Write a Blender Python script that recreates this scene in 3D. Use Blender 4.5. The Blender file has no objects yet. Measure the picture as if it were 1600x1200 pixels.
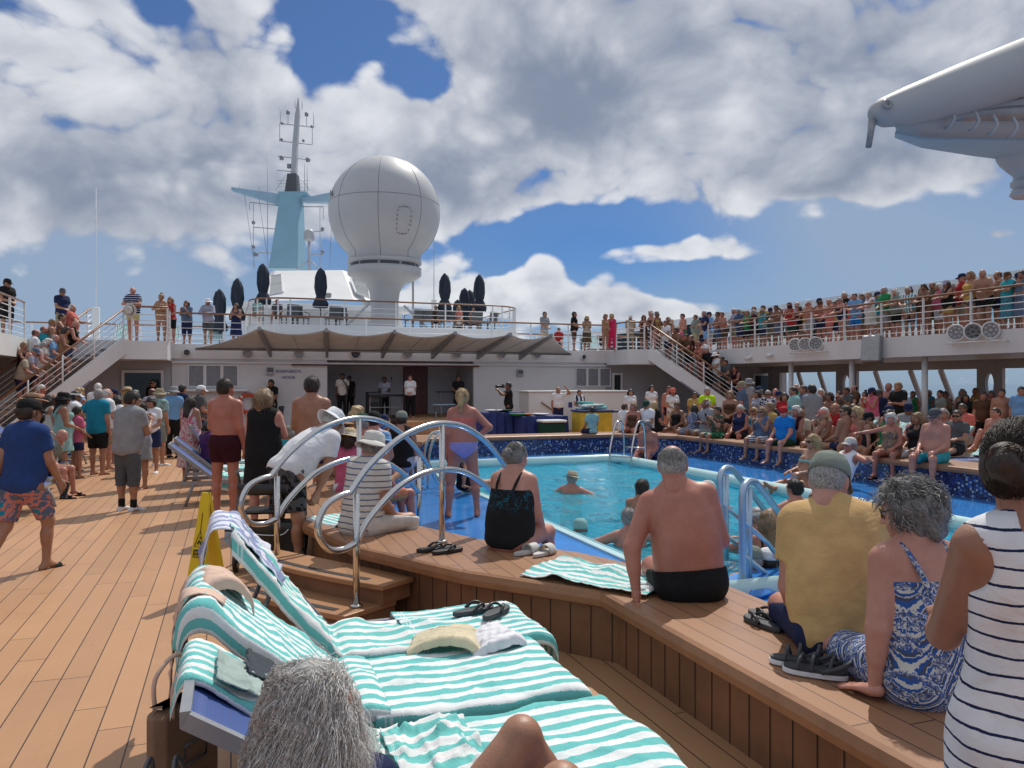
import bpy, math, random
import numpy as np
from mathutils import Vector, Matrix, Quaternion
R = math.radians
random.seed(7)
rng = np.random.default_rng(7)
SC = bpy.context.scene
COL = SC.collection

# ------------------------------------------------------------------ camera
# ship axes: +Y forward, +X starboard, deck at z = 0
ZC, F, YAW = 1.72, 1200.0, 20.1
cam = bpy.data.cameras.new('camera')
cam.lens, cam.sensor_width = 27.0, 36.0
cam.clip_start, cam.clip_end = 0.05, 90000
camo = bpy.data.objects.new('camera', cam)
COL.objects.link(camo)
camo.location = (0, 0, ZC)
camo.rotation_euler = (R(90.0), 0, R(-YAW))
SC.camera = camo
CY, SY = math.cos(R(YAW)), math.sin(R(YAW))

def cam2ship(l, d):
	return (l*CY + d*SY, d*CY - l*SY)
def G(px, py, z=0.0):
	d = F*(ZC - z)/(py - 602.0)
	return cam2ship((px-800)/F*d, d)
def D_(px, d):
	return cam2ship((px-800)/F*d, d)
def AY(px, Y):
	r = (px-800)/F
	return Y*(SY + r*CY)/(CY - r*SY)
def AX(px, X):
	r = (px-800)/F
	return X*(CY - r*SY)/(SY + r*CY)
def DEP(x, y):
	return x*SY + y*CY
def ZAT(py, x, y):
	return ZC + (602-py)*DEP(x, y)/F

# ------------------------------------------------------------------ sun, exposure
SUN_H, SUN_E = 41.0, 54.0
sdir = Vector((math.sin(R(SUN_H))*math.cos(R(SUN_E)), math.cos(R(SUN_H))*math.cos(R(SUN_E)), math.sin(R(SUN_E))))
sun = bpy.data.lights.new('sun', 'SUN')
sun.energy, sun.angle, sun.color = 3.6, R(0.55), (1.0, 0.94, 0.85)
suno = bpy.data.objects.new('sun', sun)
COL.objects.link(suno)
suno.rotation_euler = sdir.to_track_quat('Z', 'Y').to_euler()
SC.view_settings.view_transform = 'Standard'
SC.view_settings.look = 'None'
SC.view_settings.exposure = -0.12
SC.view_settings.gamma = 1.0
SC.view_settings.use_curve_mapping = False
try:
	SC.cycles.max_bounces = 8
	SC.cycles.transparent_max_bounces = 12
	SC.cycles.use_denoising = True
except Exception:
	pass

# ------------------------------------------------------------------ node helper
class NT:
	def __init__(s, tree):
		s.t = tree
		s.l = tree.links
	def n(s, typ, **kw):
		nd = s.t.nodes.new(typ)
		ins = kw.pop('ins', {})
		for k, v in kw.items():
			setattr(nd, k, v)
		for k, v in ins.items():
			s.put(nd.inputs[k], v)
		return nd
	def put(s, sock, v):
		if hasattr(v, 'is_output'):
			s.l.new(v, sock)
		else:
			sock.default_value = v
	def m(s, op, a, b=0.0, c=0.0, clamp=False):
		nd = s.t.nodes.new('ShaderNodeMath')
		nd.operation = op
		nd.use_clamp = clamp
		s.put(nd.inputs[0], a); s.put(nd.inputs[1], b); s.put(nd.inputs[2], c)
		return nd.outputs[0]
	def mix(s, f, a, b):
		nd = s.t.nodes.new('ShaderNodeMix')
		nd.data_type = 'RGBA'
		s.put(nd.inputs[0], f); s.put(nd.inputs[6], a); s.put(nd.inputs[7], b)
		return nd.outputs[2]
	def ss(s, x, lo, hi, a=0.0, b=1.0):
		nd = s.t.nodes.new('ShaderNodeMapRange')
		nd.interpolation_type = 'SMOOTHSTEP'
		s.put(nd.inputs[0], x)
		for i, v in ((1, lo), (2, hi), (3, a), (4, b)):
			s.put(nd.inputs[i], v)
		return nd.outputs[0]
def c4(c):
	return (c[0], c[1], c[2], 1.0)

# ------------------------------------------------------------------ sky with clouds (placed by direction)
W = bpy.data.worlds.new('World')
SC.world = W
W.use_nodes = True
def build_world():
	t = NT(W.node_tree)
	W.node_tree.nodes.clear()
	out = t.n('ShaderNodeOutputWorld')
	sky = t.n('ShaderNodeTexSky')
	sky.sky_type = 'NISHITA'
	sky.sun_disc = False
	sky.sun_elevation, sky.sun_rotation = R(SUN_E), R(SUN_H)
	sky.ozone_density = 2.2
	sky.dust_density = 0.6
	tc = t.n('ShaderNodeTexCoord')
	sep = t.n('ShaderNodeSeparateXYZ', ins={0: tc.outputs['Generated']})
	x, y, z = sep.outputs
	az = t.m('SUBTRACT', t.m('ARCTAN2', x, y), R(YAW))
	# wrapping keeps the far side of the sky continuous
	el = t.m('ARCSINE', z)
	ae = {}
	for asp in (1.0, 2.0, 4.5):
		ae[asp] = t.n('ShaderNodeCombineXYZ', ins={0: az, 1: t.m('MULTIPLY', el, asp)}).outputs[0]
	def bsum(lst, base):
		acc = base
		for (px, py, sx, sy, w) in lst:
			asp = min(ae, key=lambda q: abs(math.log(q*sy/sx)))
			r = math.sqrt(sx*sy*asp)/F*1.75
			a = math.atan((px-800)/F)
			e = math.atan((602-py)/F*math.cos(a))
			dn = t.n('ShaderNodeVectorMath', operation='DISTANCE')
			t.put(dn.inputs[0], ae[asp]); dn.inputs[1].default_value = (a, e*asp, 0)
			acc = t.m('ADD', acc, t.ss(dn.outputs[1], r, 0.0, 0.0, w))
		return acc
	pv = t.n('ShaderNodeVectorMath', operation='MULTIPLY', ins={0: tc.outputs['Generated'], 1: (1.0, 1.0, 1.35)}).outputs[0]
	warp = t.n('ShaderNodeTexNoise', ins={'Vector': pv, 'Scale': 4.0, 'Detail': 2.0})
	vm = t.n('ShaderNodeVectorMath', operation='MULTIPLY_ADD')
	t.put(vm.inputs[0], warp.outputs['Color']); vm.inputs[1].default_value = (0.14, 0.14, 0.12); t.put(vm.inputs[2], pv)
	vec = vm.outputs[0]
	n1 = t.n('ShaderNodeTexNoise', ins={'Vector': vec, 'Scale': 5.0, 'Detail': 9.0, 'Roughness': 0.60})
	vor = t.n('ShaderNodeTexVoronoi', feature='F1', ins={'Vector': vec, 'Scale': 13.0, 'Detail': 2.0, 'Roughness': 0.5})
	billow = t.m('SUBTRACT', 1.0, vor.outputs['Distance'])
	N = t.m('ADD', t.m('MULTIPLY', n1.outputs[0], 1.25), t.m('MULTIPLY', billow, 0.62))
	N = t.m('SUBTRACT', N, 0.44)
	cover = bsum([
		(530, 50, 120, 56, -.95), (240, 10, 50, 22, -.6), (660, 122, 50, 26, -.55), (20, 6, 70, 30, -.4),
		(960, 352, 130, 26, -.80), (870, 376, 80, 40, -.6), (790, 395, 50, 40, -.5), (1060, 440, 260, 18, -.34),
		(1330, 345, 160, 46, -.30), (1490, 350, 150, 50, -.30), (1200, 462, 330, 14, -.34), (1440, 440, 220, 34, -.36),
		(880, 140, 200, 90, .20), (1180, 190, 130, 60, .08),
		(1080, 396, 130, 16, .66), (200, 330, 280, 70, .62), (620, 320, 160, 50, .28), (1270, 298, 40, 11, .5), (1390, 275, 56, 32, .44), (1560, 366, 56, 10, .6),
		(850, 430, 44, 34, .80), (800, 455, 50, 30, .60), (960, 462, 56, 26, .76), (690, 440, 80, 34, .56), (1060, 484, 140, 13, .70), (900, 484, 120, 16, .7), (760, 478, 150, 24, .6)], 0.66)
	lowband = t.ss(el, 0.25, 0.15, 0.0, -0.55)
	cover = t.m('ADD', cover, lowband)
	dens = t.ss(t.m('ADD', N, cover), 0.50, 0.78)
	dark = bsum([
		(880, 165, 110, 60, .8), (860, 240, 180, 36, .14), (210, 250, 120, 60, .34), (430, 235, 90, 60, .34), (720, 280, 80, 60, .30),
		(340, 110, 60, 30, .22), (1090, 60, 220, 50, .24), (1330, 80, 160, 60, .30), (1230, 250, 200, 50, .24), (1450, 200, 160, 90, .30),
		(300, 330, 130, 70, .12), (90, 380, 200, 70, .16), (1100, 150, 80, 40, .10),
		(1450, 420, 240, 90, .20), (850, 450, 300, 60, -.40), (470, 130, 90, 30, -.20), (90, 100, 90, 50, -.22), (60, 230, 60, 50, -.12), (1180, 200, 120, 40, -.12), (610, 180, 70, 40, -.12),
		(1060, 395, 150, 30, -.2)], 0.06)
	n2 = t.n('ShaderNodeTexNoise', ins={'Vector': vec, 'Scale': 9.0, 'Detail': 7.0, 'Roughness': 0.6})
	# bright rims where the cloud is thin, grey bellies where it is thick
	thick = t.ss(t.m('ADD', N, cover), 0.66, 1.25)
	g = t.m('ADD', dark, t.m('MULTIPLY', thick, 0.30))
	g = t.m('ADD', g, t.m('MULTIPLY', t.m('SUBTRACT', n2.outputs[0], 0.5), 1.5))
	g = t.m('ADD', g, t.m('MULTIPLY', t.m('SUBTRACT', vor.outputs['Distance'], 0.38), 0.9))
	g = t.ss(g, -0.16, 1.55)
	white = t.n('ShaderNodeRGB'); white.outputs[0].default_value = (0.92, 0.94, 0.98, 1)
	grey = t.n('ShaderNodeRGB'); grey.outputs[0].default_value = (0.27, 0.32, 0.43, 1)
	cc = t.mix(g, white.outputs[0], grey.outputs[0])
	mul = t.n('ShaderNodeVectorMath', operation='MULTIPLY')
	t.put(mul.inputs[0], sky.outputs[0]); mul.inputs[1].default_value = (0.030, 0.050, 0.080)
	# milky air low over the horizon and thin veil cloud
	veil = bsum([(1470, 380, 300, 150, .80), (100, 400, 280, 140, .85), (1270, 330, 160, 60, .3), (1000, 400, 200, 40, -.25)], 0.10)
	low = t.m('ADD', t.m('MULTIPLY', t.ss(el, 0.22, -0.02), 0.55), t.m('MULTIPLY', veil, 1.0), clamp=True)
	hz = t.n('ShaderNodeRGB'); hz.outputs[0].default_value = (0.36, 0.47, 0.63, 1)
	base = t.mix(t.m('MULTIPLY', low, 0.85), mul.outputs[0], hz.outputs[0])
	col = t.mix(t.m('MULTIPLY', dens, 0.96), base, cc)
	bg = t.n('ShaderNodeBackground', ins={'Color': col, 'Strength': 0.96})
	t.l.new(bg.outputs[0], out.inputs[0])
build_world()
try:
	W.cycles.sampling_method = "MANUAL"
	W.cycles.sample_map_resolution = 256
except Exception:
	pass

# ------------------------------------------------------------------ tagging, linking
def tag(o, label=None, cat=None, group=None, kind=None):
	if label: o['label'] = label
	if cat: o['category'] = cat
	if group: o['group'] = group
	if kind: o['kind'] = kind
	return o
def thing(name, label, cat, loc=(0, 0, 0), rz=0.0, group=None):
	o = bpy.data.objects.new(name, None)
	o.empty_display_size = 0.2
	COL.objects.link(o)
	o.location = loc
	o.rotation_euler = (0, 0, rz)
	return tag(o, label, cat, group)
def link(name, me, mats, parent=None):
	o = bpy.data.objects.new(name, me)
	COL.objects.link(o)
	if mats is not None:
		for m in (mats if isinstance(mats, (list, tuple)) else [mats]):
			me.materials.append(m)
	if parent: o.parent = parent
	return o
def kids(o):
	return [c for c in COL.objects if c.parent is o]
def copy_tree(o, parent=None):
	c = o.copy()
	COL.objects.link(c)
	if parent: c.parent = parent
	for ch in list(o.children):
		copy_tree(ch, c)
	return c
def arrays_mesh(name, V, Q, mi=None, smooth=True):
	me = bpy.data.meshes.new(name)
	V = np.asarray(V, np.float32); Q = np.asarray(Q, np.int32)
	me.vertices.add(len(V))
	me.vertices.foreach_set('co', V.ravel())
	k = Q.shape[1]
	me.loops.add(Q.size)
	me.loops.foreach_set('vertex_index', Q.ravel())
	me.polygons.add(len(Q))
	me.polygons.foreach_set('loop_start', np.arange(0, Q.size, k, dtype=np.int32))
	try:
		me.polygons.foreach_set('loop_total', np.full(len(Q), k, np.int32))
	except Exception:
		pass
	if mi is not None:
		me.polygons.foreach_set('material_index', np.asarray(mi, np.int32))
	me.polygons.foreach_set('use_smooth', np.full(len(Q), smooth))
	me.update(calc_edges=True)
	return me

class MB:
	"""collects hard-surface shapes, then links them as ONE mesh object"""
	def __init__(s):
		s.v, s.f, s.sm = [], [], []
	def add(s, vs, fs, smooth=False):
		b = len(s.v)
		s.v += [tuple(v) for v in vs]
		s.f += [tuple(i+b for i in f) for f in fs]
		s.sm += [smooth]*len(fs)
	def box(s, x0, y0, z0, x1, y1, z1, M=None):
		vs = [(x, y, z) for z in (z0, z1) for y in (y0, y1) for x in (x0, x1)]
		if M is not None: vs = [M @ Vector(v) for v in vs]
		s.add(vs, [(0, 2, 3, 1), (4, 5, 7, 6), (0, 1, 5, 4), (2, 6, 7, 3), (0, 4, 6, 2), (1, 3, 7, 5)])
	def rbox(s, x0, y0, z0, x1, y1, z1, r=0.01, M=None):
		# box with chamfered edges
		def ring(z, i):
			return [(x0+i, y0+r, z) if 0 else p for p in ((x0+r+i, y0+i, z), (x1-r-i, y0+i, z), (x1-i, y0+r+i, z), (x1-i, y1-r-i, z),
														   (x1-r-i, y1-i, z), (x0+r+i, y1-i, z), (x0+i, y1-r-i, z), (x0+i, y0+r+i, z))]
		vs = ring(z0, r) + ring(z0+r, 0) + ring(z1-r, 0) + ring(z1, r)
		fs = [tuple(range(7, -1, -1)), tuple(range(24, 32))]
		for k in range(3):
			for i in range(8):
				j = (i+1) % 8
				fs.append((k*8+i, k*8+j, k*8+8+j, k*8+8+i))
		if M is not None: vs = [M @ Vector(v) for v in vs]
		s.add(vs, fs)
	def tube(s, pts, r, n=8, cap=True, closed=False):
		pts = [Vector(p) for p in pts]
		m = len(pts)
		rs = r if isinstance(r, (list, tuple)) else [r]*m
		vs, fs = [], []
		up = None
		for i, p in enumerate(pts):
			if closed:
				tg = pts[(i+1) % m] - pts[i-1]
			else:
				tg = pts[min(i+1, m-1)] - pts[max(i-1, 0)]
			if tg.length < 1e-9: tg = Vector((0, 0, 1))
			tg.normalize()
			if up is None:
				up = Vector((0, 0, 1)) if abs(tg.z) < 0.9 else Vector((1, 0, 0))
			a = tg.cross(up)
			if a.length < 1e-6: a = tg.orthogonal()
			a.normalize()
			b = a.cross(tg); up = b
			for k in range(n):
				t = 2*math.pi*k/n
				vs.append(p + a*(rs[i]*math.cos(t)) + b*(rs[i]*math.sin(t)))
		for i in range(m if closed else m-1):
			for k in range(n):
				k2 = (k+1) % n
				i2 = (i+1) % m
				fs.append((i*n+k, i*n+k2, i2*n+k2, i2*n+k))
		if cap and not closed:
			fs.append(tuple(range(n-1, -1, -1)))
			fs.append(tuple(range((m-1)*n, m*n)))
		s.add(vs, fs, True)
		if cap and not closed:
			s.sm[-1] = s.sm[-2] = False
	def bar(s, a, b, w, h):
		a, b = Vector(a), Vector(b)
		t = (b-a).normalized()
		up = Vector((0, 0, 1)) if abs(t.z) < 0.95 else Vector((0, 1, 0))
		x = t.cross(up).normalized(); y = x.cross(t)
		vs = [p + x*(sx*w/2) + y*(sy*h/2) for p in (a, b) for sx, sy in ((-1, -1), (1, -1), (1, 1), (-1, 1))]
		s.add(vs, [(3, 2, 1, 0), (4, 5, 6, 7), (0, 1, 5, 4), (1, 2, 6, 5), (2, 3, 7, 6), (3, 0, 4, 7)])
	def lathe(s, prof, o=(0, 0, 0), n=24, M=None, sq=(1, 1)):
		vs, fs = [], []
		for (r, z) in prof:
			for k in range(n):
				t = 2*math.pi*k/n
				v = Vector((o[0]+r*math.cos(t)*sq[0], o[1]+r*math.sin(t)*sq[1], o[2]+z))
				vs.append(M @ v if M is not None else v)
		for i in range(len(prof)-1):
			for k in range(n):
				k2 = (k+1) % n
				fs.append((i*n+k, i*n+k2, i*n+n+k2, i*n+n+k))
		s.add(vs, fs, True)
	def prism(s, poly, z0, z1, M=None):
		n = len(poly)
		vs = [(p[0], p[1], z0) for p in poly] + [(p[0], p[1], z1) for p in poly]
		if M is not None: vs = [M @ Vector(v) for v in vs]
		fs = [tuple(range(n-1, -1, -1)), tuple(range(n, 2*n))]
		for i in range(n):
			j = (i+1) % n
			fs.append((i, j, n+j, n+i))
		s.add(vs, fs)
	def grid(s, fn, nu, nv, smooth=True):
		vs = [fn(i/nu, j/nv) for j in range(nv+1) for i in range(nu+1)]
		fs = [(j*(nu+1)+i, j*(nu+1)+i+1, (j+1)*(nu+1)+i+1, (j+1)*(nu+1)+i) for j in range(nv) for i in range(nu)]
		s.add(vs, fs, smooth)
	def build(s, name, mats, parent=None, bevel=0.0):
		me = bpy.data.meshes.new(name)
		me.from_pydata([tuple(v) for v in s.v], [], s.f)
		me.polygons.foreach_set('use_smooth', s.sm)
		o = link(name, me, mats, parent)
		if bevel:
			b = o.modifiers.new('b', 'BEVEL'); b.width = bevel; b.segments = 2; b.limit_method = 'ANGLE'
		return o
def smooth_path(pts, n=8):
	"""Catmull-Rom through the points"""
	P = [Vector(p) for p in pts]
	P = [P[0]*2-P[1]] + P + [P[-1]*2-P[-2]]
	out = []
	for i in range(1, len(P)-2):
		for k in range(n):
			t = k/n
			a, b, c, d = P[i-1:i+3]
			out.append(0.5*((2*b) + (c-a)*t + (2*a-5*b+4*c-d)*t*t + (3*b-a-3*c+d)*t**3))
	out.append(P[-2])
	return out
# ------------------------------------------------------------------ materials
MATS = {}
def newmat(name):
	m = bpy.data.materials.new(name)
	m.use_nodes = True
	t = NT(m.node_tree)
	b = m.node_tree.nodes['Principled BSDF']
	return m, t, b
def bump(t, b, h, strength=0.3, dist=0.01):
	bp = t.n('ShaderNodeBump', ins={'Strength': strength, 'Distance': dist, 'Height': h})
	t.l.new(bp.outputs[0], b.inputs['Normal'])
def plain(name, col, rough=0.5, metal=0.0, var=0.10, scale=6.0, bmp=0.0, bscale=60.0, spec=None):
	key = (name, col, rough)
	if key in MATS: return MATS[key]
	m, t, b = newmat(name)
	tc = t.n('ShaderNodeTexCoord')
	n = t.n('ShaderNodeTexNoise', ins={'Vector': tc.outputs['Object'], 'Scale': scale, 'Detail': 5.0, 'Roughness': 0.6})
	f = t.ss(n.outputs[0], 0.3, 0.7)
	c = t.mix(f, c4([x*(1-var) for x in col]), c4([min(1, x*(1+var)) for x in col]))
	t.put(b.inputs['Base Color'], c)
	b.inputs['Roughness'].default_value = rough
	b.inputs['Metallic'].default_value = metal
	if spec is not None: b.inputs['Specular IOR Level'].default_value = spec
	if bmp:
		n2 = t.n('ShaderNodeTexNoise', ins={'Vector': tc.outputs['Object'], 'Scale': bscale, 'Detail': 4.0})
		bump(t, b, n2.outputs[0], bmp, 0.004)
	MATS[key] = m
	return m
def planks(name, col, width, axis='X', rough=0.55, line=0.05, grain=0.12, joints=True, linecol=(0.05, 0.028, 0.016), rot=0.0, stain=0.25):
	"""boards laid along one axis with dark caulked seams and butt joints"""
	m, t, b = newmat(name)
	tc = t.n('ShaderNodeTexCoord')
	mp = t.n('ShaderNodeMapping', ins={'Vector': tc.outputs['Object'], 'Rotation': (0, 0, rot)})
	sep = t.n('ShaderNodeSeparateXYZ', ins={0: mp.outputs[0]})
	a = sep.outputs[0 if axis == 'X' else 1]
	l = sep.outputs[1 if axis == 'X' else 0]
	if axis == 'XZ': a, l = sep.outputs[0], sep.outputs[2]
	q = t.m('DIVIDE', a, width)
	idx = t.m('FLOOR', q)
	fr = t.m('FRACT', q)
	e = t.m('MINIMUM', fr, t.m('SUBTRACT', 1.0, fr))
	seam = t.m('LESS_THAN', e, line/2)
	wn = t.n('ShaderNodeTexWhiteNoise', noise_dimensions='1D', ins={'W': idx})
	if joints:
		q2 = t.m('ADD', t.m('DIVIDE', l, 2.3), t.m('MULTIPLY', wn.outputs[0], 7.3))
		f2 = t.m('FRACT', q2)
		seam = t.m('MAXIMUM', seam, t.m('LESS_THAN', f2, 0.003))
		cell = t.m('ADD', idx, t.m('MULTIPLY', t.m('FLOOR', q2), 17.31))
	else:
		cell = idx
	w2 = t.n('ShaderNodeTexWhiteNoise', noise_dimensions='1D', ins={'W': cell})
	st = t.n('ShaderNodeMapping', ins={'Vector': mp.outputs[0], 'Scale': (30, 1.5, 30) if axis == 'X' else (1.5, 30, 30)})
	gn = t.n('ShaderNodeTexNoise', ins={'Vector': st.outputs[0], 'Scale': 2.0, 'Detail': 6.0})
	big = t.n('ShaderNodeTexNoise', ins={'Vector': tc.outputs['Object'], 'Scale': 0.9, 'Detail': 6.0, 'Roughness': 0.62})
	v = t.m('ADD', t.m('MULTIPLY', t.m('SUBTRACT', w2.outputs[0], 0.5), 0.34), t.m('MULTIPLY', t.m('SUBTRACT', gn.outputs[0], 0.5), grain*2))
	v = t.m('ADD', v, t.m('MULTIPLY', t.m('SUBTRACT', big.outputs[0], 0.5), stain*2))
	f = t.m('ADD', v, 0.5, clamp=True)
	c = t.mix(f, c4([x*0.76 for x in col]), c4([min(1, x*1.24) for x in col]))
	wet = t.n('ShaderNodeTexNoise', ins={'Vector': tc.outputs['Object'], 'Scale': 1.7, 'Detail': 7.0, 'Roughness': .7, 'Distortion': .6})
	wf = t.ss(wet.outputs[0], .62, .70)
	c = t.mix(t.m('MULTIPLY', wf, .38), c, c4([x*.5 for x in col]))
	sm = t.n('ShaderNodeTexNoise', ins={'Vector': tc.outputs['Object'], 'Scale': 5.5, 'Detail': 8.0, 'Roughness': .7})
	c = t.mix(t.m('MULTIPLY', t.ss(sm.outputs[0], .56, .74), .22), c, c4([min(1, x*1.35+.03) for x in col]))
	c = t.mix(seam, c, c4(linecol))
	t.put(b.inputs['Base Color'], c)
	t.put(b.inputs['Roughness'], t.m('SUBTRACT', t.m('ADD', rough-0.12, t.m('MULTIPLY', big.outputs[0], 0.24)), t.m('MULTIPLY', wf, .16)))
	h = t.m('SUBTRACT', t.m('MULTIPLY', gn.outputs[0], 0.25), seam)
	bump(t, b, h, 0.35, 0.003)
	return m
M_deck = planks('teak_deck', (0.45, 0.245, 0.125), 0.155, 'X', 0.5, 0.045, 0.10)
M_benchtop = planks('bench_top_boards', (0.31, 0.155, 0.080), 0.125, 'X', 0.42, 0.05, 0.12)
M_benchtop_y = planks('bench_top_boards_across', (0.31, 0.155, 0.080), 0.125, 'Y', 0.42, 0.05, 0.12)
M_edge = plain('bench_nosing', (0.30, 0.145, 0.072), 0.45, var=0.16, scale=4, bmp=0.1, bscale=30)
M_step = planks('step_boards', (0.36, 0.185, 0.09), 0.5, 'X', 0.45, 0.004, 0.14, rot=R(33))
M_nonslip = plain('step_nonslip', (0.03, 0.028, 0.028), 0.8, bmp=0.5, bscale=300)
M_panel = plain('bench_panel', (0.21, 0.10, 0.052), 0.5, var=0.2, scale=3, bmp=0.1)
M_seam = plain('panel_seam', (0.02, 0.012, 0.01), 0.8)
M_white = plain('white_paint', (0.74, 0.75, 0.76), 0.42, var=0.05, scale=1.3, bmp=0.04, bscale=8)
def weathered(name, col, rough):
	m, t, b = newmat(name)
	tc = t.n('ShaderNodeTexCoord')
	mp = t.n('ShaderNodeMapping', ins={'Vector': tc.outputs['Object'], 'Scale': (5, 5, .35)})
	n = t.n('ShaderNodeTexNoise', ins={'Vector': mp.outputs[0], 'Scale': 1.6, 'Detail': 7.0, 'Roughness': .65})
	n2 = t.n('ShaderNodeTexNoise', ins={'Vector': tc.outputs['Object'], 'Scale': .7, 'Detail': 6.0})
	f = t.m('MULTIPLY', t.ss(n.outputs[0], .54, .78), t.ss(n2.outputs[0], .42, .64))
	c = t.mix(t.m('MULTIPLY', f, .55), c4(col), (.40, .33, .26, 1))
	c = t.mix(t.ss(n2.outputs[0], .35, .7), c, c4([x*.9 for x in col]))
	t.put(b.inputs['Base Color'], c)
	t.put(b.inputs['Roughness'], t.m('ADD', rough, t.m('MULTIPLY', n2.outputs[0], .2)))
	bump(t, b, n2.outputs[0], .12, .02)
	return m
M_white = weathered('white_paint_weathered', (0.74, 0.75, 0.76), .35)
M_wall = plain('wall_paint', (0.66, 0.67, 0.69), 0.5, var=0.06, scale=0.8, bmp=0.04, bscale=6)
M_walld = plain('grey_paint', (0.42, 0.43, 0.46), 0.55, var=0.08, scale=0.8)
M_dark = plain('dark_recess', (0.035, 0.037, 0.045), 0.6)
M_dome = plain('radome_white', (0.50, 0.505, 0.515), 0.5, var=0.05, scale=0.5)
M_gantry = plain('gantry_shaded_white', (0.38, 0.395, 0.41), 0.55, var=0.06, scale=0.7)  # white gantry greyed: the shade of its backlit side is put into the colour
M_seamg = plain('radome_seam', (0.22, 0.23, 0.25), 0.6)
M_blue = plain('mast_blue', (0.27, 0.47, 0.58), 0.5, var=0.05, scale=0.5)
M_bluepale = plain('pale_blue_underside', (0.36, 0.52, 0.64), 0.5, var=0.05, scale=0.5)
M_steel = plain('brushed_steel', (0.62, 0.61, 0.59), 0.2, 1.0, var=0.06, scale=20, bmp=0.03, bscale=200)
M_alu = plain('blue_grey_aluminium', (0.42, 0.52, 0.62), 0.32, 0.7, var=0.06, scale=12)
M_railwood = plain('varnished_handrail', (0.22, 0.10, 0.05), 0.35, var=0.2, scale=5)
M_grey = plain('grey_metal', (0.30, 0.31, 0.33), 0.4, 0.4)
M_dgrey = plain('dark_grey_metal', (0.10, 0.105, 0.115), 0.45, 0.3)
M_black = plain('black_plastic', (0.018, 0.018, 0.02), 0.4)
M_speaker = plain('speaker_grille', (0.40, 0.41, 0.43), 0.6, bmp=0.4, bscale=150)
M_canvas = plain('awning_canvas', (0.55, 0.60, 0.65), 0.8, var=0.08, scale=2.5, bmp=0.1)
M_umbrella = plain('navy_canvas', (0.018, 0.028, 0.05), 0.75, var=0.2, scale=5, bmp=0.2, bscale=20)
M_door = plain('mahogany_door', (0.12, 0.035, 0.028), 0.4, var=0.2, scale=3)
M_navycloth = plain('navy_tablecloth', (0.014, 0.03, 0.16), 0.7, var=0.2, scale=4, bmp=0.2, bscale=12)
M_yellow = plain('yellow_plastic', (0.72, 0.53, 0.02), 0.38, var=0.06, scale=4)
M_yellowbin = plain('yellow_bin_fabric', (0.62, 0.42, 0.035), 0.6, var=0.14, scale=5, bmp=0.3, bscale=10)
M_ink = plain('black_print', (0.012, 0.012, 0.012), 0.6)
M_navyink = plain('navy_lettering', (0.03, 0.04, 0.20), 0.5)
M_coping = plain('pool_coping', (0.52, 0.74, 0.74), 0.22, var=0.06, scale=2)
M_poolblue = plain('pool_ledge_blue', (0.04, 0.22, 0.60), 0.12, var=0.14, scale=1.6, bmp=0.05, bscale=14)
M_poolin = plain('pool_lining', (0.19, 0.68, 0.86), 0.3, var=0.10, scale=2.2)
M_sling = None
def sling_mat(name, col, col2):
	m, t, b = newmat(name)
	tc = t.n('ShaderNodeTexCoord')
	mp = t.n('ShaderNodeMapping', ins={'Vector': tc.outputs['UV'], 'Scale': (90, 46, 1)})
	ck = t.n('ShaderNodeTexWave', wave_type='BANDS', bands_direction='Y', ins={'Vector': mp.outputs[0], 'Scale': 0.32})
	ck2 = t.n('ShaderNodeTexWave', wave_type='BANDS', bands_direction='X', ins={'Vector': mp.outputs[0], 'Scale': 0.32})
	f = t.m('MULTIPLY', ck.outputs[0], t.m('ADD', t.m('MULTIPLY', ck2.outputs[0], 0.5), 0.5))
	t.put(b.inputs['Base Color'], t.mix(f, c4(col2), c4(col)))
	b.inputs['Roughness'].default_value = 0.6
	bump(t, b, ck.outputs[0], 0.3, 0.003)
	return m
M_sling = sling_mat('blue_sling', (0.05, 0.12, 0.42), (0.018, 0.04, 0.16))
def towel_mat(name, ca, cb, n=9.0, seed=0.0):
	"""towelling with woven stripes along the length (UV v) and a plain band near the ends"""
	m, t, b = newmat(name)
	tc = t.n('ShaderNodeTexCoord')
	sep = t.n('ShaderNodeSeparateXYZ', ins={0: tc.outputs['UV']})
	nz = t.n('ShaderNodeTexNoise', ins={'Vector': tc.outputs['Object'], 'Scale': 160.0, 'Detail': 3.0})
	q = t.m('ADD', t.m('MULTIPLY', sep.outputs[1], n), t.m('MULTIPLY', t.m('SUBTRACT', nz.outputs[0], 0.5), 0.12))
	f = t.m('FRACT', q)
	s = t.ss(t.m('ABSOLUTE', t.m('SUBTRACT', f, 0.5)), 0.235, 0.265)
	u = sep.outputs[0]
	e1 = t.m('MULTIPLY', t.m('GREATER_THAN', u, 0.93), t.m('LESS_THAN', u, 0.942))
	e2 = t.m('MULTIPLY', t.m('GREATER_THAN', u, 0.953), t.m('LESS_THAN', u, 0.96))
	c = t.mix(s, c4(ca), c4(cb))
	c = t.mix(t.m('MULTIPLY', t.m('ADD', e1, e2), 0.6), c, c4(cb))
	n3 = t.n('ShaderNodeTexNoise', ins={'Vector': tc.outputs['Object'], 'Scale': 9.0, 'Detail': 6.0})
	c = t.mix(t.m('MULTIPLY', t.ss(n3.outputs[0], 0.45, 0.75), 0.28), c, c4([x*0.72 for x in ca]))
	t.put(b.inputs['Base Color'], c)
	b.inputs['Roughness'].default_value = 0.95
	b.inputs['Specular IOR Level'].default_value = 0.1
	h = t.m('ADD', nz.outputs[0], t.m('MULTIPLY', n3.outputs[0], 3.0))
	bump(t, b, h, 0.5, 0.006)
	return m
M_towel = towel_mat('aqua_striped_towel', (0.16, 0.52, 0.51), (0.78, 0.80, 0.81), 9)
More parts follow.
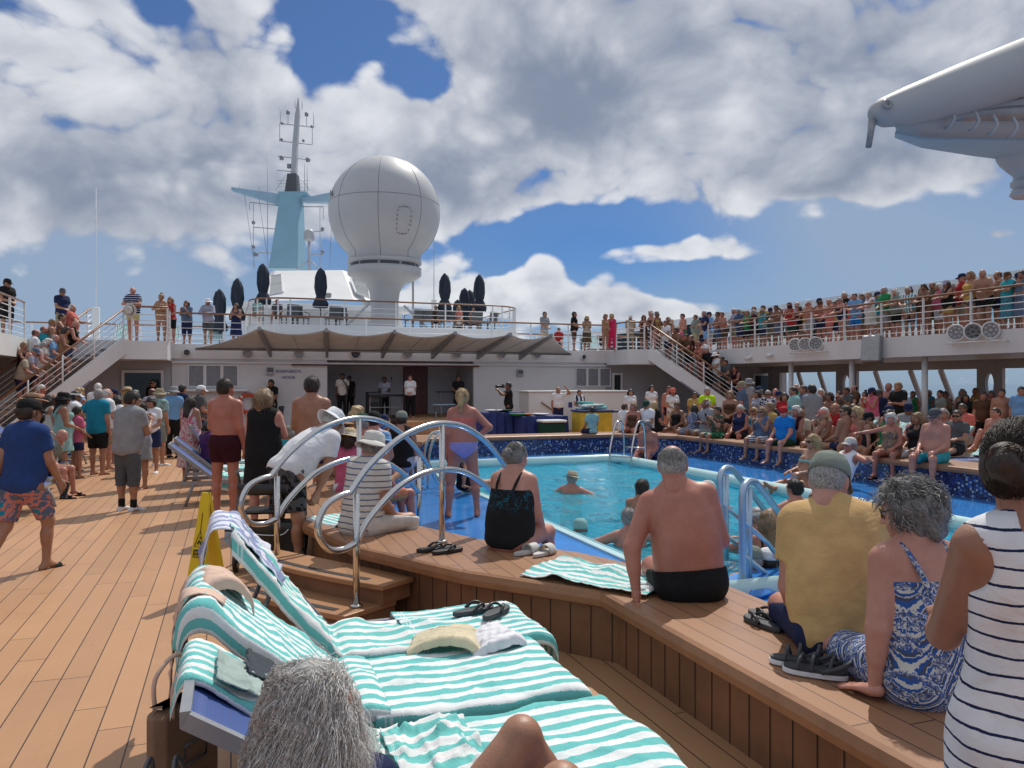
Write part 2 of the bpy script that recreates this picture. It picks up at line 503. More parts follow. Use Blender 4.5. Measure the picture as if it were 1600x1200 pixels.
M_towelw = towel_mat('aqua_white_towel', (0.17, 0.53, 0.51), (0.76, 0.76, 0.76), 6)
M_towelg = towel_mat('lilac_grey_towel', (0.28, 0.32, 0.50), (0.70, 0.71, 0.80), 4)
def mosaic_mat():
	m, t, b = newmat('blue_mosaic')
	tc = t.n('ShaderNodeTexCoord')
	mp = t.n('ShaderNodeMapping', ins={'Vector': tc.outputs['UV'], 'Scale': (1, 1, 1)})
	sep = t.n('ShaderNodeSeparateXYZ', ins={0: mp.outputs[0]})
	u = t.m('DIVIDE', sep.outputs[0], 0.034); v = t.m('DIVIDE', sep.outputs[1], 0.034)
	iu, iv = t.m('FLOOR', u), t.m('FLOOR', v)
	cb = t.n('ShaderNodeCombineXYZ', ins={0: iu, 1: iv})
	wn = t.n('ShaderNodeTexWhiteNoise', noise_dimensions='2D', ins={'Vector': cb.outputs[0]})
	cr = t.n('ShaderNodeValToRGB', ins={0: wn.outputs[0]})
	cr.color_ramp.interpolation = 'CONSTANT'
	els = cr.color_ramp.elements
	els[0].position = 0; els[0].color = (0.010, 0.016, 0.085, 1)
	els[1].position = 0.45; els[1].color = (0.018, 0.05, 0.22, 1)
	for p, c in ((0.66, (0.012, 0.02, 0.05, 1)), (0.78, (0.05, 0.13, 0.36, 1)), (0.90, (0.42, 0.52, 0.62, 1)), (0.97, (0.12, 0.30, 0.55, 1))):
		e = els.new(p); e.color = c
	fu, fv = t.m('FRACT', u), t.m('FRACT', v)
	g = t.m('MAXIMUM', t.m('LESS_THAN', fu, 0.09), t.m('LESS_THAN', fv, 0.09))
	t.put(b.inputs['Base Color'], t.mix(g, cr.outputs[0], (0.10, 0.13, 0.22, 1)))
	b.inputs['Roughness'].default_value = 0.18
	bump(t, b, t.m('SUBTRACT', 1.0, g), 0.4, 0.003)
	return m
M_mosaic = mosaic_mat()
def water_mat():
	m, t, b = newmat('pool_water')
	m.node_tree.nodes.remove(b)
	out = m.node_tree.nodes['Material Output']
	tc = t.n('ShaderNodeTexCoord')
	w = t.n('ShaderNodeTexNoise', ins={'Vector': tc.outputs['Object'], 'Scale': 3.0, 'Detail': 2.0})
	vm = t.n('ShaderNodeVectorMath', operation='MULTIPLY_ADD')
	t.put(vm.inputs[0], w.outputs['Color']); vm.inputs[1].default_value = (0.35, 0.35, 0.2); t.put(vm.inputs[2], tc.outputs['Object'])
	n1 = t.n('ShaderNodeTexNoise', ins={'Vector': vm.outputs[0], 'Scale': 4.2, 'Detail': 4.0, 'Roughness': 0.55})
	n2 = t.n('ShaderNodeTexNoise', ins={'Vector': vm.outputs[0], 'Scale': 14.0, 'Detail': 2.0})
	h = t.m('ADD', n1.outputs[0], t.m('MULTIPLY', n2.outputs[0], 0.22))
	bp = t.n('ShaderNodeBump', ins={'Strength': 1.0, 'Distance': 0.22, 'Height': h})
	tr = t.n('ShaderNodeBsdfTransparent', ins={'Color': (0.50, 0.94, 1.0, 1)})
	rf = t.n('ShaderNodeBsdfRefraction', ins={'Color': (0.55, 0.92, 0.95, 1), 'Roughness': 0.02, 'IOR': 1.33, 'Normal': bp.outputs[0]})
	body = t.n('ShaderNodeBsdfDiffuse', ins={'Color': (0.06, 0.58, 0.80, 1), 'Normal': bp.outputs[0]})
	gl = t.n('ShaderNodeBsdfGlossy', ins={'Color': (1, 1, 1, 1), 'Roughness': 0.04, 'Normal': bp.outputs[0]})
	fr = t.n('ShaderNodeFresnel', ins={'IOR': 1.33, 'Normal': bp.outputs[0]})
	m0 = t.n('ShaderNodeMixShader', ins={0: 0.42})
	t.l.new(tr.outputs[0], m0.inputs[1]); t.l.new(body.outputs[0], m0.inputs[2])
	m2 = t.n('ShaderNodeMixShader', ins={0: fr.outputs[0]})
	t.l.new(m0.outputs[0], m2.inputs[1]); t.l.new(gl.outputs[0], m2.inputs[2])
	t.l.new(m2.outputs[0], out.inputs[0])
	m.node_tree.nodes.remove(rf)
	return m
M_water = water_mat()
def sea_mat():
	m, t, b = newmat('sea_water')
	tc = t.n('ShaderNodeTexCoord')
	n = t.n('ShaderNodeTexNoise', ins={'Vector': tc.outputs['Object'], 'Scale': 0.02, 'Detail': 6.0})
	b.inputs['Base Color'].default_value = (0.03, 0.11, 0.19, 1)
	b.inputs['Roughness'].default_value = 0.28
	bump(t, b, n.outputs[0], 0.6, 3.0)
	return m
M_sea = sea_mat()
def glass_mat(name, tint, mixf):
	m, t, b = newmat(name)
	m.node_tree.nodes.remove(b)
	out = m.node_tree.nodes['Material Output']
	tr = t.n('ShaderNodeBsdfTransparent', ins={'Color': c4(tint)})
	gl = t.n('ShaderNodeBsdfGlossy', ins={'Roughness': 0.03})
	fr = t.n('ShaderNodeFresnel', ins={'IOR': 1.45})
	mx = t.n('ShaderNodeMixShader', ins={0: fr.outputs[0]})
	t.l.new(tr.outputs[0], mx.inputs[1]); t.l.new(gl.outputs[0], mx.inputs[2])
	t.l.new(mx.outputs[0], out.inputs[0])
	return m
M_glass = glass_mat('tinted_glass', (0.80, 0.92, 0.94), 0.2)
M_pane = plain('grey_window_screen', (0.22, 0.23, 0.26), 0.35, bmp=0.1, bscale=100)
M_darkglass = plain('dark_glass', (0.03, 0.035, 0.04), 0.08)
M_hatchglass = plain('bridge_glass', (0.34, 0.36, 0.36), 0.15)
# ------------------------------------------------------------------ the setting
def sheet(name, rects, z, mat, kind='structure'):
	mb = MB()
	for (x0, y0, x1, y1) in rects:
		mb.add([(x0, y0, z), (x1, y0, z), (x1, y1, z), (x0, y1, z)], [(0, 1, 2, 3)])
	o = mb.build(name, mat)
	return tag(o, kind=kind)
# sea to the horizon
mb = MB()
mb.add([(-42000, -42000, -24), (42000, -42000, -24), (42000, 42000, -24), (-42000, 42000, -24)], [(0, 1, 2, 3)])
tag(mb.build('sea', M_sea), kind='structure')
# hull under the decks
CX = 6.4
mb = MB(); mb.box(CX-17.5, -40, -23.6, CX+17.5, 130, -1.8)
hull = tag(mb.build('ship_hull', M_white), kind='structure')
# open deck: sheets round the pool recess
PX0, PX1, PY0, PY1 = 3.70, 8.20, 5.30, 15.50          # pool
RX0, RX1, RY0, RY1 = 1.0, 10.9, -3.0, 18.0            # recess lies inside the bench ring
sheet('teak_deck', [(-16, -8, RX0, 52), (RX1, -8, 26, 52), (RX0, RY1, RX1, 52), (RX0, -8, RX1, RY0)], 0.0, M_deck)
# recess floor left by the deck sheets: timber on the port side of the bench, blue ledge within
mb = MB()
for (x0, y0, x1, y1) in [(RX0, RY0, PX0, RY1), (PX1, RY0, RX1, RY1), (PX0, RY0, PX1, PY0), (PX0, PY1, PX1, RY1)]:
	mb.add([(x0, y0, -0.012), (x1, y0, -0.012), (x1, y1, -0.012), (x0, y1, -0.012)], [(0, 1, 2, 3)])
tag(mb.build('pool_ledge', M_poolblue), kind='structure')
INNER = [(2.92, -3.0), (2.92, 4.15), (2.44, 5.27), (1.89, 6.0), (1.50, 6.9), (1.46, 7.7), (1.62, 9.0), (2.1, 10.6), (2.62, 11.9)]
OUTER = [(2.20, -3.0), (2.16, 4.22), (1.50, 5.04), (0.95, 6.06), (0.66, 7.2), (0.62, 8.0), (0.78, 9.4), (1.32, 11.0), (1.86, 12.25)]
mb = MB()
strip = [(p[0], p[1]) for p in OUTER]
vs = [(p[0]+0.12, p[1], 0.001) for p in strip] + [(RX0-0.45, p[1], 0.001) for p in strip]
n = len(strip)
mb.add(vs, [(i, i+1, n+i+1, n+i) for i in range(n-1)])
vs = [(1.95, 12.25, 0.001), (0.6, 12.25, 0.001), (0.6, 18.0, 0.001), (2.8, 18.0, 0.001), (2.9, 15.2, 0.001)]
mb.add(vs, [(0, 1, 2, 3, 4)])
tag(mb.build('teak_walkway', M_deck), kind='structure')
# pool
pool = thing('swimming_pool', 'long rectangular swimming pool with turquoise lining and pale aqua rounded rim', 'swimming pool', (0, 0, 0))
mb = MB()
zb = -1.55
for a, b in (((PX0, PY0), (PX1, PY0)), ((PX1, PY0), (PX1, PY1)), ((PX1, PY1), (PX0, PY1)), ((PX0, PY1), (PX0, PY0))):
	mb.add([(a[0], a[1], zb), (a[0], a[1], 0.02), (b[0], b[1], 0.02), (b[0], b[1], zb)], [(0, 1, 2, 3)])
mb.add([(PX0, PY0, zb), (PX1, PY0, zb), (PX1, PY1, zb), (PX0, PY1, zb)], [(0, 1, 2, 3)])
mb.build('lining', M_poolin, pool)
mb = MB()
loop = []
for cx, cy, a0 in ((PX1-.3, PY1-.3, 0), (PX0+.3, PY1-.3, 90), (PX0+.3, PY0+.3, 180), (PX1-.3, PY0+.3, 270)):
	for k in range(7):
		a = R(a0+15*k)
		loop.append((cx+0.36*math.cos(a), cy+0.36*math.sin(a), 0.035))
# full rounded rim on three sides, a flat lip on the port side where bathers lean on the ledge
k0 = loop.index(min(loop, key=lambda p: abs(p[1]-PY1)+abs(p[0]-PX0)))
arc = [loop[(i) % 28] for i in range(14, 14+0)]
main = [(PX0+.05, PY0-.06, .03)]+loop[21:28]+loop[0:7]+[(PX0-.05, PY1+.06, .03)]
mb.tube(main, 0.095, 12)
mb.box(PX0-.10, PY0-.1, -.05, PX0+.03, PY1+.1, .012)
mb.build('rim', M_coping, pool)
# water as a gently heaving sheet
nu, nv = 110, 240
gx, gy = np.meshgrid(np.linspace(PX0+0.005, PX1-0.005, nu+1), np.linspace(PY0+0.005, PY1-0.005, nv+1))
gz = np.full_like(gx, -0.055)
wr = np.random.default_rng(5)
for k in range(26):
	wl = wr.uniform(0.28, 1.3); th = wr.uniform(0, 6.28); ph = wr.uniform(0, 6.28)
	gz += 0.0036*wl*np.sin(2*np.pi/wl*(gx*np.cos(th)+gy*np.sin(th)+0.12*np.sin(gx*2.1+gy*1.3+k))+ph)
V = np.stack([gx, gy, gz], -1).reshape(-1, 3)
ii = (np.arange(nv)[:, None]*(nu+1)+np.arange(nu)[None]).ravel()
Q = np.stack([ii, ii+1, ii+nu+2, ii+nu+1], -1)
tag(link('pool_water', arrays_mesh('pool_water', V, Q), M_water), kind='structure')

# ---- bench ring round the pool: seat slab, vertical outer boards, mosaic inner face
def offset_in(poly_a, poly_b, d):
	return [(a[0]+(b[0]-a[0])*d/max(1e-6, math.hypot(b[0]-a[0], b[1]-a[1])), a[1]+(b[1]-a[1])*d/max(1e-6, math.hypot(b[0]-a[0], b[1]-a[1]))) for a, b in zip(poly_a, poly_b)]
def strip_uv(name, pts, z0, z1, mat, parent, flip=False):
	me = bpy.data.meshes.new(name)
	vs, fs, uv = [], [], []
	s = 0.0
	for i, p in enumerate(pts):
		if i: s += math.dist(p, pts[i-1])
		vs += [(p[0], p[1], z0), (p[0], p[1], z1)]
		uv += [(s, z0), (s, z1)]
	for i in range(len(pts)-1):
		f = (2*i, 2*i+1, 2*i+3, 2*i+2)
		fs.append(f[::-1] if flip else f)
	me.from_pydata(vs, [], fs)
	ul = me.uv_layers.new(name='uv')
	for lp in me.loops:
		ul.data[lp.index].uv = uv[lp.vertex_index]
	return link(name, me, mat, parent)
def dens(pts, step=0.25):
	out = []
	for a, b in zip(pts[:-1], pts[1:]):
		k = max(1, int(math.dist(a, b)/step))
		out += [(a[0]+(b[0]-a[0])*i/k, a[1]+(b[1]-a[1])*i/k) for i in range(k)]
	return out+[pts[-1]]
def bench(name, label, outer, inner, topmat, ends=(False, True)):
	b = thing(name, label, 'bench', (0, 0, 0), group='wooden benches round the pool')
	n = len(outer)
	mb = MB()
	# seat slab with a rounded nosing on both edges
	prof = [(-0.0, 0.345), (-0.035, 0.36), (-0.045, 0.40), (-0.035, 0.44), (-0.012, 0.452)]
	rings = []
	for off, z in prof:
		rings.append([(p[0], p[1], z) for p in offset_in(outer, inner, off)])
	for off, z in prof[::-1]:
		rings.append([(p[0], p[1], z) for p in offset_in(inner, outer, off)])
	vs = [p for r in rings for p in r]
	m = len(rings)
	top_i = len(prof)-1
	fs_side, fs_top = [], []
	for k in range(m):
		k2 = (k+1) % m
		for i in range(n-1):
			f = (k*n+i, k*n+i+1, k2*n+i+1, k2*n+i)
			(fs_top if k == top_i else fs_side).append(f)
	mb.add(vs, fs_side+fs_top, False)
	mb.add(vs, [tuple(k*n for k in range(m)), tuple(k*n+n-1 for k in range(m))[::-1]], False)
	o = mb.build('seat_top', [M_edge, topmat], b)
	mi = [0]*len(fs_side)+[1]*len(fs_top)+[0, 0]
	o.data.polygons.foreach_set('material_index', mi)
	# outer boards
	oo = offset_in(outer, inner, 0.075)
	mb = MB()
	seams = MB()
	acc = 0.0
	for a, c in zip(oo[:-1], oo[1:]):
		mb.add([(a[0], a[1], 0.0), (c[0], c[1], 0.0), (c[0], c[1], 0.35), (a[0], a[1], 0.35)], [(0, 1, 2, 3)])
		L = math.dist(a, c)
		t = 0.145-acc
		while t < L:
			x, y = a[0]+(c[0]-a[0])*t/L, a[1]+(c[1]-a[1])*t/L
			nx, ny = (c[1]-a[1])/L, -(c[0]-a[0])/L
			if (x-outer[0][0])*nx + 0 != 1e9:
				dx, dy = (c[0]-a[0])/L*0.003, (c[1]-a[1])/L*0.003
				for sgn in (1, -1):
					ox, oy = nx*0.003*sgn, ny*0.003*sgn
					seams.add([(x-dx+ox, y-dy+oy, 0.002), (x+dx+ox, y+dy+oy, 0.002), (x+dx+ox, y+dy+oy, 0.345), (x-dx+ox, y-dy+oy, 0.345)], [(0, 1, 2, 3)])
			t += 0.145
		acc = L-(t-0.145)
	p = mb.build('outer_panel', M_panel, b)
	seams.build('panel_seams', M_seam, p)
	strip_uv('mosaic_face', offset_in(inner, outer, 0.06), -0.02, 0.35, M_mosaic, b)
	if ends[1]:
		a, c = offset_in([outer[-1]], [inner[-1]], 0.075)[0], offset_in([inner[-1]], [outer[-1]], 0.06)[0]
		strip_uv('mosaic_end', [a, c], -0.02, 0.35, M_mosaic, b)
	if ends[0]:
		a, c = offset_in([outer[0]], [inner[0]], 0.075)[0], offset_in([inner[0]], [outer[0]], 0.06)[0]
		strip_uv('mosaic_end', [a, c], -0.02, 0.35, M_mosaic, b)
	return b
bench('pool_bench', 'brown wooden bench on the near side of the pool, bending round beside the steps', OUTER, INNER, M_benchtop)
bench('pool_bench', 'wooden bench over blue mosaic along the far starboard side of the pool',
	  [(3.2, 16.9), (3.9, 18.3), (9.5, 18.3), (11.1, 16.8), (11.3, 11), (11.3, -3.0)],
	  [(3.9, 16.5), (4.35, 17.55), (9.15, 17.55), (10.35, 16.4), (10.5, 11), (10.5, -3.0)], M_benchtop_y, (True, False))

# ---- steps up to the bench and inside step
SA, SB = Vector((0.83, 0.555, 0)).normalized(), Vector((-0.555, 0.83, 0)).normalized()
S0 = Vector((0.83, 5.46, 0))
st = thing('pool_steps', 'two curved teak steps with black non-slip strips leading up to the pool bench', 'steps', tuple(S0), math.atan2(SA.y, SA.x))
# local x = along SA (up), y = along SB
def curved_tread(x0, x1, z0, z1, bow, y0, y1):
	mb = MB()
	pts = []
	for k in range(13):
		t = k/12
		y = y0+(y1-y0)*t
		pts.append((x0-bow*(1-(2*t-1)**2), y))
	poly = pts+[(x1, y1), (x1, y0)]
	mb.prism(poly[::-1], z0, z1)
	return mb
o = curved_tread(-0.20, 0.30, 0.11, 0.15, 0.06, -0.10, 1.42).build('tread', M_step, st, bevel=0.008)
o = curved_tread(0.10, 0.42, 0.262, 0.302, 0.06, -0.16, 1.42).build('tread', M_step, st, bevel=0.008)
curved_tread(-0.16, 0.30, 0.002, 0.11, 0.06, -0.08, 1.40).build('riser', M_panel, st)
curved_tread(0.14, 0.42, 0.15, 0.262, 0.06, -0.12, 1.40).build('riser', M_panel, st)
for (x0, z) in ((-0.14, 0.153), (0.16, 0.305)):
	mb = MB()
	for k in range(12):
		t0, t1 = 0.1+0.8*k/12, 0.1+0.8*(k+1)/12
		q = []
		for t, dx in ((t0, 0), (t1, 0), (t1, 0.055), (t0, 0.055)):
			q.append((x0+dx-0.06*(1-(2*t-1)**2), -0.1+1.5*t, z))
		mb.add(q, [(3, 2, 1, 0)])
	mb.build('nonslip_strip', M_nonslip, st)
mb = MB(); mb.rbox(1.35, -0.25, -0.01, 1.95, 1.55, 0.21, 0.02)
o = mb.build('inner_step', M_poolblue, st)

def arch_rail(label, base, up=0.15):
	r = thing('arched_handrail', label, 'handrail', tuple(base), math.atan2(SA.y, SA.x), group='arched steel handrails over the pool steps')
	def P(lst): return [(s, 0, z) for s, z in lst]
	outer = smooth_path(P([(0, .60), (-.12, .575), (-.25, .60), (-.335, .70), (-.335, .80), (-.27, .90), (-.16, .945), (-.06, .96)]), 6)
	arch = smooth_path(P([(-.06, .96), (.12, 1.13), (.40, 1.30), (.66, 1.38), (.91, 1.405), (1.2, 1.36), (1.5, 1.21), (1.8, .95), (2.02, .68)]), 8)
	mb = MB(); mb.tube(outer+arch[1:], 0.0235, 14)
	mb.build('top_rail', M_steel, r)
	mb = MB(); mb.tube(smooth_path(P([(0, .60), (.12, .75), (.38, .93), (.64, 1.015), (.91, 1.035), (1.2, .985), (1.5, .83), (1.72, .62)]), 8), 0.0235, 14)
	mb.build('mid_rail', M_steel, r)
	for s, z0, z1 in ((0, .153, .95), (.91, .455, 1.40), (1.72, .0, .98)):
		mb = MB(); mb.tube([(s, 0, z0), (s, 0, z1)], 0.0235 if s else 0.024, 14)
		mb.lathe([(0.0, z0), (.045, z0), (.045, z0+.012), (.03, z0+.02), (0.0, z0+.02)], (s, 0, 0), 18)
		if s == 0: mb.tube([(0, 0, .95), (0.0, 0, 1.03)], 0.008, 8)
		mb.build('post', M_steel, r)
	return r
arch_rail('shiny arched steel handrail nearest the camera beside the black flip flops', S0)
arch_rail('shiny arched steel handrail standing behind the nearer one, beside the black bag', Vector((.36, 6.67, 0)))

def pool_ladder(label, p, hd, mat, grp):
	"""two hooped rails and treads; local +y leads into the water"""
	r = thing('pool_ladder', label, 'pool ladder', (p[0], p[1], 0), -R(hd), group=grp)
	for sx in (-.26, .26):
		mb = MB()
		mb.tube(smooth_path([(sx, -.55, 0), (sx, -.52, .55), (sx, -.42, .84), (sx, -.27, .90), (sx, -.1, .80), (sx, .1, .40), (sx, .16, .1), (sx, .17, -.7)], 6), 0.022, 12)
		mb.build('side_rail', mat, r)
	for z in (0.13, -.18, -.48):
		mb = MB(); mb.rbox(-.25, .10, z, .25, .20, z+.03, .008)
		mb.build('tread', mat, r)
	mb = MB(); mb.tube([(-.26, -.53, .30), (.26, -.53, .30)], .016, 8)
	mb.build('cross_bar', mat, r)
pool_ladder('steel pool ladder in the far starboard corner of the pool beside the grey haired bather', (8.05, 14.9), 235, M_steel, 'pool ladders')
pool_ladder('steel pool ladder at the port forward corner beyond the arched handrails', (3.62, 12.6), 95, M_steel, 'pool ladders')

# aluminium stair rails down into the near end of the pool
def stair_rail(label, p, hd):
	r = thing('pool_stair_rail', label, 'handrail', (p[0], p[1], 0), -R(hd), group='blue grey rails leading down into the pool')
	mb = MB()
	mb.tube(smooth_path([(0, 0, 0), (0, 0, .45), (0, 0, .78), (0, .06, .88), (0, .20, .89), (0, .38, .80), (0, 1.2, .25), (0, 1.9, -.25)], 6), 0.03, 12)
	mb.build('top_rail', M_alu, r)
	for z in (.30, .58):
		mb = MB(); mb.tube([(0, 0, z), (0, .5, z-.02-.24), (0, 1.25, z-.80)], 0.021, 10)
		mb.build('lower_rail', M_alu, r)
	mb = MB(); mb.tube([(0, 0.13, -.01), (0, .13, .84)], 0.026, 10)
	mb.build('post', M_alu, r)
q = G(1160, 925, 0.0)
stair_rail('blue grey metal stair rail into the pool just right of the shirtless old man', q, 62)
stair_rail('blue grey metal stair rail into the pool, the farther one, partly behind the yellow shirt', (q[0]+.45, q[1]+.95), 62)
mb = MB(); mb.rbox(0, 0, -.01, .9, .5, .06, .03)
o = mb.build('pool_filter_box', M_poolblue); o.location = (G(1185, 940)[0], G(1185, 940)[1], 0); o.rotation_euler = (0, 0, R(20))
tag(o, 'low blue raised pool fitting by the stair rails', 'pool fitting')

# ------------------------------------------------------------------ decks above
ZU, ZB = 3.13, 2.52
EX0, EX1 = CX-12.3, CX+12.3
up = thing('upper_deck', 'white painted upper deck gallery running round both sides above the pool', 'upper deck')
mb = MB()
mb.box(EX1, -8, ZB, 24.6, 52, ZU)
mb.build('starboard_gallery', M_white, up)
mb = MB()
mb.box(-12.0, 6, ZB, EX0, 52, ZU)
mb.build('port_gallery', M_white, up)
mb = MB()
mb.box(EX0, 29.4, ZB+.1, EX1, 52, ZU-.003)
mb.box(EX0, 27.45, ZB, -1.95, 29.4, ZU-.006)
mb.box(15.05, 27.45, ZB, EX1, 29.4, ZU-.006)
mb.build('forward_gallery', M_white, up)
# terrace above the stage
tr = thing('sun_terrace', 'white raised sun terrace with rounded front below the umbrellas', 'terrace')
def roundrect(x0, y0, x1, y1, r, n=8):
	p = []
	for cx, cy, a0 in ((x0+r, y0+r, 180), (x1-r, y0+r, 270)):
		for k in range(n+1):
			a = R(a0+90*k/n)
			p.append((cx+r*math.cos(a), cy+r*math.sin(a)))
	return p+[(x1, y1), (x0, y1)]
TX0, TX1, TY = 0.6, 12.2, 31.3
mb = MB(); mb.prism(roundrect(TX0, TY, TX1, 46, 1.6), ZU-.01, 4.05)
mb.build('terrace_base', M_white, tr)

def rail(label, pts, z0, h=1.1, nb=5, sp=1.55, top=M_railwood, grp='white railings of the upper decks', name='deck_railing', wood=0.033):
	r = thing(name, label, 'railing', (pts[0][0], pts[0][1], z0[0] if isinstance(z0, (list, tuple)) else z0), group=grp)
	o = Vector(r.location)
	zs = z0 if isinstance(z0, (list, tuple)) else [z0]*len(pts)
	P = [Vector((p[0], p[1], z))-o for p, z in zip(pts, zs)]
	U = Vector((0, 0, 1))
	mb = MB(); mb.tube([p+U*h for p in P], wood, 8)
	mb.build('handrail', top, r)
	mb = MB()
	for k in range(nb):
		mb.tube([p+U*(0.12+(h-0.2)*k/nb) for p in P], 0.013, 6)
	mb.build('bars', M_white, r)
	acc = 0.0; k = 0
	for i in range(len(P)-1):
		L = (P[i+1]-P[i]).length
		m = max(1, round(L/sp))
		for j in range(m+1 if i == len(P)-2 else m):
			p = P[i].lerp(P[i+1], j/m)
			pb = MB(); pb.box(p.x-.028, p.y-.02, p.z-.12, p.x+.028, p.y+.02, p.z+h-.02)
			pb.build('post', M_white, r)
	return r
rail('long white railing with wooden handrail along the starboard upper deck', [(EX1+.06, -3), (EX1+.06, 27.35)], ZU)
rail('white railing with wooden handrail along the port upper deck edge', [(EX0-.06, 19.0), (EX0-.06, 27.3)], ZU)
rail('white railing above the port landing where the man with the straw hat stands', [(-3.0, 27.5), (-1.95, 27.5), (-1.95, 29.5)], ZU, sp=1.0)
rail('white railing above the starboard landing at the head of the crowded stairs', [(15.8, 27.5), (15.05, 27.5), (15.05, 29.5)], ZU, sp=1.0)
rail('white railing above the stage running behind the awning', [(-1.9, 29.5), (15.0, 29.5)], ZU, sp=1.7, nb=4)
rail('curved white railing round the raised sun terrace with closed umbrellas', [(p[0], p[1]) for p in [(TX0+.1, 45)]+roundrect(TX0+.1, TY+.1, TX1-.1, 45, 1.5, 5)[:-2]+[(TX1-.1, 45)]], 4.05, h=1.05, nb=4, sp=1.9)
rail('far white railing of the forward deck seen beyond the port landing', [(-11.6, 36), (0.4, 36)], ZU, sp=2.0, nb=4)
rail('far white railing of the forward deck seen beyond the starboard landing', [(12.6, 36), (24, 36)], ZU, sp=2.0, nb=4)

# staircases to the upper deck, mirrored about the centre line
def stairs(label, sgn):
	def X(x): return CX+sgn*(x-CX)
	s = thing('deck_staircase', label, 'staircase', (0, 0, 0), group='staircases to the upper deck')
	a, b = Vector((-3.15, 27.5, ZU)), Vector((-6.15, 24.0, 0))
	run = (b-a); wdir = Vector((run.y, -run.x, 0)).normalized()      # towards the port bow side
	wd = 1.55
	inner0, inner1 = a, b
	off = wdir*(-wd) if (wdir.x > 0) else wdir*wd
	def T(v): return (X(v.x), v.y, v.z)
	for side, o0 in (('stringer', Vector((0, 0, 0))), ('stringer', off)):
		mb = MB()
		p0, p1 = a+o0, b+o0
		mb.bar(T(p0+Vector((0, 0, -.12))), T(p1+Vector((0, 0, -.12))), .07, .46)
		mb.build('stringer', M_white, s)
	mb = MB()
	nst = 17
	for k in range(nst):
		t = (k+.5)/nst
		p = a.lerp(b, t)
		q = [p+Vector((0, 0, -.02)), p+off+Vector((0, 0, -.02))]
		d = (run*(0.62/nst)); d.z = 0
		vs = [T(q[0]-d), T(q[1]-d), T(q[1]+d), T(q[0]+d)]
		vs2 = [(v[0], v[1], v[2]-.035) for v in vs]
		mb.add(vs+vs2, [(0, 1, 2, 3), (7, 6, 5, 4), (0, 4, 5, 1), (1, 5, 6, 2), (2, 6, 7, 3), (3, 7, 4, 0)])
	mb.build('treads', M_grey, s)
	for o0 in (Vector((0, 0, 0)), off):
		p0, p1 = a+o0, b+o0
		rr = MB(); rr.tube([T(p0+Vector((0, 0, 1.08))+Vector((.5, .2, 0))*0), T(p0+Vector((0, 0, 1.08))), T(p1+Vector((0, 0, 1.02)))], .034, 8)
		rr.build('handrail', M_railwood, s)
		bb = MB()
		for k in range(5):
			z = .15+.17*k
			bb.tube([T(p0+Vector((0, 0, z+.05))), T(p1+Vector((0, 0, z)))], .013, 6)
		bb.build('bars', M_white, s)
		for k in range(5):
			t = .03+.94*k/4
			p = p0.lerp(p1, t)
			pb = MB(); pb.tube([T(p+Vector((0, 0, -.1))), T(p+Vector((0, 0, 1.04)))], .026, 8)
			pb.build('post', M_white, s)
	mb = MB()
	p0, p1 = a.lerp(b, .30)+Vector((0, 0, -.365)), b.lerp(a, .02)+Vector((0, 0, -.365))
	mb.bar(T(p0), T(p1), .075, .03)
	mb.build('blue_trim', M_navyink, s)
	return s
stairs('white staircase on the left climbing to the upper deck, with people lining its rail', 1)
stairs('white staircase on the right climbing to the upper deck behind the neon yellow shirt', -1)

# stage house
sh = thing('stage_house', 'white deckhouse with an open stage alcove under the awning', 'deckhouse')
AL0, AL1, YW, YB, ZS = 3.4, 9.15, 29.5, 32.0, 0.45
for a_, b_ in ((-1.95, AL0), (AL1, 15.05)):
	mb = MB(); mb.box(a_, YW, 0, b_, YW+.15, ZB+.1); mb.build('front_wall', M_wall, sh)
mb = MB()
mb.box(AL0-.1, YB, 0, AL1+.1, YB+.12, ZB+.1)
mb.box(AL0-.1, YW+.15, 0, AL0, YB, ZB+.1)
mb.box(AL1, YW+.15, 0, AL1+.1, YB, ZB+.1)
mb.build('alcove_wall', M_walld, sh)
mb = MB(); mb.box(AL0, 25.6, 0.002, AL1, YB, ZS)
mb.build('stage_floor', M_deck, sh)
mb = MB(); mb.box(-1.95, YW-.10, ZB-.06, 15.05, YW-.003, ZB+.0)
mb.build('cornice', M_white, sh)
xd0, xd1 = AY(630, YB), AY(668, YB)
mb = MB(); mb.rbox(xd0, YB-.06, ZS, xd1, YB-.004, 2.45, .015)
dd = mb.build('door', M_door, sh)
mb = MB(); mb.tube([(xd1-.12, YB-.07, 1.35), (xd1-.12, YB-.12, 1.35), (xd1-.24, YB-.12, 1.35)], .012, 8)
mb.build('handle', M_steel, dd)
mb = MB(); mb.rbox(AY(690, YB), YB-.03, ZS, AY(738, YB), YB-.003, 2.4, .01)
mb.build('panel', M_walld, sh)
def windows(px0, px1, n):
	x0, x1 = AY(px0, YW-.05), AY(px1, YW-.05)
	w = (x1-x0)/n
	for k in range(n):
		mb = MB()
		a, b = x0+k*w, x0+(k+1)*w
		z0, z1 = 1.60, 2.42
		f = .05
		mb.box(a, YW-.05, z0, a+f, YW-.002, z1); mb.box(b-f-.002, YW-.05, z0, b-.002, YW-.002, z1)
		mb.box(a+f, YW-.05, z0, b-f-.002, YW-.002, z0+f); mb.box(a+f, YW-.05, z1-f, b-f-.002, YW-.002, z1)
		o = mb.build('window', M_white, sh)
		mb = MB(); mb.box(a+f, YW-.03, z0+f, b-f-.002, YW-.012, z1-f)
		mb.build('pane', M_pane, o)
windows(293, 373, 3); windows(899, 955, 3)
mb = MB(); mb.rbox(AY(288, YW), YW-.32, 1.45, AY(388, YW), YW-.004, 1.54, .02)
mb.build('counter', M_white, sh)
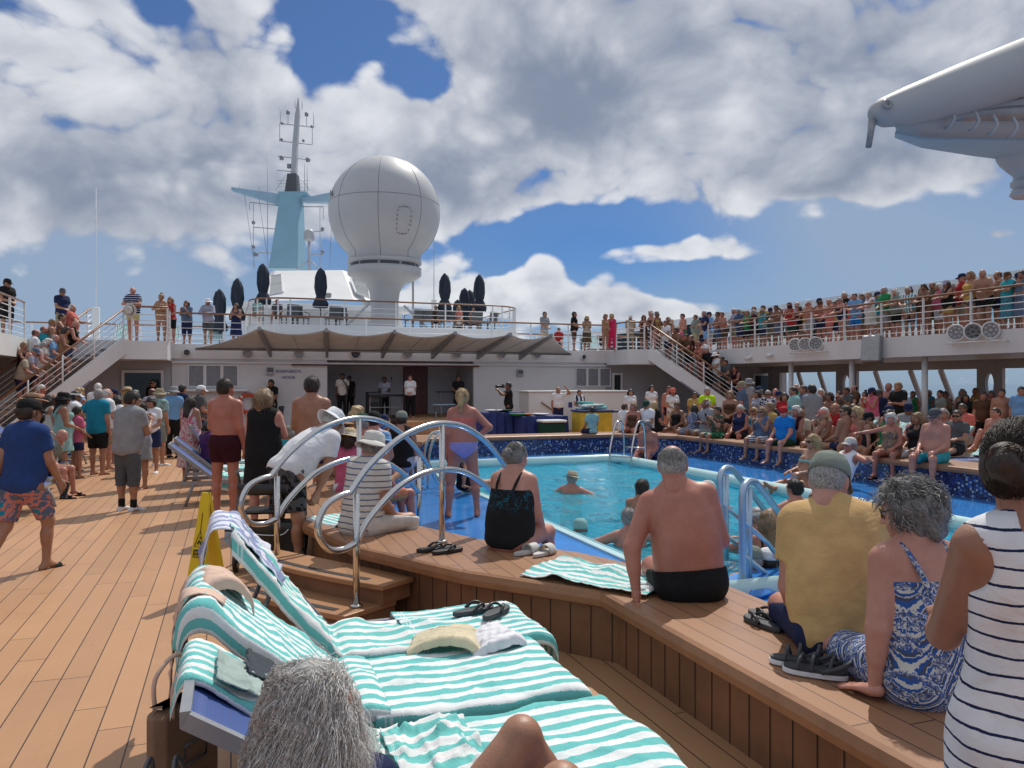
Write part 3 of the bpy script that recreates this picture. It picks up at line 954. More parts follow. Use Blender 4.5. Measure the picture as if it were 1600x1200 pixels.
# ventilation speakers on the fascia
def porthole(px, py, y, r, mat, grp, lab, hub=M_speaker):
	x = AY(px, y); z = ZAT(py, x, y)
	o = thing('wall_speaker', lab, 'speaker', (x, y, z), group=grp)
	M = Matrix.Translation((0, 0, 0)) @ Matrix.Rotation(R(90), 4, 'X')
	mb = MB(); mb.lathe([(r, 0), (r*1.05, .06), (r*.98, .13), (r*.82, .13), (r*.8, .05)], (0, 0, 0), 20, M)
	mb.build('housing', M_white, o)
	mb = MB(); mb.lathe([(0, .06), (r*.8, .055)], (0, 0, 0), 20, M)
	for k in range(6):
		a = R(60*k)
		mb.lathe([(0, .075), (r*.19, .07), (r*.19, .05)], (r*.5*math.cos(a), r*.5*math.sin(a), 0), 8, M)
	mb.lathe([(0, .085), (r*.2, .075), (r*.2, .05)], (0, 0, 0), 8, M)
	mb.build('grille', hub, o)
for k, px in enumerate((387, 467, 555, 636, 713, 783, 838)):
	porthole(px, 555, 29.38, .20, M_white, 'round speakers under the awning', 'round white speaker under the stage awning, %s' % ('nearest the left window', 'above the lettering', 'above the left edge of the stage', 'above the mahogany door', 'above the right edge of the stage', 'above the photographer', 'last one before the right windows')[k], M_dgrey if k == 2 else M_speaker)
porthole(292, 553, 29.38, .13, M_white, 'small floodlights on the fascia', 'small round floodlight at the left end of the stage fascia', M_dgrey)
porthole(911, 560, 29.38, .13, M_white, 'small floodlights on the fascia', 'small round floodlight at the right end of the stage fascia', M_dgrey)
# awning with brackets
aw = thing('stage_awning', 'beige canvas awning with scalloped edge held by grey brackets over the stage', 'awning')
yr, yf = 29.25, 27.4
brk = [(405, 423), (510, 511), (617, 597), (712, 675), (798, 746), (862, 812)]
zr, zf = 2.98, 3.62
Bx = []
for pf, pr in brk:
	xf, xr = AY(pf, yf), AY(pr, yr)
	Bx.append((xf, xr))
ends = (AY(305, yr), AY(892, yr))
for (xf, xr) in Bx:
	mb = MB()
	L = Vector((xf-xr, yf-yr, zf-zr))
	pr, pf = Vector((xr, yr, zr-.28)), Vector((xf, yf, zf))
	w = Vector((.05, 0, 0))
	top = Vector((xr, yr, zr+.02))
	vs = [pr-w, pr+w, top+w, top-w, pf+w+Vector((0, 0, -.09)), pf-w+Vector((0, 0, -.09)), pf+w+Vector((0, 0, .05)), pf-w+Vector((0, 0, .05))]
	mb.add(vs, [(0, 1, 4, 5), (3, 7, 6, 2), (0, 5, 7, 3), (1, 2, 6, 4), (5, 4, 6, 7), (0, 3, 2, 1)])
	b = mb.build('bracket', M_grey, aw)
	mb = MB()
	for k in range(4):
		c = pr.lerp(pf, .18+.2*k)+Vector((0, 0, .09-.012*k))
		for sx in (-1, 1):
			M = Matrix.Translation(c+Vector((sx*.052, 0, 0))) @ Matrix.Rotation(R(90), 4, 'Y')
			mb.lathe([(0, 0), (.045, 0)], (0, 0, 0), 12, M)
	mb.build('lightening_holes', M_speaker, b)
cols = [(None, ends[0])]+[(xf, xr) for xf, xr in Bx]+[(None, ends[1])]
for i in range(len(cols)-1):
	a, b = cols[i], cols[i+1]
	mb = MB()
	def fn(u, v, a=a, b=b):
		def pt(c, v, other):
			xf = c[0] if c[0] is not None else c[1]
			f = Vector((xf, yf, zf)) if c[0] is not None else Vector((c[1], yr-.05, zr))
			return Vector((c[1], yr, zr)).lerp(f, v)
		p = pt(a, v, b).lerp(pt(b, v, a), u)
		sag = .17*(4*u*(1-u))*v
		if a[0] is None or b[0] is None: sag *= .6
		# front edge scallops back towards the wall and the cloth sags
		p.y += .35*(4*u*(1-u))*v*(0 if (a[0] is None or b[0] is None) else 1)
		p.z -= sag
		return p
	mb.grid(fn, 14, 8)
	o = mb.build('canvas', M_canvas, aw)
	s = o.modifiers.new('s', 'SOLIDIFY'); s.thickness = .012
	if a[0] is not None and b[0] is not None:
		mb = MB(); mb.tube([fn(.5, v/8)-Vector((0, 0, .008)) for v in range(9)], .008, 6)
		mb.build('seam', M_grey, o)
mb = MB(); mb.tube([(ends[0], yr-.03, zr-.03), (ends[1], yr-.03, zr-.03)], .035, 8)
mb.build('rear_bar', M_grey, aw)
# lettering beside the stage
def text(name, s, size, mat, M, parent=None, ext=0.004, align='CENTER'):
	cu = bpy.data.curves.new(name, 'FONT')
	cu.body = s; cu.size = size; cu.extrude = ext; cu.align_x = align
	tmp = bpy.data.objects.new(name, cu)
	COL.objects.link(tmp)
	dg = bpy.context.evaluated_depsgraph_get()
	me = bpy.data.meshes.new_from_object(tmp.evaluated_get(dg))
	bpy.data.objects.remove(tmp)
	o = link(name, me, None, parent)
	me.materials.clear(); me.materials.append(mat)
	o.matrix_local = M
	return o
xt = AY(451, YW)
sg = thing('wall_lettering', "navy letters reading SHEPHERD'S HOOK on the white wall left of the stage", 'sign', (xt, YW-.012, 2.05))
text('lettering', "SHEPHERD'S", .165, M_navyink, Matrix.Translation((0, 0, .08)) @ Matrix.Rotation(R(90), 4, 'X'), sg)
text('lettering', "HOOK", .165, M_navyink, Matrix.Translation((0, 0, -.14)) @ Matrix.Rotation(R(90), 4, 'X'), sg)
for px, py, lab in ((422, 582, 'grey wall telephone box beside the lettering'), (812, 585, 'grey wall box right of the photographer')):
	x = AY(px, YW-.02)
	o = thing('wall_box', lab, 'wall box', (x, YW-.01, ZAT(py, x, YW)))
	mb = MB(); mb.rbox(-.13, -.12, -.14, .13, 0, .14, .02); mb.build('case', M_speaker, o)
	mb = MB(); mb.rbox(-.10, -.135, -.03, .10, -.121, .11, .005); mb.build('window', M_dgrey, o)
# small roof rail and cable over the alcove
mb = MB(); mb.tube([(AL0-1.3, YW-.14, ZB-.09), (AL1+.2, YW-.14, ZB-.09)], .03, 8)
tag(mb.build('curtain_track', M_door), 'thin reddish curtain track along the top of the stage opening', 'curtain track')

# bar counter to starboard of the stage
bc = thing('bar_counter', 'long white bar counter right of the stage behind the yellow towel bin', 'counter')
bx0, bx1, by = AY(826, 25.9), AY(980, 25.9), 25.9
mb = MB(); mb.rbox(bx0, by, 0.002, bx1, by+1.0, 1.42, .02); mb.build('body', M_white, bc)
mb = MB(); mb.rbox(bx0-.06, by-.06, 1.42, bx1+.06, by+1.06, 1.48, .015); mb.build('top', M_white, bc)
mb = MB(); mb.tube([(AY(846, by-.06), by-.06, 1.05), (AY(866, by-.06), by-.06, .72)], .025, 8); mb.build('handrail', M_railwood, bc)
mb = MB(); mb.rbox(AY(888, by), by-.012, .85, AY(894, by), by-.001, 1.05, .004); mb.build('round_sign', M_navyink, bc)
# dark doorways under the galleries
def doorway(lab, x0, x1, y, z1=2.2):
	o = thing('doorway', lab, 'doorway', ((x0+x1)/2, y, 0))
	w = (x1-x0)/2
	mb = MB(); mb.box(-w, -.06, 0, -w+.09, 0, z1); mb.box(w-.09, -.06, 0, w, 0, z1); mb.box(-w+.09, -.06, z1-.09, w-.09, 0, z1)
	mb.build('frame', M_white, o)
	mb = MB(); mb.box(-w+.09, -.03, 0.002, w-.09, -.005, z1-.09)
	mb.build('glass', M_darkglass, o)
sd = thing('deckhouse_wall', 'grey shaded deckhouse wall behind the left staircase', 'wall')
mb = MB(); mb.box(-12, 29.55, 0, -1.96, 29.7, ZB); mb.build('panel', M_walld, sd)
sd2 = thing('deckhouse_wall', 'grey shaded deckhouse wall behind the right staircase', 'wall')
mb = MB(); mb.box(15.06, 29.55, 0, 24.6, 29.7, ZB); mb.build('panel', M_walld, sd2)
doorway('wide dark glass doorway left of the stage where a man in sunglasses stands', AY(190, 29.5), AY(256, 29.5), 29.5)
doorway('dark narrow doorway beside the right-hand windows', AY(956, 29.5), AY(972, 29.5), 29.5)
doorway('blue grey glass door behind the foot of the right staircase', AY(1176, 29.5), AY(1208, 29.5), 29.5)

# starboard screen wall with big slanted windows
sw = thing('promenade_wall', 'white promenade wall with large open windows facing the sea', 'wall')
XW = 23.2
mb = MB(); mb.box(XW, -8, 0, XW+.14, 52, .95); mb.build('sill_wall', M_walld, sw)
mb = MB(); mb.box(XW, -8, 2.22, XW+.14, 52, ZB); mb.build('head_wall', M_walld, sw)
def pier(pxa, pxb, hole=True):
	ya, yb = AX(pxa, XW), AX(pxb, XW)
	y0, y1 = min(ya, yb), max(ya, yb)
	mb = MB()
	if not hole:
		mb.box(XW, y0, .95, XW+.14, y1, 2.22)
	else:
		yc, hw = (y0+y1)/2, (y1-y0)/2
		n = 24
		ins = [(yc+.34*hw*math.cos(2*math.pi*k/n), 1.72+.36*math.sin(2*math.pi*k/n)) for k in range(n)]
		def sq(k):
			a = 2*math.pi*k/n
			c, s = math.cos(a), math.sin(a)
			m = max(abs(c), abs(s))
			return (yc+hw*c/m, 1.585+.635*s/m)
		outp = [sq(k) for k in range(n)]
		vs = [(XW, p[0], p[1]) for p in ins+outp]+[(XW+.14, p[0], p[1]) for p in ins+outp]
		fs = []
		for k in range(n):
			k2 = (k+1) % n
			fs += [(k, k2, n+k2, n+k), (2*n+k2, 2*n+k, 3*n+k, 3*n+k2), (k2, k, 2*n+k, 2*n+k2), (n+k, n+k2, 3*n+k2, 3*n+k)]
		mb.add(vs, fs)
	mb.build('pier', M_walld, sw)
pier(1306, 1338); pier(1526, 1566); pier(1200, 1218, False); pier(1690, 1735)
for px in (1252, 1285, 1374, 1430, 1478, 1628):
	y = AX(px, XW)
	mb = MB(); mb.bar((XW+.07, y-.28, .95), (XW+.07, y+.28, 2.22), .09, .16); mb.build('mullion', M_white, sw)
mb = MB(); mb.tube([(XW-.15, -8, 1.02), (XW-.15, 52, 1.02)], .025, 8); mb.build('grab_rail', M_dgrey, sw)
for k, (px, X) in enumerate(((1331, 19.1), (1445, 19.1), (1236, 19.1), (1640, 19.1))):
	y = AX(px, X)
	mb = MB(); mb.tube([(X, y, .002), (X, y, ZB)], .085, 14)
	mb.lathe([(.13, 0.002), (.13, .03), (.09, .05)], (X, y, 0), 14)
	o = mb.build('deck_pillar', M_white)
	tag(o, 'white round deck pillar under the starboard gallery, %s' % ('behind the bare-backed man with sunglasses', 'left of the dark haired woman in stripes', 'near the right staircase foot', 'hidden beside the striped dress')[k], 'pillar', 'deck pillars')
# port side wall below the gallery
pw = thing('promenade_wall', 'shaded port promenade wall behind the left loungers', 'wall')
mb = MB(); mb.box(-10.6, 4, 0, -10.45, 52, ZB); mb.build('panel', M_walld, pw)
# wind screens on the upper deck
ws = thing('wind_screen', 'tall glass wind screen with beige top band along the starboard upper deck', 'wind screen')
XS = 23.4
mb = MB(); mb.box(XS, -8, 4.95, XS+.12, 50, 5.33); mb.build('top_band', M_canvas, ws)
mb = MB(); mb.box(XS, -8, ZU, XS+.12, 50, 3.75); mb.build('lower_band', M_white, ws)
mb = MB(); mb.box(XS+.05, -8, 3.75, XS+.07, 50, 4.95); mb.build('glass', M_glass, ws)
for k in range(24):
	y = -6+2.4*k
	mb = MB(); mb.box(XS-.05, y, ZU, XS-.001, y+.10, 4.95); mb.build('post', M_white, ws)
ws = thing('wind_screen', 'low glass wind screen along the port upper deck beyond the left stairs', 'wind screen')
mb = MB(); mb.box(-11.7, 10, ZU, -11.6, 50, 3.5); mb.build('lower_band', M_white, ws)
mb = MB(); mb.box(-11.66, 10, 3.5, -11.64, 50, 4.3); mb.build('glass', M_glass, ws)
for k in range(17):
	y = 10+2.4*k
	mb = MB(); mb.box(-11.599, y, ZU, -11.54, y+.1, 4.3); mb.build('post', M_white, ws)

# speaker cabinet and lamp clusters hung on the starboard fascia
x, y = EX1-.16, AX(1362, EX1-.2)
o = thing('loudspeaker', 'big grey loudspeaker cabinet hung on the starboard gallery fascia', 'loudspeaker', (x, y, ZAT(548, x, y)), R(0))
M = Matrix.Rotation(R(-62), 4, 'Z') @ Matrix.Rotation(R(-10), 4, 'X')
mb = MB(); mb.rbox(-.28, -.22, -.42, .28, .22, .40, .03, M); mb.build('cabinet', M_grey, o)
mb = MB(); mb.rbox(-.25, -.235, -.39, .25, -.221, .37, .005, M); mb.build('grille', M_speaker, o)
mb = MB(); mb.tube([(0, 0, .40), (.12, 0, .55), (.2, 0, .55)], .02, 8); mb.build('bracket', M_grey, o)
def lampbank(lab, px, py, mats):
	x = EX1-.25; y = AX(px, x)
	o = thing('floodlight_bank', lab, 'floodlights', (x, y, ZAT(py, x, y)), group='floodlight banks on the gallery edge')
	for k in range(3):
		yy = .5*(k-1)*-1.0
		M = Matrix.Translation((0, yy, 0)) @ Matrix.Rotation(R(-55+12*k), 4, 'Z') @ Matrix.Rotation(R(90), 4, 'X')
		mb = MB(); mb.lathe([(0, -.18), (.14, -.16), (.22, 0), (.235, .03), (.20, .035), (.19, .0)], (0, 0, 0), 20, M)
		b = mb.build('lamp', M_white, o)
		mb = MB(); mb.lathe([(0, .03), (.05, .032), (.05, .02)], (0, 0, 0), 8, M)
		for q in range(7):
			a = 2*math.pi*q/7
			mb.lathe([(0, .035), (.042, .03), (.042, .0)], (.125*math.cos(a), .125*math.sin(a), 0), 8, M)
		mb.build('lenses', M_speaker if mats[k] else M_dgrey, b)
	mb = MB(); mb.tube([(0, -.8, -.28), (0, .8, -.28)], .025, 8)
	for k in range(3): mb.tube([(0, .5*(1-k), -.28), (0, .5*(1-k), -.15)], .015, 6)
	mb.tube([(0, -.8, -.28), (.25, -.8, -.28)], .02, 6); mb.tube([(0, .8, -.28), (.25, .8, -.28)], .02, 6)
	mb.build('mount', M_white, o)
lampbank('bank of three round floodlights on the gallery below the yellow swimsuit', 1520, 520, (1, 0, 1))
lampbank('bank of three round floodlights on the gallery left of the big loudspeaker', 1258, 540, (1, 1, 1))
for k, (px, py) in enumerate(((1170, 561), (1203, 557))):
	x = EX1-.1; y = AX(px, x)
	o = thing('security_camera', 'small white security camera on the starboard fascia, %s' % ('left one', 'right one')[k], 'camera', (x, y, ZAT(py, x, y)))
	mb = MB(); mb.lathe([(0, -.16), (.07, -.15), (.08, .12), (.06, .16)], (0, 0, 0), 12, Matrix.Rotation(R(70), 4, 'Y')); mb.build('housing', M_white, o)
	mb = MB(); mb.tube([(0, 0, 0), (.12, 0, .1)], .02, 6); mb.build('bracket', M_grey, o)

# ------------------------------------------------------------------ radome, mast, bridge house
YR = 34.6
xr = AY(601, YR); dr = DEP(xr, YR)
rad = thing('radome', 'huge white satellite radome with panel seams on a flared white pedestal', 'radome', (xr, YR, 4.05))
Rr = 86*dr/F
zc = ZAT(335, xr, YR)-4.05
prof = []
for k in range(31):
	a = R(90-k*4.72)
	prof.append((Rr*math.cos(a), zc+Rr*math.sin(a)))
zcol = ZAT(400, xr, YR)-4.05
prof = [p for p in prof if p[1] > zcol+.25]
prof += [(1.62, zcol+.0), (1.60, zcol-.30)]
mb = MB(); mb.lathe(prof, (0, 0, 0), 64); dome = mb.build('dome', M_dome, rad)
mb = MB()
zs = [p for p in prof]
for k in range(8):
	a = R(-62+45*k)
	mb.tube([(p[0]*1.0*math.cos(a), p[0]*math.sin(a), p[1]) for p in prof], .012, 6)
for zz in (zc+.35, zcol+.06):
	rr = math.sqrt(max(.01, Rr**2-(zz-zc)**2)) if zz > zcol+.3 else 1.625
	mb.tube([(rr*math.cos(R(6*k)), rr*math.sin(R(6*k)), zz) for k in range(60)], .012, 6, closed=True)
mb.build('seams', M_seamg, dome)
# access hatch outline on the sphere
def sph(a, z):
	rr = math.sqrt(Rr**2-(z-zc)**2)+.012
	return (rr*math.cos(a), rr*math.sin(a), z)
ah = math.atan2(-YR, -xr)+R(20)
for k in range(20):
	mb = MB()
	t = 2*math.pi*k/20
	c, s = math.cos(t), math.sin(t)
	m = (abs(c)**4+abs(s)**4)**-.25
	mb.lathe([(0, .03), (.03, .02), (.03, -.02), (0, -.03)], sph(ah+R(7.5)*c*m, zc-.75+.55*s*m), 6)
	mb.build('hatch_bolt', M_seamg, dome)
Mx = Matrix.Translation(sph(math.atan2(-YR, -xr)-R(68), zc+.42)) @ Matrix.Rotation(math.atan2(-YR, -xr)-R(68)+R(90), 4, 'Z') @ Matrix.Rotation(R(90), 4, 'X')
text('letter', 'N', .5, M_ink, Mx, dome)
zt = ZAT(413, xr, YR)-4.05
mb = MB(); mb.lathe([(1.66, zcol-.30), (1.66, zcol-.44), (1.52, zcol-.46), (1.52, zcol-.62), (1.68, zcol-.64), (1.64, zcol-.95), (1.35, zcol-1.15), (.86, zcol-1.34), (.68, zcol-1.7), (.62, zcol-2.2), (.62, .7), (.8, .3), (1.0, 0)], (0, 0, 0), 48)
ped = mb.build('pedestal', M_dome, rad)
for k in range(10):
	mb = MB()
	a0 = 2*math.pi*k/10
	pts = [(1.535*math.cos(a0+R(3.2*j)), 1.535*math.sin(a0+R(3.2*j))) for j in range(11)]
	for p, q in zip(pts[:-1], pts[1:]):
		mb.add([(p[0], p[1], zcol-.60), (q[0], q[1], zcol-.60), (q[0], q[1], zcol-.48), (p[0], p[1], zcol-.48)], [(0, 1, 2, 3)])
	mb.build('vent_slot', M_dgrey, ped)
for sx in (-1, 1):
	mb = MB(); mb.bar((sx*.8, -.4, 1.2), (sx*2.0, -.8, 0), .08, .10); mb.build('strut', M_dome, rad)
mb = MB(); mb.tube([(1.35, .2, 0), (1.35, .2, 3.4)], .05, 8); mb.build('pipe', M_dome, rad)

YH = 44.0
bh = thing('bridge_house', 'white sloping bridge house with slanted windows behind the radome', 'bridge house', (CX, YH, 0))
def Pb(px, py, y):
	x = AY(px, y); return Vector((x-CX, y-YH, ZAT(py, x, y)))
yb0, yb1 = 42.5, 46
top = [Pb(424, 424, yb1), Pb(548, 424, yb1), Pb(586, 452, yb1+1), Pb(595, 470, yb1)]
mb = MB()
fl = [Pb(398, 474, yb0+1.5), Pb(414, 472, yb0), Pb(552, 470, yb0), Pb(612, 474, yb0+2)]
tp = [Pb(424, 426, yb1+1), Pb(430, 425, yb1), Pb(535, 424, yb1), Pb(584, 440, yb1+2)]
bk = [Vector((tp[0].x, 10, tp[0].z)), Vector((tp[3].x, 10, tp[3].z))]
vs = fl+tp+bk+[Vector((fl[0].x, 10, fl[0].z)), Vector((fl[3].x, 10, fl[3].z))]
mb.add(vs, [(0, 1, 5, 4), (1, 2, 6, 5), (2, 3, 7, 6), (4, 5, 6, 7, 9, 8), (0, 4, 8, 10), (3, 11, 9, 7)])
mb.box(fl[0].x-.5, 0, 3.2, fl[3].x+.5, 10, fl[1].z-.06)
mb.box(fl[0].x-.9, -1.5, fl[1].z-.35, fl[3].x+.6, 10, fl[1].z-.05)
mb.build('house', M_white, bh)
def bwin(pxs, nm):
	q = []
	for (px, py, t) in pxs:
		# on the sloped front between fl and tp
		y = yb0+(yb1-yb0)*t-.03
		q.append(Pb(px, py, y))
	mb = MB(); c = sum(q, Vector())/4
	mb.add(q, [(0, 1, 2, 3)])
	o = mb.build('window', M_hatchglass, bh)
	s = o.modifiers.new('s', 'SOLIDIFY'); s.thickness = .05; s.offset = 0
	mb = MB()
	for i in range(4):
		mb.bar(q[i], q[(i+1) % 4], .09, .09)
	mb.bar(q[0].lerp(q[3], .5), q[1].lerp(q[2], .5), .07, .08)
	mb.build('frame', M_white, o)
bwin([(420, 462, .18), (442, 458, .25), (440, 431, .85), (422, 434, .8)], 'window')
bwin([(556, 459, .22), (578, 468, .05), (574, 445, .5), (548, 438, .7)], 'window')
mb = MB(); mb.rbox(AY(508, 42)-CX, -2, ZAT(466, AY(508, 42), 42), AY(518, 42)-CX, -1.5, ZAT(459, AY(508, 42), 42), .03)
mb.build('vent_box', M_grey, bh)
# mast
YM = 78.0
xm = AY(456, YM); dm = DEP(xm, YM)
ms = thing('ship_mast', 'tall white and light blue ship mast with yards, radar and antennas', 'mast', (xm, YM, 0))
def Pm(px, py, dy=0.0):
	l = (px-456)*dm/F
	return Vector((l*CY, -l*SY+dy, ZC+(602-py)*dm/F))
def loft(secs, mat, name):
	mb = MB()
	vs, fs = [], []
	for (xa, xb, py, t) in secs:
		a, b = Pm(xa, py), Pm(xb, py)
		d = Vector((SY, CY, 0))*t
		vs += [a-d, b-d, b+d, a+d]
	for k in range(len(secs)-1):
		for i in range(4):
			j = (i+1) % 4
			fs.append((4*k+i, 4*k+j, 4*k+4+j, 4*k+4+i))
	fs.append((0, 1, 2, 3)); n = len(vs); fs.append((n-4, n-3, n-2, n-1))
	mb.add(vs, fs)
	return mb.build(name, mat, ms)
loft([(428, 472, 425, 1.6), (430, 472, 405, 1.4), (442, 470, 312, 1.0), (438, 482, 305, 1.0)], M_blue, 'funnel_base')
loft([(448, 467, 304, .7), (451, 465, 275, .5)], M_dgrey, 'lattice')
loft([(455.5, 463, 278, .35), (458, 465, 230, .28), (461.5, 468, 182, .2), (463, 468, 174, .15), (465.5, 466.5, 155, .05)], M_dome, 'upper_mast')
def yard(pts, r, name='yard', mat=M_dome):
	mb = MB(); mb.tube([Pm(*p) for p in pts], r, 6); mb.build(name, mat, ms)
for (a, b, h) in (((364, 297), (442, 314), 0.5), ((475, 314), (530, 309), 0.5)):
	mb = MB()
	p, q = Pm(*a), Pm(*b)
	d = Vector((SY, CY, 0))*.45
	z0 = Vector((0, 0, .28)); z1 = Vector((0, 0, .45))
	vs = [p-d-z0*.9, q-d-z1*1.4, q+d-z1*1.4, p+d-z0*.9, p-d+z0*.2, q-d+z1, q+d+z1, p+d+z0*.2]
	mb.add(vs, [(0, 3, 2, 1), (4, 5, 6, 7), (0, 1, 5, 4), (1, 2, 6, 5), (2, 3, 7, 6), (3, 0, 4, 7)])
	mb.build('cross_arm', M_bluepale, ms)
ants = [[(438, 195), (491, 201)], [(436, 222), (487, 228)], [(434, 246), (486, 252)], [(433, 268), (455, 270)],
		[(390, 318), (441, 324)], [(396, 357), (436, 360)], [(395, 397), (436, 397)], [(472, 325), (505, 325)], [(490, 364), (505, 363)], [(484, 400), (505, 400)]]
for a in ants: yard(a, .05)
for (px, y0, y1) in ((438, 170, 195), (450, 175, 196), (479, 180, 200), (490, 178, 201), (437, 195, 222), (488, 200, 228), (461, 157, 172), (472, 160, 172), (476, 258, 306),
					 (396, 318, 420), (418, 240, 400), (500, 325, 420), (405, 292, 300), (374, 292, 300), (506, 305, 315), (390, 318, 330), (505, 325, 345), (480, 262, 306)):
	yard([(px, y0), (px, y1)], .035)
for (px, py, r) in ((450, 178, .18), (479, 181, .18), (440, 249, .2), (481, 252, .2), (441, 195, .12), (487, 200, .12), (396, 350, .16), (396, 388, .16), (504, 360, .16), (504, 396, .16), (474, 222, .12), (440, 220, .12), (452, 262, .22), (400, 400, .2)):
	mb = MB(); c = Pm(px, py); mb.lathe([(0, -r), (r, -r*.8), (r, r), (0, r*1.2)], tuple(c), 8); mb.build('antenna', M_grey, ms)
for (a, b) in (((382, 305), (398, 420)), ((404, 308), (420, 420)), ((470, 312), (470, 400)), ((520, 312), (515, 420)), ((447, 275), (430, 300)), ((467, 275), (484, 300))):
	mb = MB(); mb.tube([Pm(*a), Pm(*b)], .02, 4); mb.build('stay', M_grey, ms)
for k in range(5):
	py = 284+5*k
	mb = MB(); mb.tube([Pm(432+k, py), Pm(484-k, py)], .025, 4); mb.build('platform_rail', M_dome, ms)
rd = thing('satellite_pod', 'small white satellite pod on a mast between the blue mast and the radome', 'satellite pod', (AY(483, 70), 70, 0))
q0 = DEP(AY(483, 70), 70)
zz = lambda py: ZC+(602-py)*q0/F
mb = MB(); mb.lathe([(0, zz(360)), (.3, zz(361)), (.45, zz(365)), (.47, zz(376)), (.3, zz(379)), (.12, zz(380)), (0, zz(380))], (0, 0, 0), 20); mb.build('pod', M_dome, rd)
mb = MB(); mb.tube([(0, 0, zz(380)), (0, 0, zz(425))], .12, 8); mb.tube([(0, 0, zz(408)), (1.1, 0, zz(424))], .06, 6); mb.tube([(0, 0, zz(408)), (-1.1, 0, zz(424))], .06, 6); mb.build('stand', M_dome, rd)
# whip aerials
for k, (px, y, p0, p1, lab) in enumerate(((150, 34, 296, 482, 'thin white whip aerial standing beyond the left landing'), (678, 40, 360, 470, 'thin dark whip aerial right of the radome'))):
	x = AY(px, y)
	o = thing('whip_aerial', lab, 'aerial', (x, y, ZU))
	mb = MB(); mb.tube([(0, 0, 0), (0, 0, ZAT(p1, x, y)-ZU+.2), (0, 0, ZAT(p0, x, y)-ZU)], [.05, .02, .01], 6); mb.build('rod', M_grey if k else M_white, o)
	mb = MB(); mb.rbox(-.12, -.12, 0, .12, .12, ZAT(p1, x, y)-ZU, .02); mb.build('base', M_white, o)

# overhanging arm at upper right
oh = thing('screen_gantry', 'white rounded overhead gantry arm with pale blue underside and cable loops', 'gantry')
def Po(px, py, d):
	x, y = D_(px, d); return Vector((x, y, ZC+(602-py)*d/F))
sec = [(1361, 182, 10.6, .05), (1366, 180, 10.6, .13), (1380, 178, 10.65, .2), (1420, 168, 10.7, .27), (1500, 142, 10.8, .34), (1600, 108, 11.0, .40), (1760, 55, 11.3, .46), (1950, 0, 11.7, .5)]
mb = MB(); mb.tube([Po(a, b, d) for a, b, d, r in sec], [r for *_, r in sec], 24)
mb.build('arm', M_gantry, oh)
mb = MB()
lo = [(1400, 205, 10.9), (1440, 214, 10.9), (1520, 216, 11.2), (1620, 218, 11.6), (1950, 225, 12.4)]
hi = [(1395, 190, 10.6), (1440, 185, 10.75), (1520, 170, 10.9), (1620, 150, 11.1), (1950, 80, 11.8)]
ed = [(1400, 212, 11.6), (1440, 228, 12.2), (1520, 241, 13.0), (1620, 254, 14.0), (1950, 290, 16.0)]
vs = [Po(*p) for p in hi+lo+ed]
n = 5
mb.add(vs[:2*n], [(i, i+1, n+i+1, n+i) for i in range(n-1)], True)
o = mb.build('fairing', M_gantry, oh)
s = o.modifiers.new('s', 'SOLIDIFY'); s.thickness = .05
mb = MB()
mb.add(vs[n:], [(i, i+1, n+i+1, n+i) for i in range(n-1)], False)
o = mb.build('underside', M_bluepale, oh)
s = o.modifiers.new('s', 'SOLIDIFY'); s.thickness = .05
mb = MB(); mb.tube([Po(1460, 192, 10.95), Po(1520, 180, 11.0), Po(1640, 176, 11.2), Po(1800, 168, 11.4)], .11, 10); mb.build('conduit', M_grey, oh)
for px, py in ((1485, 186), (1523, 190), (1552, 196), (1583, 200), (1612, 204)):
	mb = MB(); mb.tube(smooth_path([Po(px, py-14, 10.75), Po(px+6, py, 10.7), Po(px-2, py+14, 10.75), Po(px-8, py+16, 10.85)], 5), .022, 8); mb.build('cable_loop', M_gantry, oh)
mb = MB(); mb.tube([Po(1363, 190, 10.6), Po(1361, 205, 10.6), Po(1357, 232, 10.6)], [.06, .045, .04], 10); mb.build('drip_spout', M_grey, oh)
mb = MB(); mb.lathe([(.07, 0), (.075, .02), (.04, .03), (.035, 0)], (0, 0, 0), 14, Matrix.Translation(Po(1386, 165, 10.44)) @ Matrix.Rotation(R(-20), 4, 'Z') @ Matrix.Rotation(R(80), 4, 'X')); mb.build('lens', M_grey, oh)
pd = thing('hanging_lamp_pod', 'white hanging lamp pod below the overhead gantry at the right edge', 'lamp', tuple(Po(1604, 255, 13)))
mb = MB(); mb.lathe([(.45, .1), (.40, .0), (.27, -.15), (.2, -.22), (.2, -.30)], (0, 0, 0), 24); mb.build('hood', M_dome, pd)
mb = MB(); mb.lathe([(.2, -.30), (.24, -.33), (.24, -.40), (.16, -.46), (.23, -.47), (.25, -.55), (.2, -.6), (0, -.6)], (0, 0, 0), 24); mb.build('lens', M_dome, pd)
mb = MB(); mb.lathe([(.165, -.405), (.165, -.462)], (0, 0, 0), 24); mb.build('dark_band', M_dgrey, pd)
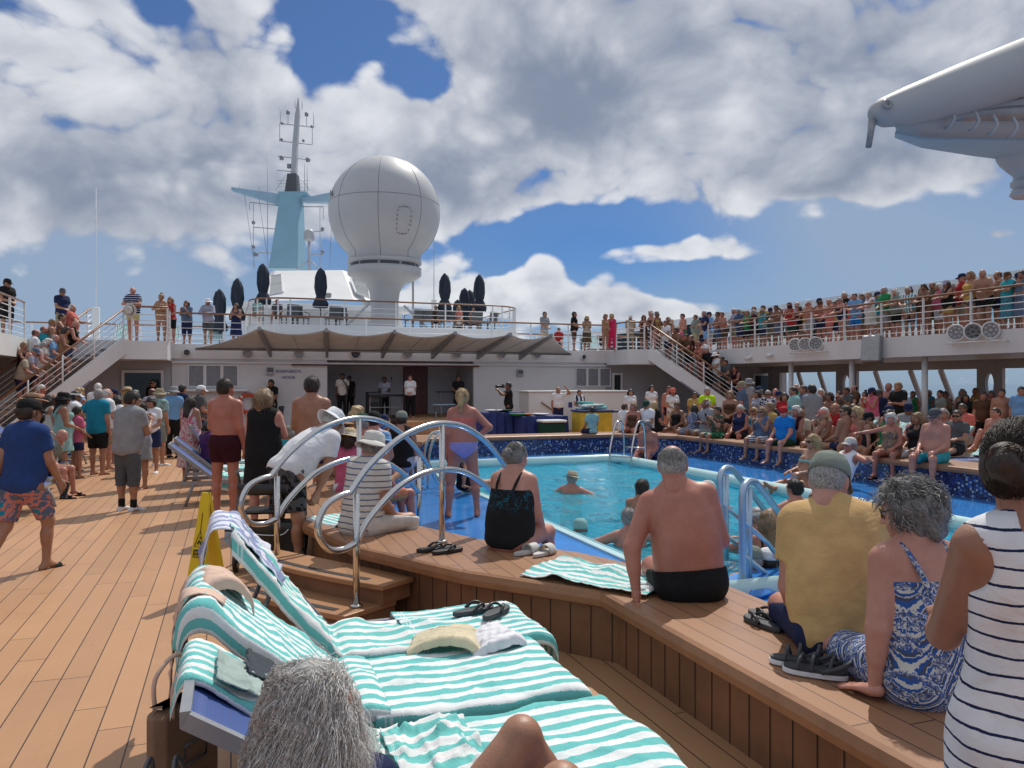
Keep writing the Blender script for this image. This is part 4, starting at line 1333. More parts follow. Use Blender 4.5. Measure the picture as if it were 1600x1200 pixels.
# ------------------------------------------------------------------ figures: bodies grown as one smooth distance field
def surfnet(D, o, h):
	S = D < 0
	sh = tuple(n-1 for n in D.shape)
	cnt = np.zeros(sh, np.int8)
	for dx in (0, 1):
		for dy in (0, 1):
			for dz in (0, 1):
				cnt += S[dx:sh[0]+dx, dy:sh[1]+dy, dz:sh[2]+dz]
	mixed = (cnt > 0) & (cnt < 8)
	I, J, K = np.nonzero(mixed)
	if len(I) == 0: return None
	idx = np.full(sh, -1, np.int32)
	idx[I, J, K] = np.arange(len(I))
	cor = [(a, b, c) for a in (0, 1) for b in (0, 1) for c in (0, 1)]
	val = [D[I+a, J+b, K+c] for a, b, c in cor]
	P = np.zeros((len(I), 3), np.float32); N = np.zeros(len(I), np.float32)
	for e0 in range(8):
		for ax in range(3):
			if cor[e0][ax] == 0:
				e1 = cor.index(tuple(v+(1 if q == ax else 0) for q, v in enumerate(cor[e0])))
				v0, v1 = val[e0], val[e1]
				mk = (v0 < 0) != (v1 < 0)
				t = np.where(mk, v0/np.where(mk, v0-v1, 1), 0)
				for q in range(3):
					P[:, q] += mk*(cor[e0][q] + (t if q == ax else 0))
				N += mk
	P /= N[:, None]
	V = np.stack([I, J, K], -1)+P
	V = V*h+np.asarray(o, np.float32)
	quads = []
	for ax in range(3):
		b, c = (ax+1) % 3, (ax+2) % 3
		s0 = [slice(None)]*3; s1 = [slice(None)]*3
		s0[ax] = slice(0, -1); s1[ax] = slice(1, None)
		A, B = S[tuple(s0)], S[tuple(s1)]
		df = A != B
		e = np.nonzero(df)
		ok = (e[b] > 0) & (e[c] > 0) & (e[b] < sh[b]) & (e[c] < sh[c])
		e = [q[ok] for q in e]
		if len(e[0]) == 0: continue
		def at(db, dc):
			q = [x.copy() for x in e]
			q[b] = q[b]-db; q[c] = q[c]-dc
			return idx[q[0], q[1], q[2]]
		q4 = np.stack([at(1, 1), at(0, 1), at(0, 0), at(1, 0)], -1)
		fl = ~A[e[0], e[1], e[2]]
		q4[fl] = q4[fl][:, ::-1]
		quads.append(q4)
	Q = np.concatenate(quads)
	Q = Q[(Q >= 0).all(1)]
	return V, Q

class Frame:
	def __init__(s, o, r, f, u):
		s.o, s.r, s.f, s.u = (np.asarray(v, float) for v in (o, r, f, u))
	def w(s, x, y, z):
		return s.o+s.r*x+s.f*y+s.u*z
def nrm(v):
	v = np.asarray(v, float); return v/max(1e-9, np.linalg.norm(v))

class Pr:
	"""one primitive: a round cone (or ellipsoid, when b is None) in a frame, optionally squashed front to back"""
	def __init__(s, tag, a, b, ra, rb=None, fr=None, sq=1.0, k=0.035):
		s.tag, s.a, s.b, s.ra, s.rb, s.fr, s.sq, s.k, s.cap = tag, np.asarray(a, float), None if b is None else np.asarray(b, float), ra, ra if rb is None else rb, fr, sq, k, None
	def bounds(s, inf):
		pts = [s.a]+([s.b] if s.b is not None else [])
		r = (max(s.ra) if s.b is None else max(s.ra, s.rb))+inf+0.07
		if s.fr is not None: pts = [s.fr.w(*p) for p in pts]
		pts = np.array(pts)
		return pts.min(0)-r, pts.max(0)+r
	def dist(s, X, Y, Z, inf):
		if s.fr is not None:
			f = s.fr
			dx, dy, dz = X-f.o[0], Y-f.o[1], Z-f.o[2]
			x = dx*f.r[0]+dy*f.r[1]+dz*f.r[2]
			y = (dx*f.f[0]+dy*f.f[1]+dz*f.f[2])
			z = dx*f.u[0]+dy*f.u[1]+dz*f.u[2]
		else:
			x, y, z = X, Y, Z
		if s.b is None:
			rx, ry, rz = (q+inf for q in s.ra)
			qx, qy, qz = (x-s.a[0])/rx, (y-s.a[1])/ry, (z-s.a[2])/rz
			k0 = np.sqrt(qx*qx+qy*qy+qz*qz)
			k1 = np.sqrt((qx/rx)**2+(qy/ry)**2+(qz/rz)**2)
			return k0*(k0-1)/np.maximum(k1, 1e-6)
		sq = s.sq
		ay, by = s.a[1]/sq, s.b[1]/sq
		y = y/sq
		vx, vy, vz = s.b[0]-s.a[0], by-ay, s.b[2]-s.a[2]
		L = vx*vx+vy*vy+vz*vz+1e-12
		px, py, pz = x-s.a[0], y-ay, z-s.a[2]
		t = np.clip((px*vx+py*vy+pz*vz)/L, 0, 1)
		d = np.sqrt((px-t*vx)**2+(py-t*vy)**2+(pz-t*vz)**2)
		g = s.ra+inf+(s.rb-s.ra)*t
		return (d-g)*(sq+1)/2 if sq != 1 else d-g

def field(prims, h, inf=None, clips=(), noise=0.0, nsc=30.0, kk=None, subs=(), seed=0):
	inf = inf or {}
	lo = np.full(3, 1e9); hi = -lo
	for p in prims:
		a, b = p.bounds(inf.get(p.tag, inf.get('*', 0.0)))
		lo = np.minimum(lo, a); hi = np.maximum(hi, b)
	lo = lo-h; n = np.ceil((hi-lo)/h).astype(int)+2
	ax = [(lo[i]+h*np.arange(n[i])).astype(np.float32) for i in range(3)]
	D = np.full(tuple(n), 0.3, np.float32)
	for p in prims:
		i_ = inf.get(p.tag, inf.get('*', 0.0))
		a, b = p.bounds(i_)
		s = [slice(max(0, int((a[i]-lo[i])/h)), min(n[i], int((b[i]-lo[i])/h)+2)) for i in range(3)]
		X, Y, Z = ax[0][s[0]][:, None, None], ax[1][s[1]][None, :, None], ax[2][s[2]][None, None, :]
		d = p.dist(X, Y, Z, i_)
		if p.cap is not None:
			e_, n_ = p.cap
			d = np.maximum(d, (X-e_[0])*n_[0]+(Y-e_[1])*n_[1]+(Z-e_[2])*n_[2])
		k = kk or p.k
		c = D[tuple(s)]
		w = np.maximum(k-np.abs(c-d), 0)/k
		D[tuple(s)] = np.minimum(c, d)-w*w*k*0.25
	X, Y, Z = ax[0][:, None, None], ax[1][None, :, None], ax[2][None, None, :]
	for p in subs:
		d = p.dist(X, Y, Z, 0)
		k = p.k
		w = np.maximum(k-np.abs(D+d), 0)/k
		D = np.maximum(D, -d)+w*w*k*0.25
	if noise:
		r = np.random.default_rng(seed)
		acc = 0
		for q in range(5):
			v = r.normal(size=3); v /= np.linalg.norm(v); v *= nsc*r.uniform(.5, 1.6)
			acc = acc+np.sin(X*v[0]+Y*v[1]+Z*v[2]+r.uniform(0, 6.28)+1.3*np.sin(X*v[1]*.6+Z*v[0]*.5))
		D = D+noise*acc/2.2
	for c in clips:
		D = np.maximum(D, c(X, Y, Z))
	return surfnet(D.astype(np.float32), lo, h)

def half(point, normal):
	"""keeps the side the normal points away from"""
	p, q = np.asarray(point, float), nrm(normal)
	return lambda X, Y, Z: (X-p[0])*q[0]+(Y-p[1])*q[1]+(Z-p[2])*q[2]

# ---- head template (origin at head centre, +y forward)
def head_prims(sex):
	w = 1.0 if sex == 'm' else 0.955
	j = 1.0 if sex == 'm' else 0.9
	P = [Pr('h', (0, -.014, .026), None, (.077*w, .097, .090), k=.03),
		 Pr('h', (0, .030, -.045), None, (.057*j, .060, .066*j), k=.04),
		 Pr('h', (0, .074, -.093*j), (0, .07, -.088*j), .020*j, k=.03),
		 Pr('h', (-.036, .076, .034), (.036, .076, .034), .013, k=.03),
		 Pr('h', (-.040*w, .056, -.022), (-.030*w, .062, -.036), .022, k=.03), Pr('h', (.040*w, .056, -.022), (.030*w, .062, -.036), .022, k=.03),
		 Pr('h', (0, .086, .020), (0, .110, -.020), .0075, .0125, k=.012),
		 Pr('h', (-.012, .096, -.024), (.012, .096, -.024), .0085, k=.008),
		 Pr('h', (-.017, .083, -.053), (.017, .083, -.053), .0085, k=.010), Pr('h', (-.013, .083, -.063), (.013, .083, -.063), .0085, k=.008)]
	for s in (-1, 1):
		P.append(Pr('h', (s*.079*w, -.010, -.004), None, (.010, .022, .032), k=.008))
		P.append(Pr('h', (s*.085*w, -.016, .010), (s*.082*w, -.018, -.012), .006, k=.006))
	subs = [Pr('s', (s*.031, .104, .010), None, (.017, .017, .0125), k=.012) for s in (-1, 1)]
	neck = [Pr('h', (0, -.020, -.055), (0, -.034, -.150), .056*w, .060*w, k=.045)]
	return P, subs, neck
_heads = {}
def head_tpl(sex, h):
	key = (sex, h)
	if key in _heads: return _heads[key]
	P, subs, neck = head_prims(sex)
	V, Q = field(P+neck, h, subs=subs)
	C = V[Q].mean(1)
	mi = np.zeros(len(Q), np.int32)
	mi[(C[:, 1] > .072) & (np.abs(C[:, 0]) < .026) & (C[:, 2] < -.047) & (C[:, 2] > -.070)] = 1
	bz = .030+.006*np.cos(C[:, 0]*60)
	mi[(C[:, 1] > .06) & (np.abs(C[:, 0]) > .012) & (np.abs(C[:, 0]) < .047) & (np.abs(C[:, 2]-bz) < (.0055 if h < .009 else .007))] = 2
	VV, QQ, MM = [V], [Q], [mi]
	base = len(V)
	for s in (-1, 1):
		e, q = surf_sphere((s*.0305, .0775, .0105), .0125, 10 if h < .009 else 6)
		ec = e[q].mean(1)
		em = np.where(np.hypot(ec[:, 0]-s*.0305, ec[:, 2]-.0105) < .0062, 4, 3)
		em[ec[:, 1] < .08] = 3
		VV.append(e); QQ.append(q+base); MM.append(em); base += len(e)
	r = (np.concatenate(VV), np.concatenate(QQ), np.concatenate(MM))
	_heads[key] = r
	return r
def surf_sphere(c, r, n):
	"""cube-sphere, quads only"""
	V, Q = [], []
	for ax in range(3):
		for s in (-1, 1):
			b = len(V)
			for i in range(n+1):
				for j in range(n+1):
					p = np.zeros(3); p[ax] = s; p[(ax+1) % 3] = math.tan((i/n-.5)*math.pi/2)*s; p[(ax+2) % 3] = math.tan((j/n-.5)*math.pi/2)
					p /= np.linalg.norm(p)
					V.append(p*r+np.asarray(c))
			for i in range(n):
				for j in range(n):
					Q.append((b+i*(n+1)+j, b+(i+1)*(n+1)+j, b+(i+1)*(n+1)+j+1, b+i*(n+1)+j+1))
	return np.array(V, np.float32), np.array(Q, np.int32)

# ---- hand template: right hand, wrist at origin, +y along fingers, +z back of the hand, thumb at -x
_hands = {}
def hand_tpl(pose, h):
	key = (pose, h)
	if key in _hands: return _hands[key]
	curl = {'relax': 24, 'grip': 62, 'flat': 5}[pose]
	P = [Pr('p', (0, -.01, 0), (0, .02, 0), .026, .027, k=.02)]
	roots = [(-.030, .085), (-.010, .090), (.011, .087), (.030, .078)]
	lens = [(.042, .026, .020), (.047, .030, .021), (.043, .028, .020), (.034, .020, .018)]
	fr = Frame((0, 0, 0), (1, 0, 0), (0, 1, 0), (0, 0, 1))
	for q, ((rx, ry), L) in enumerate(zip(roots, lens)):
		P.append(Pr('p', (rx*.55, .012, 0), (rx, ry, .004), .0155, .0105, k=.016))
		p = np.array((rx, ry, .003)); a = R(curl*(.55+.06*q)); sp = rx*1.6*(1 if pose != 'grip' else .3)
		for k, l in enumerate(L):
			d = nrm((sp, math.cos(a), -math.sin(a)))
			e = p+d*l
			P.append(Pr('f', p, e, .0092-.0008*k, .0084-.0008*k, k=.005))
			p = e; a += R(curl*.75)
	p = np.array((-.020, .018, -.006))
	for d, l, r in (((-.75, .60, -.30), .042, .0155), ((-.50, .85, -.22), .032, .0115), ((-.25, .95, -.2), .026, .0098)):
		e = p+nrm(d)*l
		P.append(Pr('f', p, e, r, r*.8, k=.010)); p = e
	V, Q = field(P, h)
	_hands[key] = (V, Q)
	return _hands[key]

# ---- hair and hats (head frame)
_hair = {}
def face_open(y0, z0, tilt=0.5):
	# removes the face: everything in front of a tilted plane below the hairline
	def c(X, Y, Z):
		return np.minimum((Y-y0)+tilt*(0-Z)*0.4, (z0-Z)*0.9+(Y-.05)*0.2)
	return c
def hair_tpl(style, h):
	key = (style, h)
	if key in _hair: return _hair[key]
	inf = .011
	cap = [Pr('h', (0, -.016, .028), None, (.079, .099, .092), k=.03)]
	clips = [face_open(.030, .068)]
	noise, nsc = .003, 60.0
	P = list(cap)
	low = half((0, -.05, -.035), (0, .35, -1))
	if style == 'short':
		P.append(Pr('h', (0, -.045, -.02), None, (.066, .058, .06), k=.03)); clips.append(half((0, 0, -.055), (0, .45, -1)))
		clips.append(lambda X, Y, Z: np.minimum(.006-np.abs(np.abs(X)-.086)+0*Y+0*Z+.012, np.minimum(Y+.03, .02-Z)))
	elif style == 'crop':
		inf = .005; noise = .0012
		P.append(Pr('h', (0, -.045, -.02), None, (.064, .056, .056), k=.03)); clips.append(half((0, 0, -.048), (0, .5, -1)))
	elif style == 'balding':
		inf = .004; noise = .0012
		P.append(Pr('h', (0, -.045, -.02), None, (.064, .056, .056), k=.03)); clips.append(half((0, 0, -.048), (0, .5, -1)))
		clips.append(half((0, -.02, .055), (0, .42, 1)))
	elif style == 'bob':
		inf = .018; noise = .005
		P += [Pr('h', (s*.068, -.015, .0), (s*.072, -.01, -.085), .032, .03, k=.04) for s in (-1, 1)]
		P += [Pr('h', (0, -.06, .0), (0, -.065, -.09), .06, .055, k=.04)]
	elif style == 'curly':
		inf = .028; noise = .011; nsc = 75
		P += [Pr('h', (0, -.055, .0), (0, -.06, -.06), .065, .055, k=.04)]
	elif style == 'long':
		inf = .014; noise = .004
		P += [Pr('h', (s*.062, -.03, .0), (s*.075, -.03, -.20), .032, .03, k=.04) for s in (-1, 1)]
		P += [Pr('h', (0, -.07, .0), (0, -.095, -.25), .06, .062, k=.05)]
	elif style == 'bun':
		inf = .008
		P += [Pr('h', (0, -.05, -.02), None, (.066, .058, .055), k=.03), Pr('h', (0, -.125, .012), (0, -.135, .0), .036, .034, k=.014)]
		clips.append(half((0, 0, -.065), (0, .5, -1)))
	elif style == 'topbun':
		inf = .008
		P += [Pr('h', (0, -.05, -.02), None, (.066, .058, .055), k=.03), Pr('h', (0, -.05, .135), (0, -.055, .13), .036, .034, k=.014)]
		clips.append(half((0, 0, -.065), (0, .5, -1)))
	elif style == 'pony':
		inf = .008
		P += [Pr('h', (0, -.05, -.02), None, (.066, .058, .055), k=.03), Pr('h', (0, -.11, .02), (0, -.145, -.10), .026, .028, k=.02), Pr('h', (0, -.145, -.10), (0, -.13, -.20), .027, .01, k=.02)]
		clips.append(half((0, 0, -.30), (0, .5, -1)))
	r = field(P, h, {'*': inf}, clips, noise, nsc)
	_hair[key] = r
	return r

def hat_parts(style, mb_main, mb_brim, mb_band):
	"""fills mesh builders in the head frame"""
	o = (0, -.012, 0)
	sq = (.86, 1.06)
	if style in ('cap', 'visor'):
		if style == 'cap':
			mb_main.lathe([(.106, .028), (.107, .05), (.100, .085), (.082, .118), (.05, .136), (.012, .142), (0, .146)], o, 20, None, sq)
		else:
			mb_main.lathe([(.106, .030), (.107, .045), (.104, .068), (.101, .069), (.101, .03)], o, 20, None, sq)
		def fn(u, v):
			a = R(-62+124*u)
			r0 = .102; x0, y0 = r0*math.sin(a)*.86, r0*math.cos(a)*1.06-.012
			L = .075*math.cos((u-.5)*2.2)**.6
			return (x0*(1+.1*v), y0+L*v, .036-.028*v*v-.016*(2*u-1)**2*v)
		mb_brim.grid(fn, 14, 5)
	elif style in ('bucket', 'sun', 'straw', 'wide'):
		b = {'bucket': .055, 'sun': .085, 'straw': .070, 'wide': .105}[style]
		ht = {'bucket': .125, 'sun': .120, 'straw': .135, 'wide': .125}[style]
		mb_main.lathe([(.110, .028), (.106, .05), (.098, ht-.03), (.088, ht-.008), (.06, ht+(.006 if style != 'straw' else -.006)), (.02, ht+.008 if style != 'straw' else ht-.014), (0, ht+.008 if style != 'straw' else ht-.012)], o, 24, None, sq)
		dr = {'bucket': -.045, 'sun': -.03, 'straw': -.008, 'wide': -.022}[style]
		def fn(u, v):
			a = 2*math.pi*u
			r = .108+b*v
			wv = .010*math.sin(3*a+1)*v
			return (r*math.cos(a)*.88, r*math.sin(a)*1.05-.012, .032+dr*v*(1 if style == 'bucket' else v)+wv)
		mb_brim.grid(fn, 36, 4)
		if style in ('straw', 'sun', 'wide'):
			mb_band.lathe([(.1115, .034), (.1095, .062), (.1065, .062), (.1085, .034)], o, 24, None, sq)
	elif style == 'bandana':
		mb_main.lathe([(.106, .015), (.108, .05), (.100, .092), (.080, .122), (.05, .136), (0, .142)], o, 20, None, sq)
	elif style == 'beanie':
		mb_main.lathe([(.103, .0), (.107, .03), (.104, .07), (.088, .11), (.05, .132), (0, .137)], o, 20, None, sq)

# ---- colours
SKIN = {'pale': (0.46, 0.27, 0.20), 'pink': (0.48, 0.23, 0.17), 'red': (0.42, 0.17, 0.12), 'tan': (0.36, 0.185, 0.115), 'olive': (0.31, 0.155, 0.10), 'brown': (0.22, 0.105, 0.062), 'dark': (0.085, 0.042, 0.028)}
HAIRC = {'grey': (0.30, 0.29, 0.28), 'white': (0.58, 0.56, 0.53), 'silver': (0.84, 0.80, 0.73), 'black': (0.014, 0.011, 0.010), 'brown': (0.055, 0.030, 0.018), 'dkbrown': (0.028, 0.016, 0.011), 'blonde': (0.42, 0.29, 0.14),
		 'red': (0.22, 0.075, 0.03), 'salt': (0.17, 0.165, 0.16), 'sandy': (0.24, 0.15, 0.08)}
CLOTH = {'white': (.72, .73, .76), 'offwhite': (.60, .58, .54), 'navy': (.016, .024, .075), 'black': (.012, .012, .014), 'grey': (.27, .28, .30), 'dgrey': (.085, .09, .10), 'teal': (.012, .22, .34), 'turq': (.03, .32, .38),
		 'blue': (.03, .10, .34), 'dkblue': (.022, .055, .19), 'skyblue': (.16, .33, .58), 'royal': (.01, .17, .52), 'denim': (.05, .09, .19), 'khaki': (.30, .25, .17), 'beige': (.45, .38, .29), 'red': (.42, .025, .03), 'coral': (.62, .16, .13), 'pink': (.55, .12, .22),
		 'hotpink': (.68, .03, .13), 'lilac': (.26, .26, .58), 'purple': (.08, .025, .11), 'yellow': (.60, .40, .10), 'mustard': (.47, .31, .10), 'lime': (.50, .80, .02), 'green': (.02, .25, .09), 'dkgreen': (.015, .06, .04), 'olive': (.09, .10, .06),
		 'maroon': (.042, .008, .016), 'orange': (.58, .20, .05), 'tan': (.36, .22, .13), 'brown': (.10, .05, .03), 'aqua': (.26, .46, .45), 'slate': (.10, .14, .22), 'straw': (.56, .45, .28), 'lavender': (.36, .36, .46), 'salmon': (.55, .2, .16), 'lemon': (.55, .53, .22),
		 'greygreen': (.20, .23, .20), 'sand': (.58, .375, .165)}
def skin_mat(k):
	key = ('skin', k)
	if key in MATS: return MATS[key]
	m, t, b = newmat('skin_'+k)
	c = SKIN[k]
	tc = t.n('ShaderNodeTexCoord')
	n = t.n('ShaderNodeTexNoise', ins={'Vector': tc.outputs['Object'], 'Scale': 5.0, 'Detail': 6.0, 'Roughness': 0.65})
	n2 = t.n('ShaderNodeTexNoise', ins={'Vector': tc.outputs['Object'], 'Scale': 60.0, 'Detail': 3.0})
	f = t.ss(n.outputs[0], .32, .68)
	col = t.mix(f, c4((c[0]*.88, c[1]*.80, c[2]*.78)), c4((c[0]*1.08, c[1]*1.1, c[2]*1.12)))
	col = t.mix(t.m('MULTIPLY', t.ss(n2.outputs[0], .56, .74), .22), col, c4((c[0]*.72, c[1]*.58, c[2]*.52)))
	mo = t.n('ShaderNodeTexVoronoi', ins={'Vector': tc.outputs['Object'], 'Scale': 17.0})
	sp_ = t.n('ShaderNodeSeparateXYZ', ins={0: mo.outputs['Color']})
	col = t.mix(t.m('MULTIPLY', t.m('LESS_THAN', mo.outputs['Distance'], .055), t.m('GREATER_THAN', sp_.outputs[0], .55)), col, c4((c[0]*.45, c[1]*.36, c[2]*.32)))
	sb = t.n('ShaderNodeTexNoise', ins={'Vector': tc.outputs['Object'], 'Scale': 2.4, 'Detail': 4.0})
	col = t.mix(t.m('MULTIPLY', t.ss(sb.outputs[0], .5, .66), .38), col, c4((c[0]*1.02, c[1]*.70, c[2]*.62)))
	t.put(b.inputs['Base Color'], col)
	b.inputs['Roughness'].default_value = .48
	try:
		b.inputs['Subsurface Weight'].default_value = 0.0
	except Exception: pass
	n3 = t.n('ShaderNodeTexNoise', ins={'Vector': tc.outputs['Object'], 'Scale': 140.0, 'Detail': 2.0})
	bump(t, b, t.m('ADD', n3.outputs[0], t.m('MULTIPLY', n.outputs[0], 2.0)), .18, .004)
	MATS[key] = m
	return m
def hair_mat(k):
	key = ('hair', k)
	if key in MATS: return MATS[key]
	m, t, b = newmat('hair_'+k)
	c = HAIRC[k]
	tc = t.n('ShaderNodeTexCoord')
	w = t.n('ShaderNodeTexNoise', ins={'Vector': tc.outputs['Object'], 'Scale': 14.0, 'Detail': 2.0})
	vm = t.n('ShaderNodeVectorMath', operation='MULTIPLY_ADD')
	t.put(vm.inputs[0], w.outputs['Color']); vm.inputs[1].default_value = (.10, .10, .10); t.put(vm.inputs[2], tc.outputs['Object'])
	mp = t.n('ShaderNodeMapping', ins={'Vector': vm.outputs[0], 'Scale': (150, 150, 14)})
	n = t.n('ShaderNodeTexNoise', ins={'Vector': mp.outputs[0], 'Scale': 1.0, 'Detail': 4.0})
	f = t.ss(n.outputs[0], .35, .68)
	t.put(b.inputs['Base Color'], t.mix(f, c4([x*.55 for x in c]), c4([min(1, x*1.35) for x in c])))
	b.inputs['Roughness'].default_value = .52
	bump(t, b, n.outputs[0], .7, .006)
	MATS[key] = m
	return m
def cloth_mat(spec):
	if isinstance(spec, str): spec = ('plain', spec)
	if spec in MATS: return MATS[spec]
	m, t, b = newmat('cloth_'+'_'.join(str(x) for x in spec[:3]))
	tc = t.n('ShaderNodeTexCoord')
	sep = t.n('ShaderNodeSeparateXYZ', ins={0: tc.outputs['Object']})
	kind = spec[0]
	A = CLOTH[spec[1]]
	n = t.n('ShaderNodeTexNoise', ins={'Vector': tc.outputs['Object'], 'Scale': 7.0, 'Detail': 6.0, 'Roughness': .6})
	if kind == 'plain':
		col = t.mix(t.ss(n.outputs[0], .3, .7), c4([x*.86 for x in A]), c4([min(1, x*1.1) for x in A]))
	else:
		B = CLOTH[spec[2]]
		if kind in ('hstripe', 'vstripe'):
			per, wd = spec[3], spec[4]
			z = sep.outputs[2 if kind == 'hstripe' else 0]
			z = t.m('ADD', z, t.m('MULTIPLY', t.m('SUBTRACT', n.outputs[0], .5), .022))
			fr = t.m('FRACT', t.m('DIVIDE', z, per))
			f = t.m('LESS_THAN', fr, wd)
			col = t.mix(f, c4(A), c4(B))
		elif kind == 'floral':
			v = t.n('ShaderNodeTexVoronoi', ins={'Vector': tc.outputs['Object'], 'Scale': spec[3]})
			nn = t.n('ShaderNodeTexNoise', ins={'Vector': tc.outputs['Object'], 'Scale': spec[3]*.9, 'Detail': 3.0, 'Distortion': 1.5})
			f = t.ss(nn.outputs[0], .47, .53)
			col = t.mix(f, c4(A), c4(B))
			if len(spec) > 4:
				sp = t.n('ShaderNodeSeparateXYZ', ins={0: v.outputs['Color']})
				g = t.m('MULTIPLY', t.m('GREATER_THAN', sp.outputs[0], .6), t.m('LESS_THAN', v.outputs['Distance'], .38))
				col = t.mix(g, col, c4(CLOTH[spec[4]]))
		elif kind == 'leafy':      # thin curved strokes on a dark ground
			vm = t.n('ShaderNodeVectorMath', operation='MULTIPLY_ADD')
			t.put(vm.inputs[0], n.outputs['Color']); vm.inputs[1].default_value = (.25, .25, .25); t.put(vm.inputs[2], tc.outputs['Object'])
			v = t.n('ShaderNodeTexVoronoi', feature='DISTANCE_TO_EDGE', ins={'Vector': vm.outputs[0], 'Scale': spec[3]})
			gate = t.ss(t.n('ShaderNodeTexNoise', ins={'Vector': tc.outputs['Object'], 'Scale': 16.0}).outputs[0], .46, .56)
			f = t.m('MULTIPLY', t.m('LESS_THAN', v.outputs['Distance'], .035), gate)
			hi = t.ss(sep.outputs[2], .28, .36)
			col = t.mix(t.m('MULTIPLY', f, t.m('MULTIPLY', hi, .6)), c4(A), c4(B))
		elif kind == 'ikat':
			wob = t.m('MULTIPLY', t.m('SUBTRACT', t.n('ShaderNodeTexNoise', ins={'Vector': tc.outputs['Object'], 'Scale': 70.0}).outputs[0], .5), .05)
			px = t.m('PINGPONG', t.m('ADD', t.m('ADD', sep.outputs[0], sep.outputs[1]), wob), .055)
			pz = t.m('PINGPONG', t.m('ADD', sep.outputs[2], wob), .075)
			d = t.m('ADD', t.m('DIVIDE', px, .055), t.m('DIVIDE', pz, .075))
			q = t.m('MULTIPLY', d, 3.2)
			f1 = t.m('LESS_THAN', t.m('FRACT', q), .46)
			col = t.mix(f1, c4(A), c4(B))
			f2 = t.m('MULTIPLY', t.m('GREATER_THAN', t.m('FRACT', t.m('MULTIPLY', d, 1.6)), .80), .9)
			col = t.mix(f2, col, c4(CLOTH['navy']))
		elif kind == 'plaid':
			fx = t.m('LESS_THAN', t.m('FRACT', t.m('DIVIDE', sep.outputs[0], spec[3])), .4)
			fz = t.m('LESS_THAN', t.m('FRACT', t.m('DIVIDE', sep.outputs[2], spec[3])), .4)
			col = t.mix(t.m('MULTIPLY', t.m('ADD', fx, fz), .5), c4(A), c4(B))
		col = t.mix(t.m('MULTIPLY', t.ss(n.outputs[0], .4, .75), .14), col, (0.02, .02, .03, 1))
	t.put(b.inputs['Base Color'], col)
	b.inputs['Roughness'].default_value = .85
	b.inputs['Specular IOR Level'].default_value = .2
	mp = t.n('ShaderNodeMapping', ins={'Vector': tc.outputs['Object'], 'Scale': (1.0, 1.0, 1.7)})
	fold = t.n('ShaderNodeTexNoise', ins={'Vector': mp.outputs[0], 'Scale': 8.0, 'Detail': 3.0, 'Distortion': 1.2})
	wv = t.n('ShaderNodeTexNoise', ins={'Vector': tc.outputs['Object'], 'Scale': 350.0})
	bump(t, b, t.m('ADD', fold.outputs[0], t.m('MULTIPLY', wv.outputs[0], .04)), .38, .026)
	MATS[spec] = m
	return m
M_lip = plain('lips', (0.36, 0.12, 0.10), .4)
M_eyew = plain('eye_white', (0.62, 0.60, 0.57), .2)
M_iris = plain('iris', (0.03, 0.022, 0.018), .15)
M_shades = plain('sunglass_lens', (0.012, 0.012, 0.014), .1)
def skinned(skin, hair):
	return [skin_mat(skin), M_lip, hair_mat(hair or 'brown'), M_eyew, M_iris]

ARMS = {  # upper arm, forearm, hand pose; x points outward from the body
	'hang': ((.16, -.04, -1), (.04, .22, -1), 'relax'),
	'walkf': ((.10, .35, -1), (.0, .65, -.9), 'relax'), 'walkb': ((.12, -.35, -1), (.05, -.05, -1), 'relax'),
	'rail': ((.22, .62, -.75), (-.50, .86, -.06), 'relax'), 'rail2': ((.30, .5, -.85), (-.75, .7, -.02), 'relax'),
	'cross': ((.18, .28, -1), (-.95, .42, .12), 'relax'), 'clasp': ((.14, .15, -1), (-.55, .75, -.30), 'relax'),
	'phone': ((.14, .50, -.85), (-.35, .55, .80), 'grip'), 'cam': ((.45, .80, -.35), (-.60, .55, .62), 'grip'),
	'akimbo': ((.72, -.30, -.72), (-.70, .28, -.62), 'relax'), 'lap': ((.14, .25, -1), (-.25, .92, -.35), 'relax'),
	'knee': ((.14, .42, -.9), (-.02, .80, -.55), 'relax'), 'prop': ((.30, -.30, -.95), (.06, -.02, -1), 'flat'), 'propback': ((.34, -.62, -.72), (.0, -.12, -1), 'flat'),
	'shade': ((.85, .45, .25), (-.62, .25, .72), 'flat'), 'chin': ((.10, .50, -.85), (-.30, .30, .95), 'grip'), 'clap': ((.16, .35, -.95), (-.50, .80, .42), 'flat'),
	'reach': ((.05, .9, -.75), (-.1, .6, -.8), 'grip'), 'point': ((.35, .9, .1), (.05, 1, .15), 'relax'), 'mic': ((.20, .30, -.95), (-.35, .55, .75), 'grip'),
	'keys': ((.16, .30, -.95), (-.1, .98, -.10), 'flat'), 'down': ((.12, .1, -1), (.0, .1, -1), 'relax'), 'out': ((.95, .15, -.25), (.7, .5, -.1), 'relax'), 'swim': ((.75, .45, -.35), (.1, .9, -.12), 'flat')}
LEGS = {
	'stand': ((.05, .0, -1), (-.01, -.02, -1)), 'apart': ((.16, .0, -1), (.08, -.03, -1)), 'weight': ((.02, .06, -1), (.0, -.12, -1)),
	'front': ((.03, .42, -.9), (.0, -.05, -1)), 'back': ((.03, -.25, -1), (.0, -.55, -.85)),
	'sit': ((.17, 1, -.02), (.02, .08, -1)), 'sitw': ((.40, .95, -.02), (.06, .02, -1)), 'sitc': ((.04, 1, .02), (-.08, .15, -1)), 'sitf': ((.14, 1, -.06), (.02, .62, -.8)),
	'long': ((.12, 1, -.03), (-.02, 1, -.06)), 'up': ((.14, .78, .62), (.0, .62, -.80)), 'ledge': ((.10, .95, .22), (.02, .75, -.62)), 'cross': ((.75, .75, .0), (-.95, .30, -.05)), 'climb': ((.1, .75, -.6), (0, -.05, -1))}
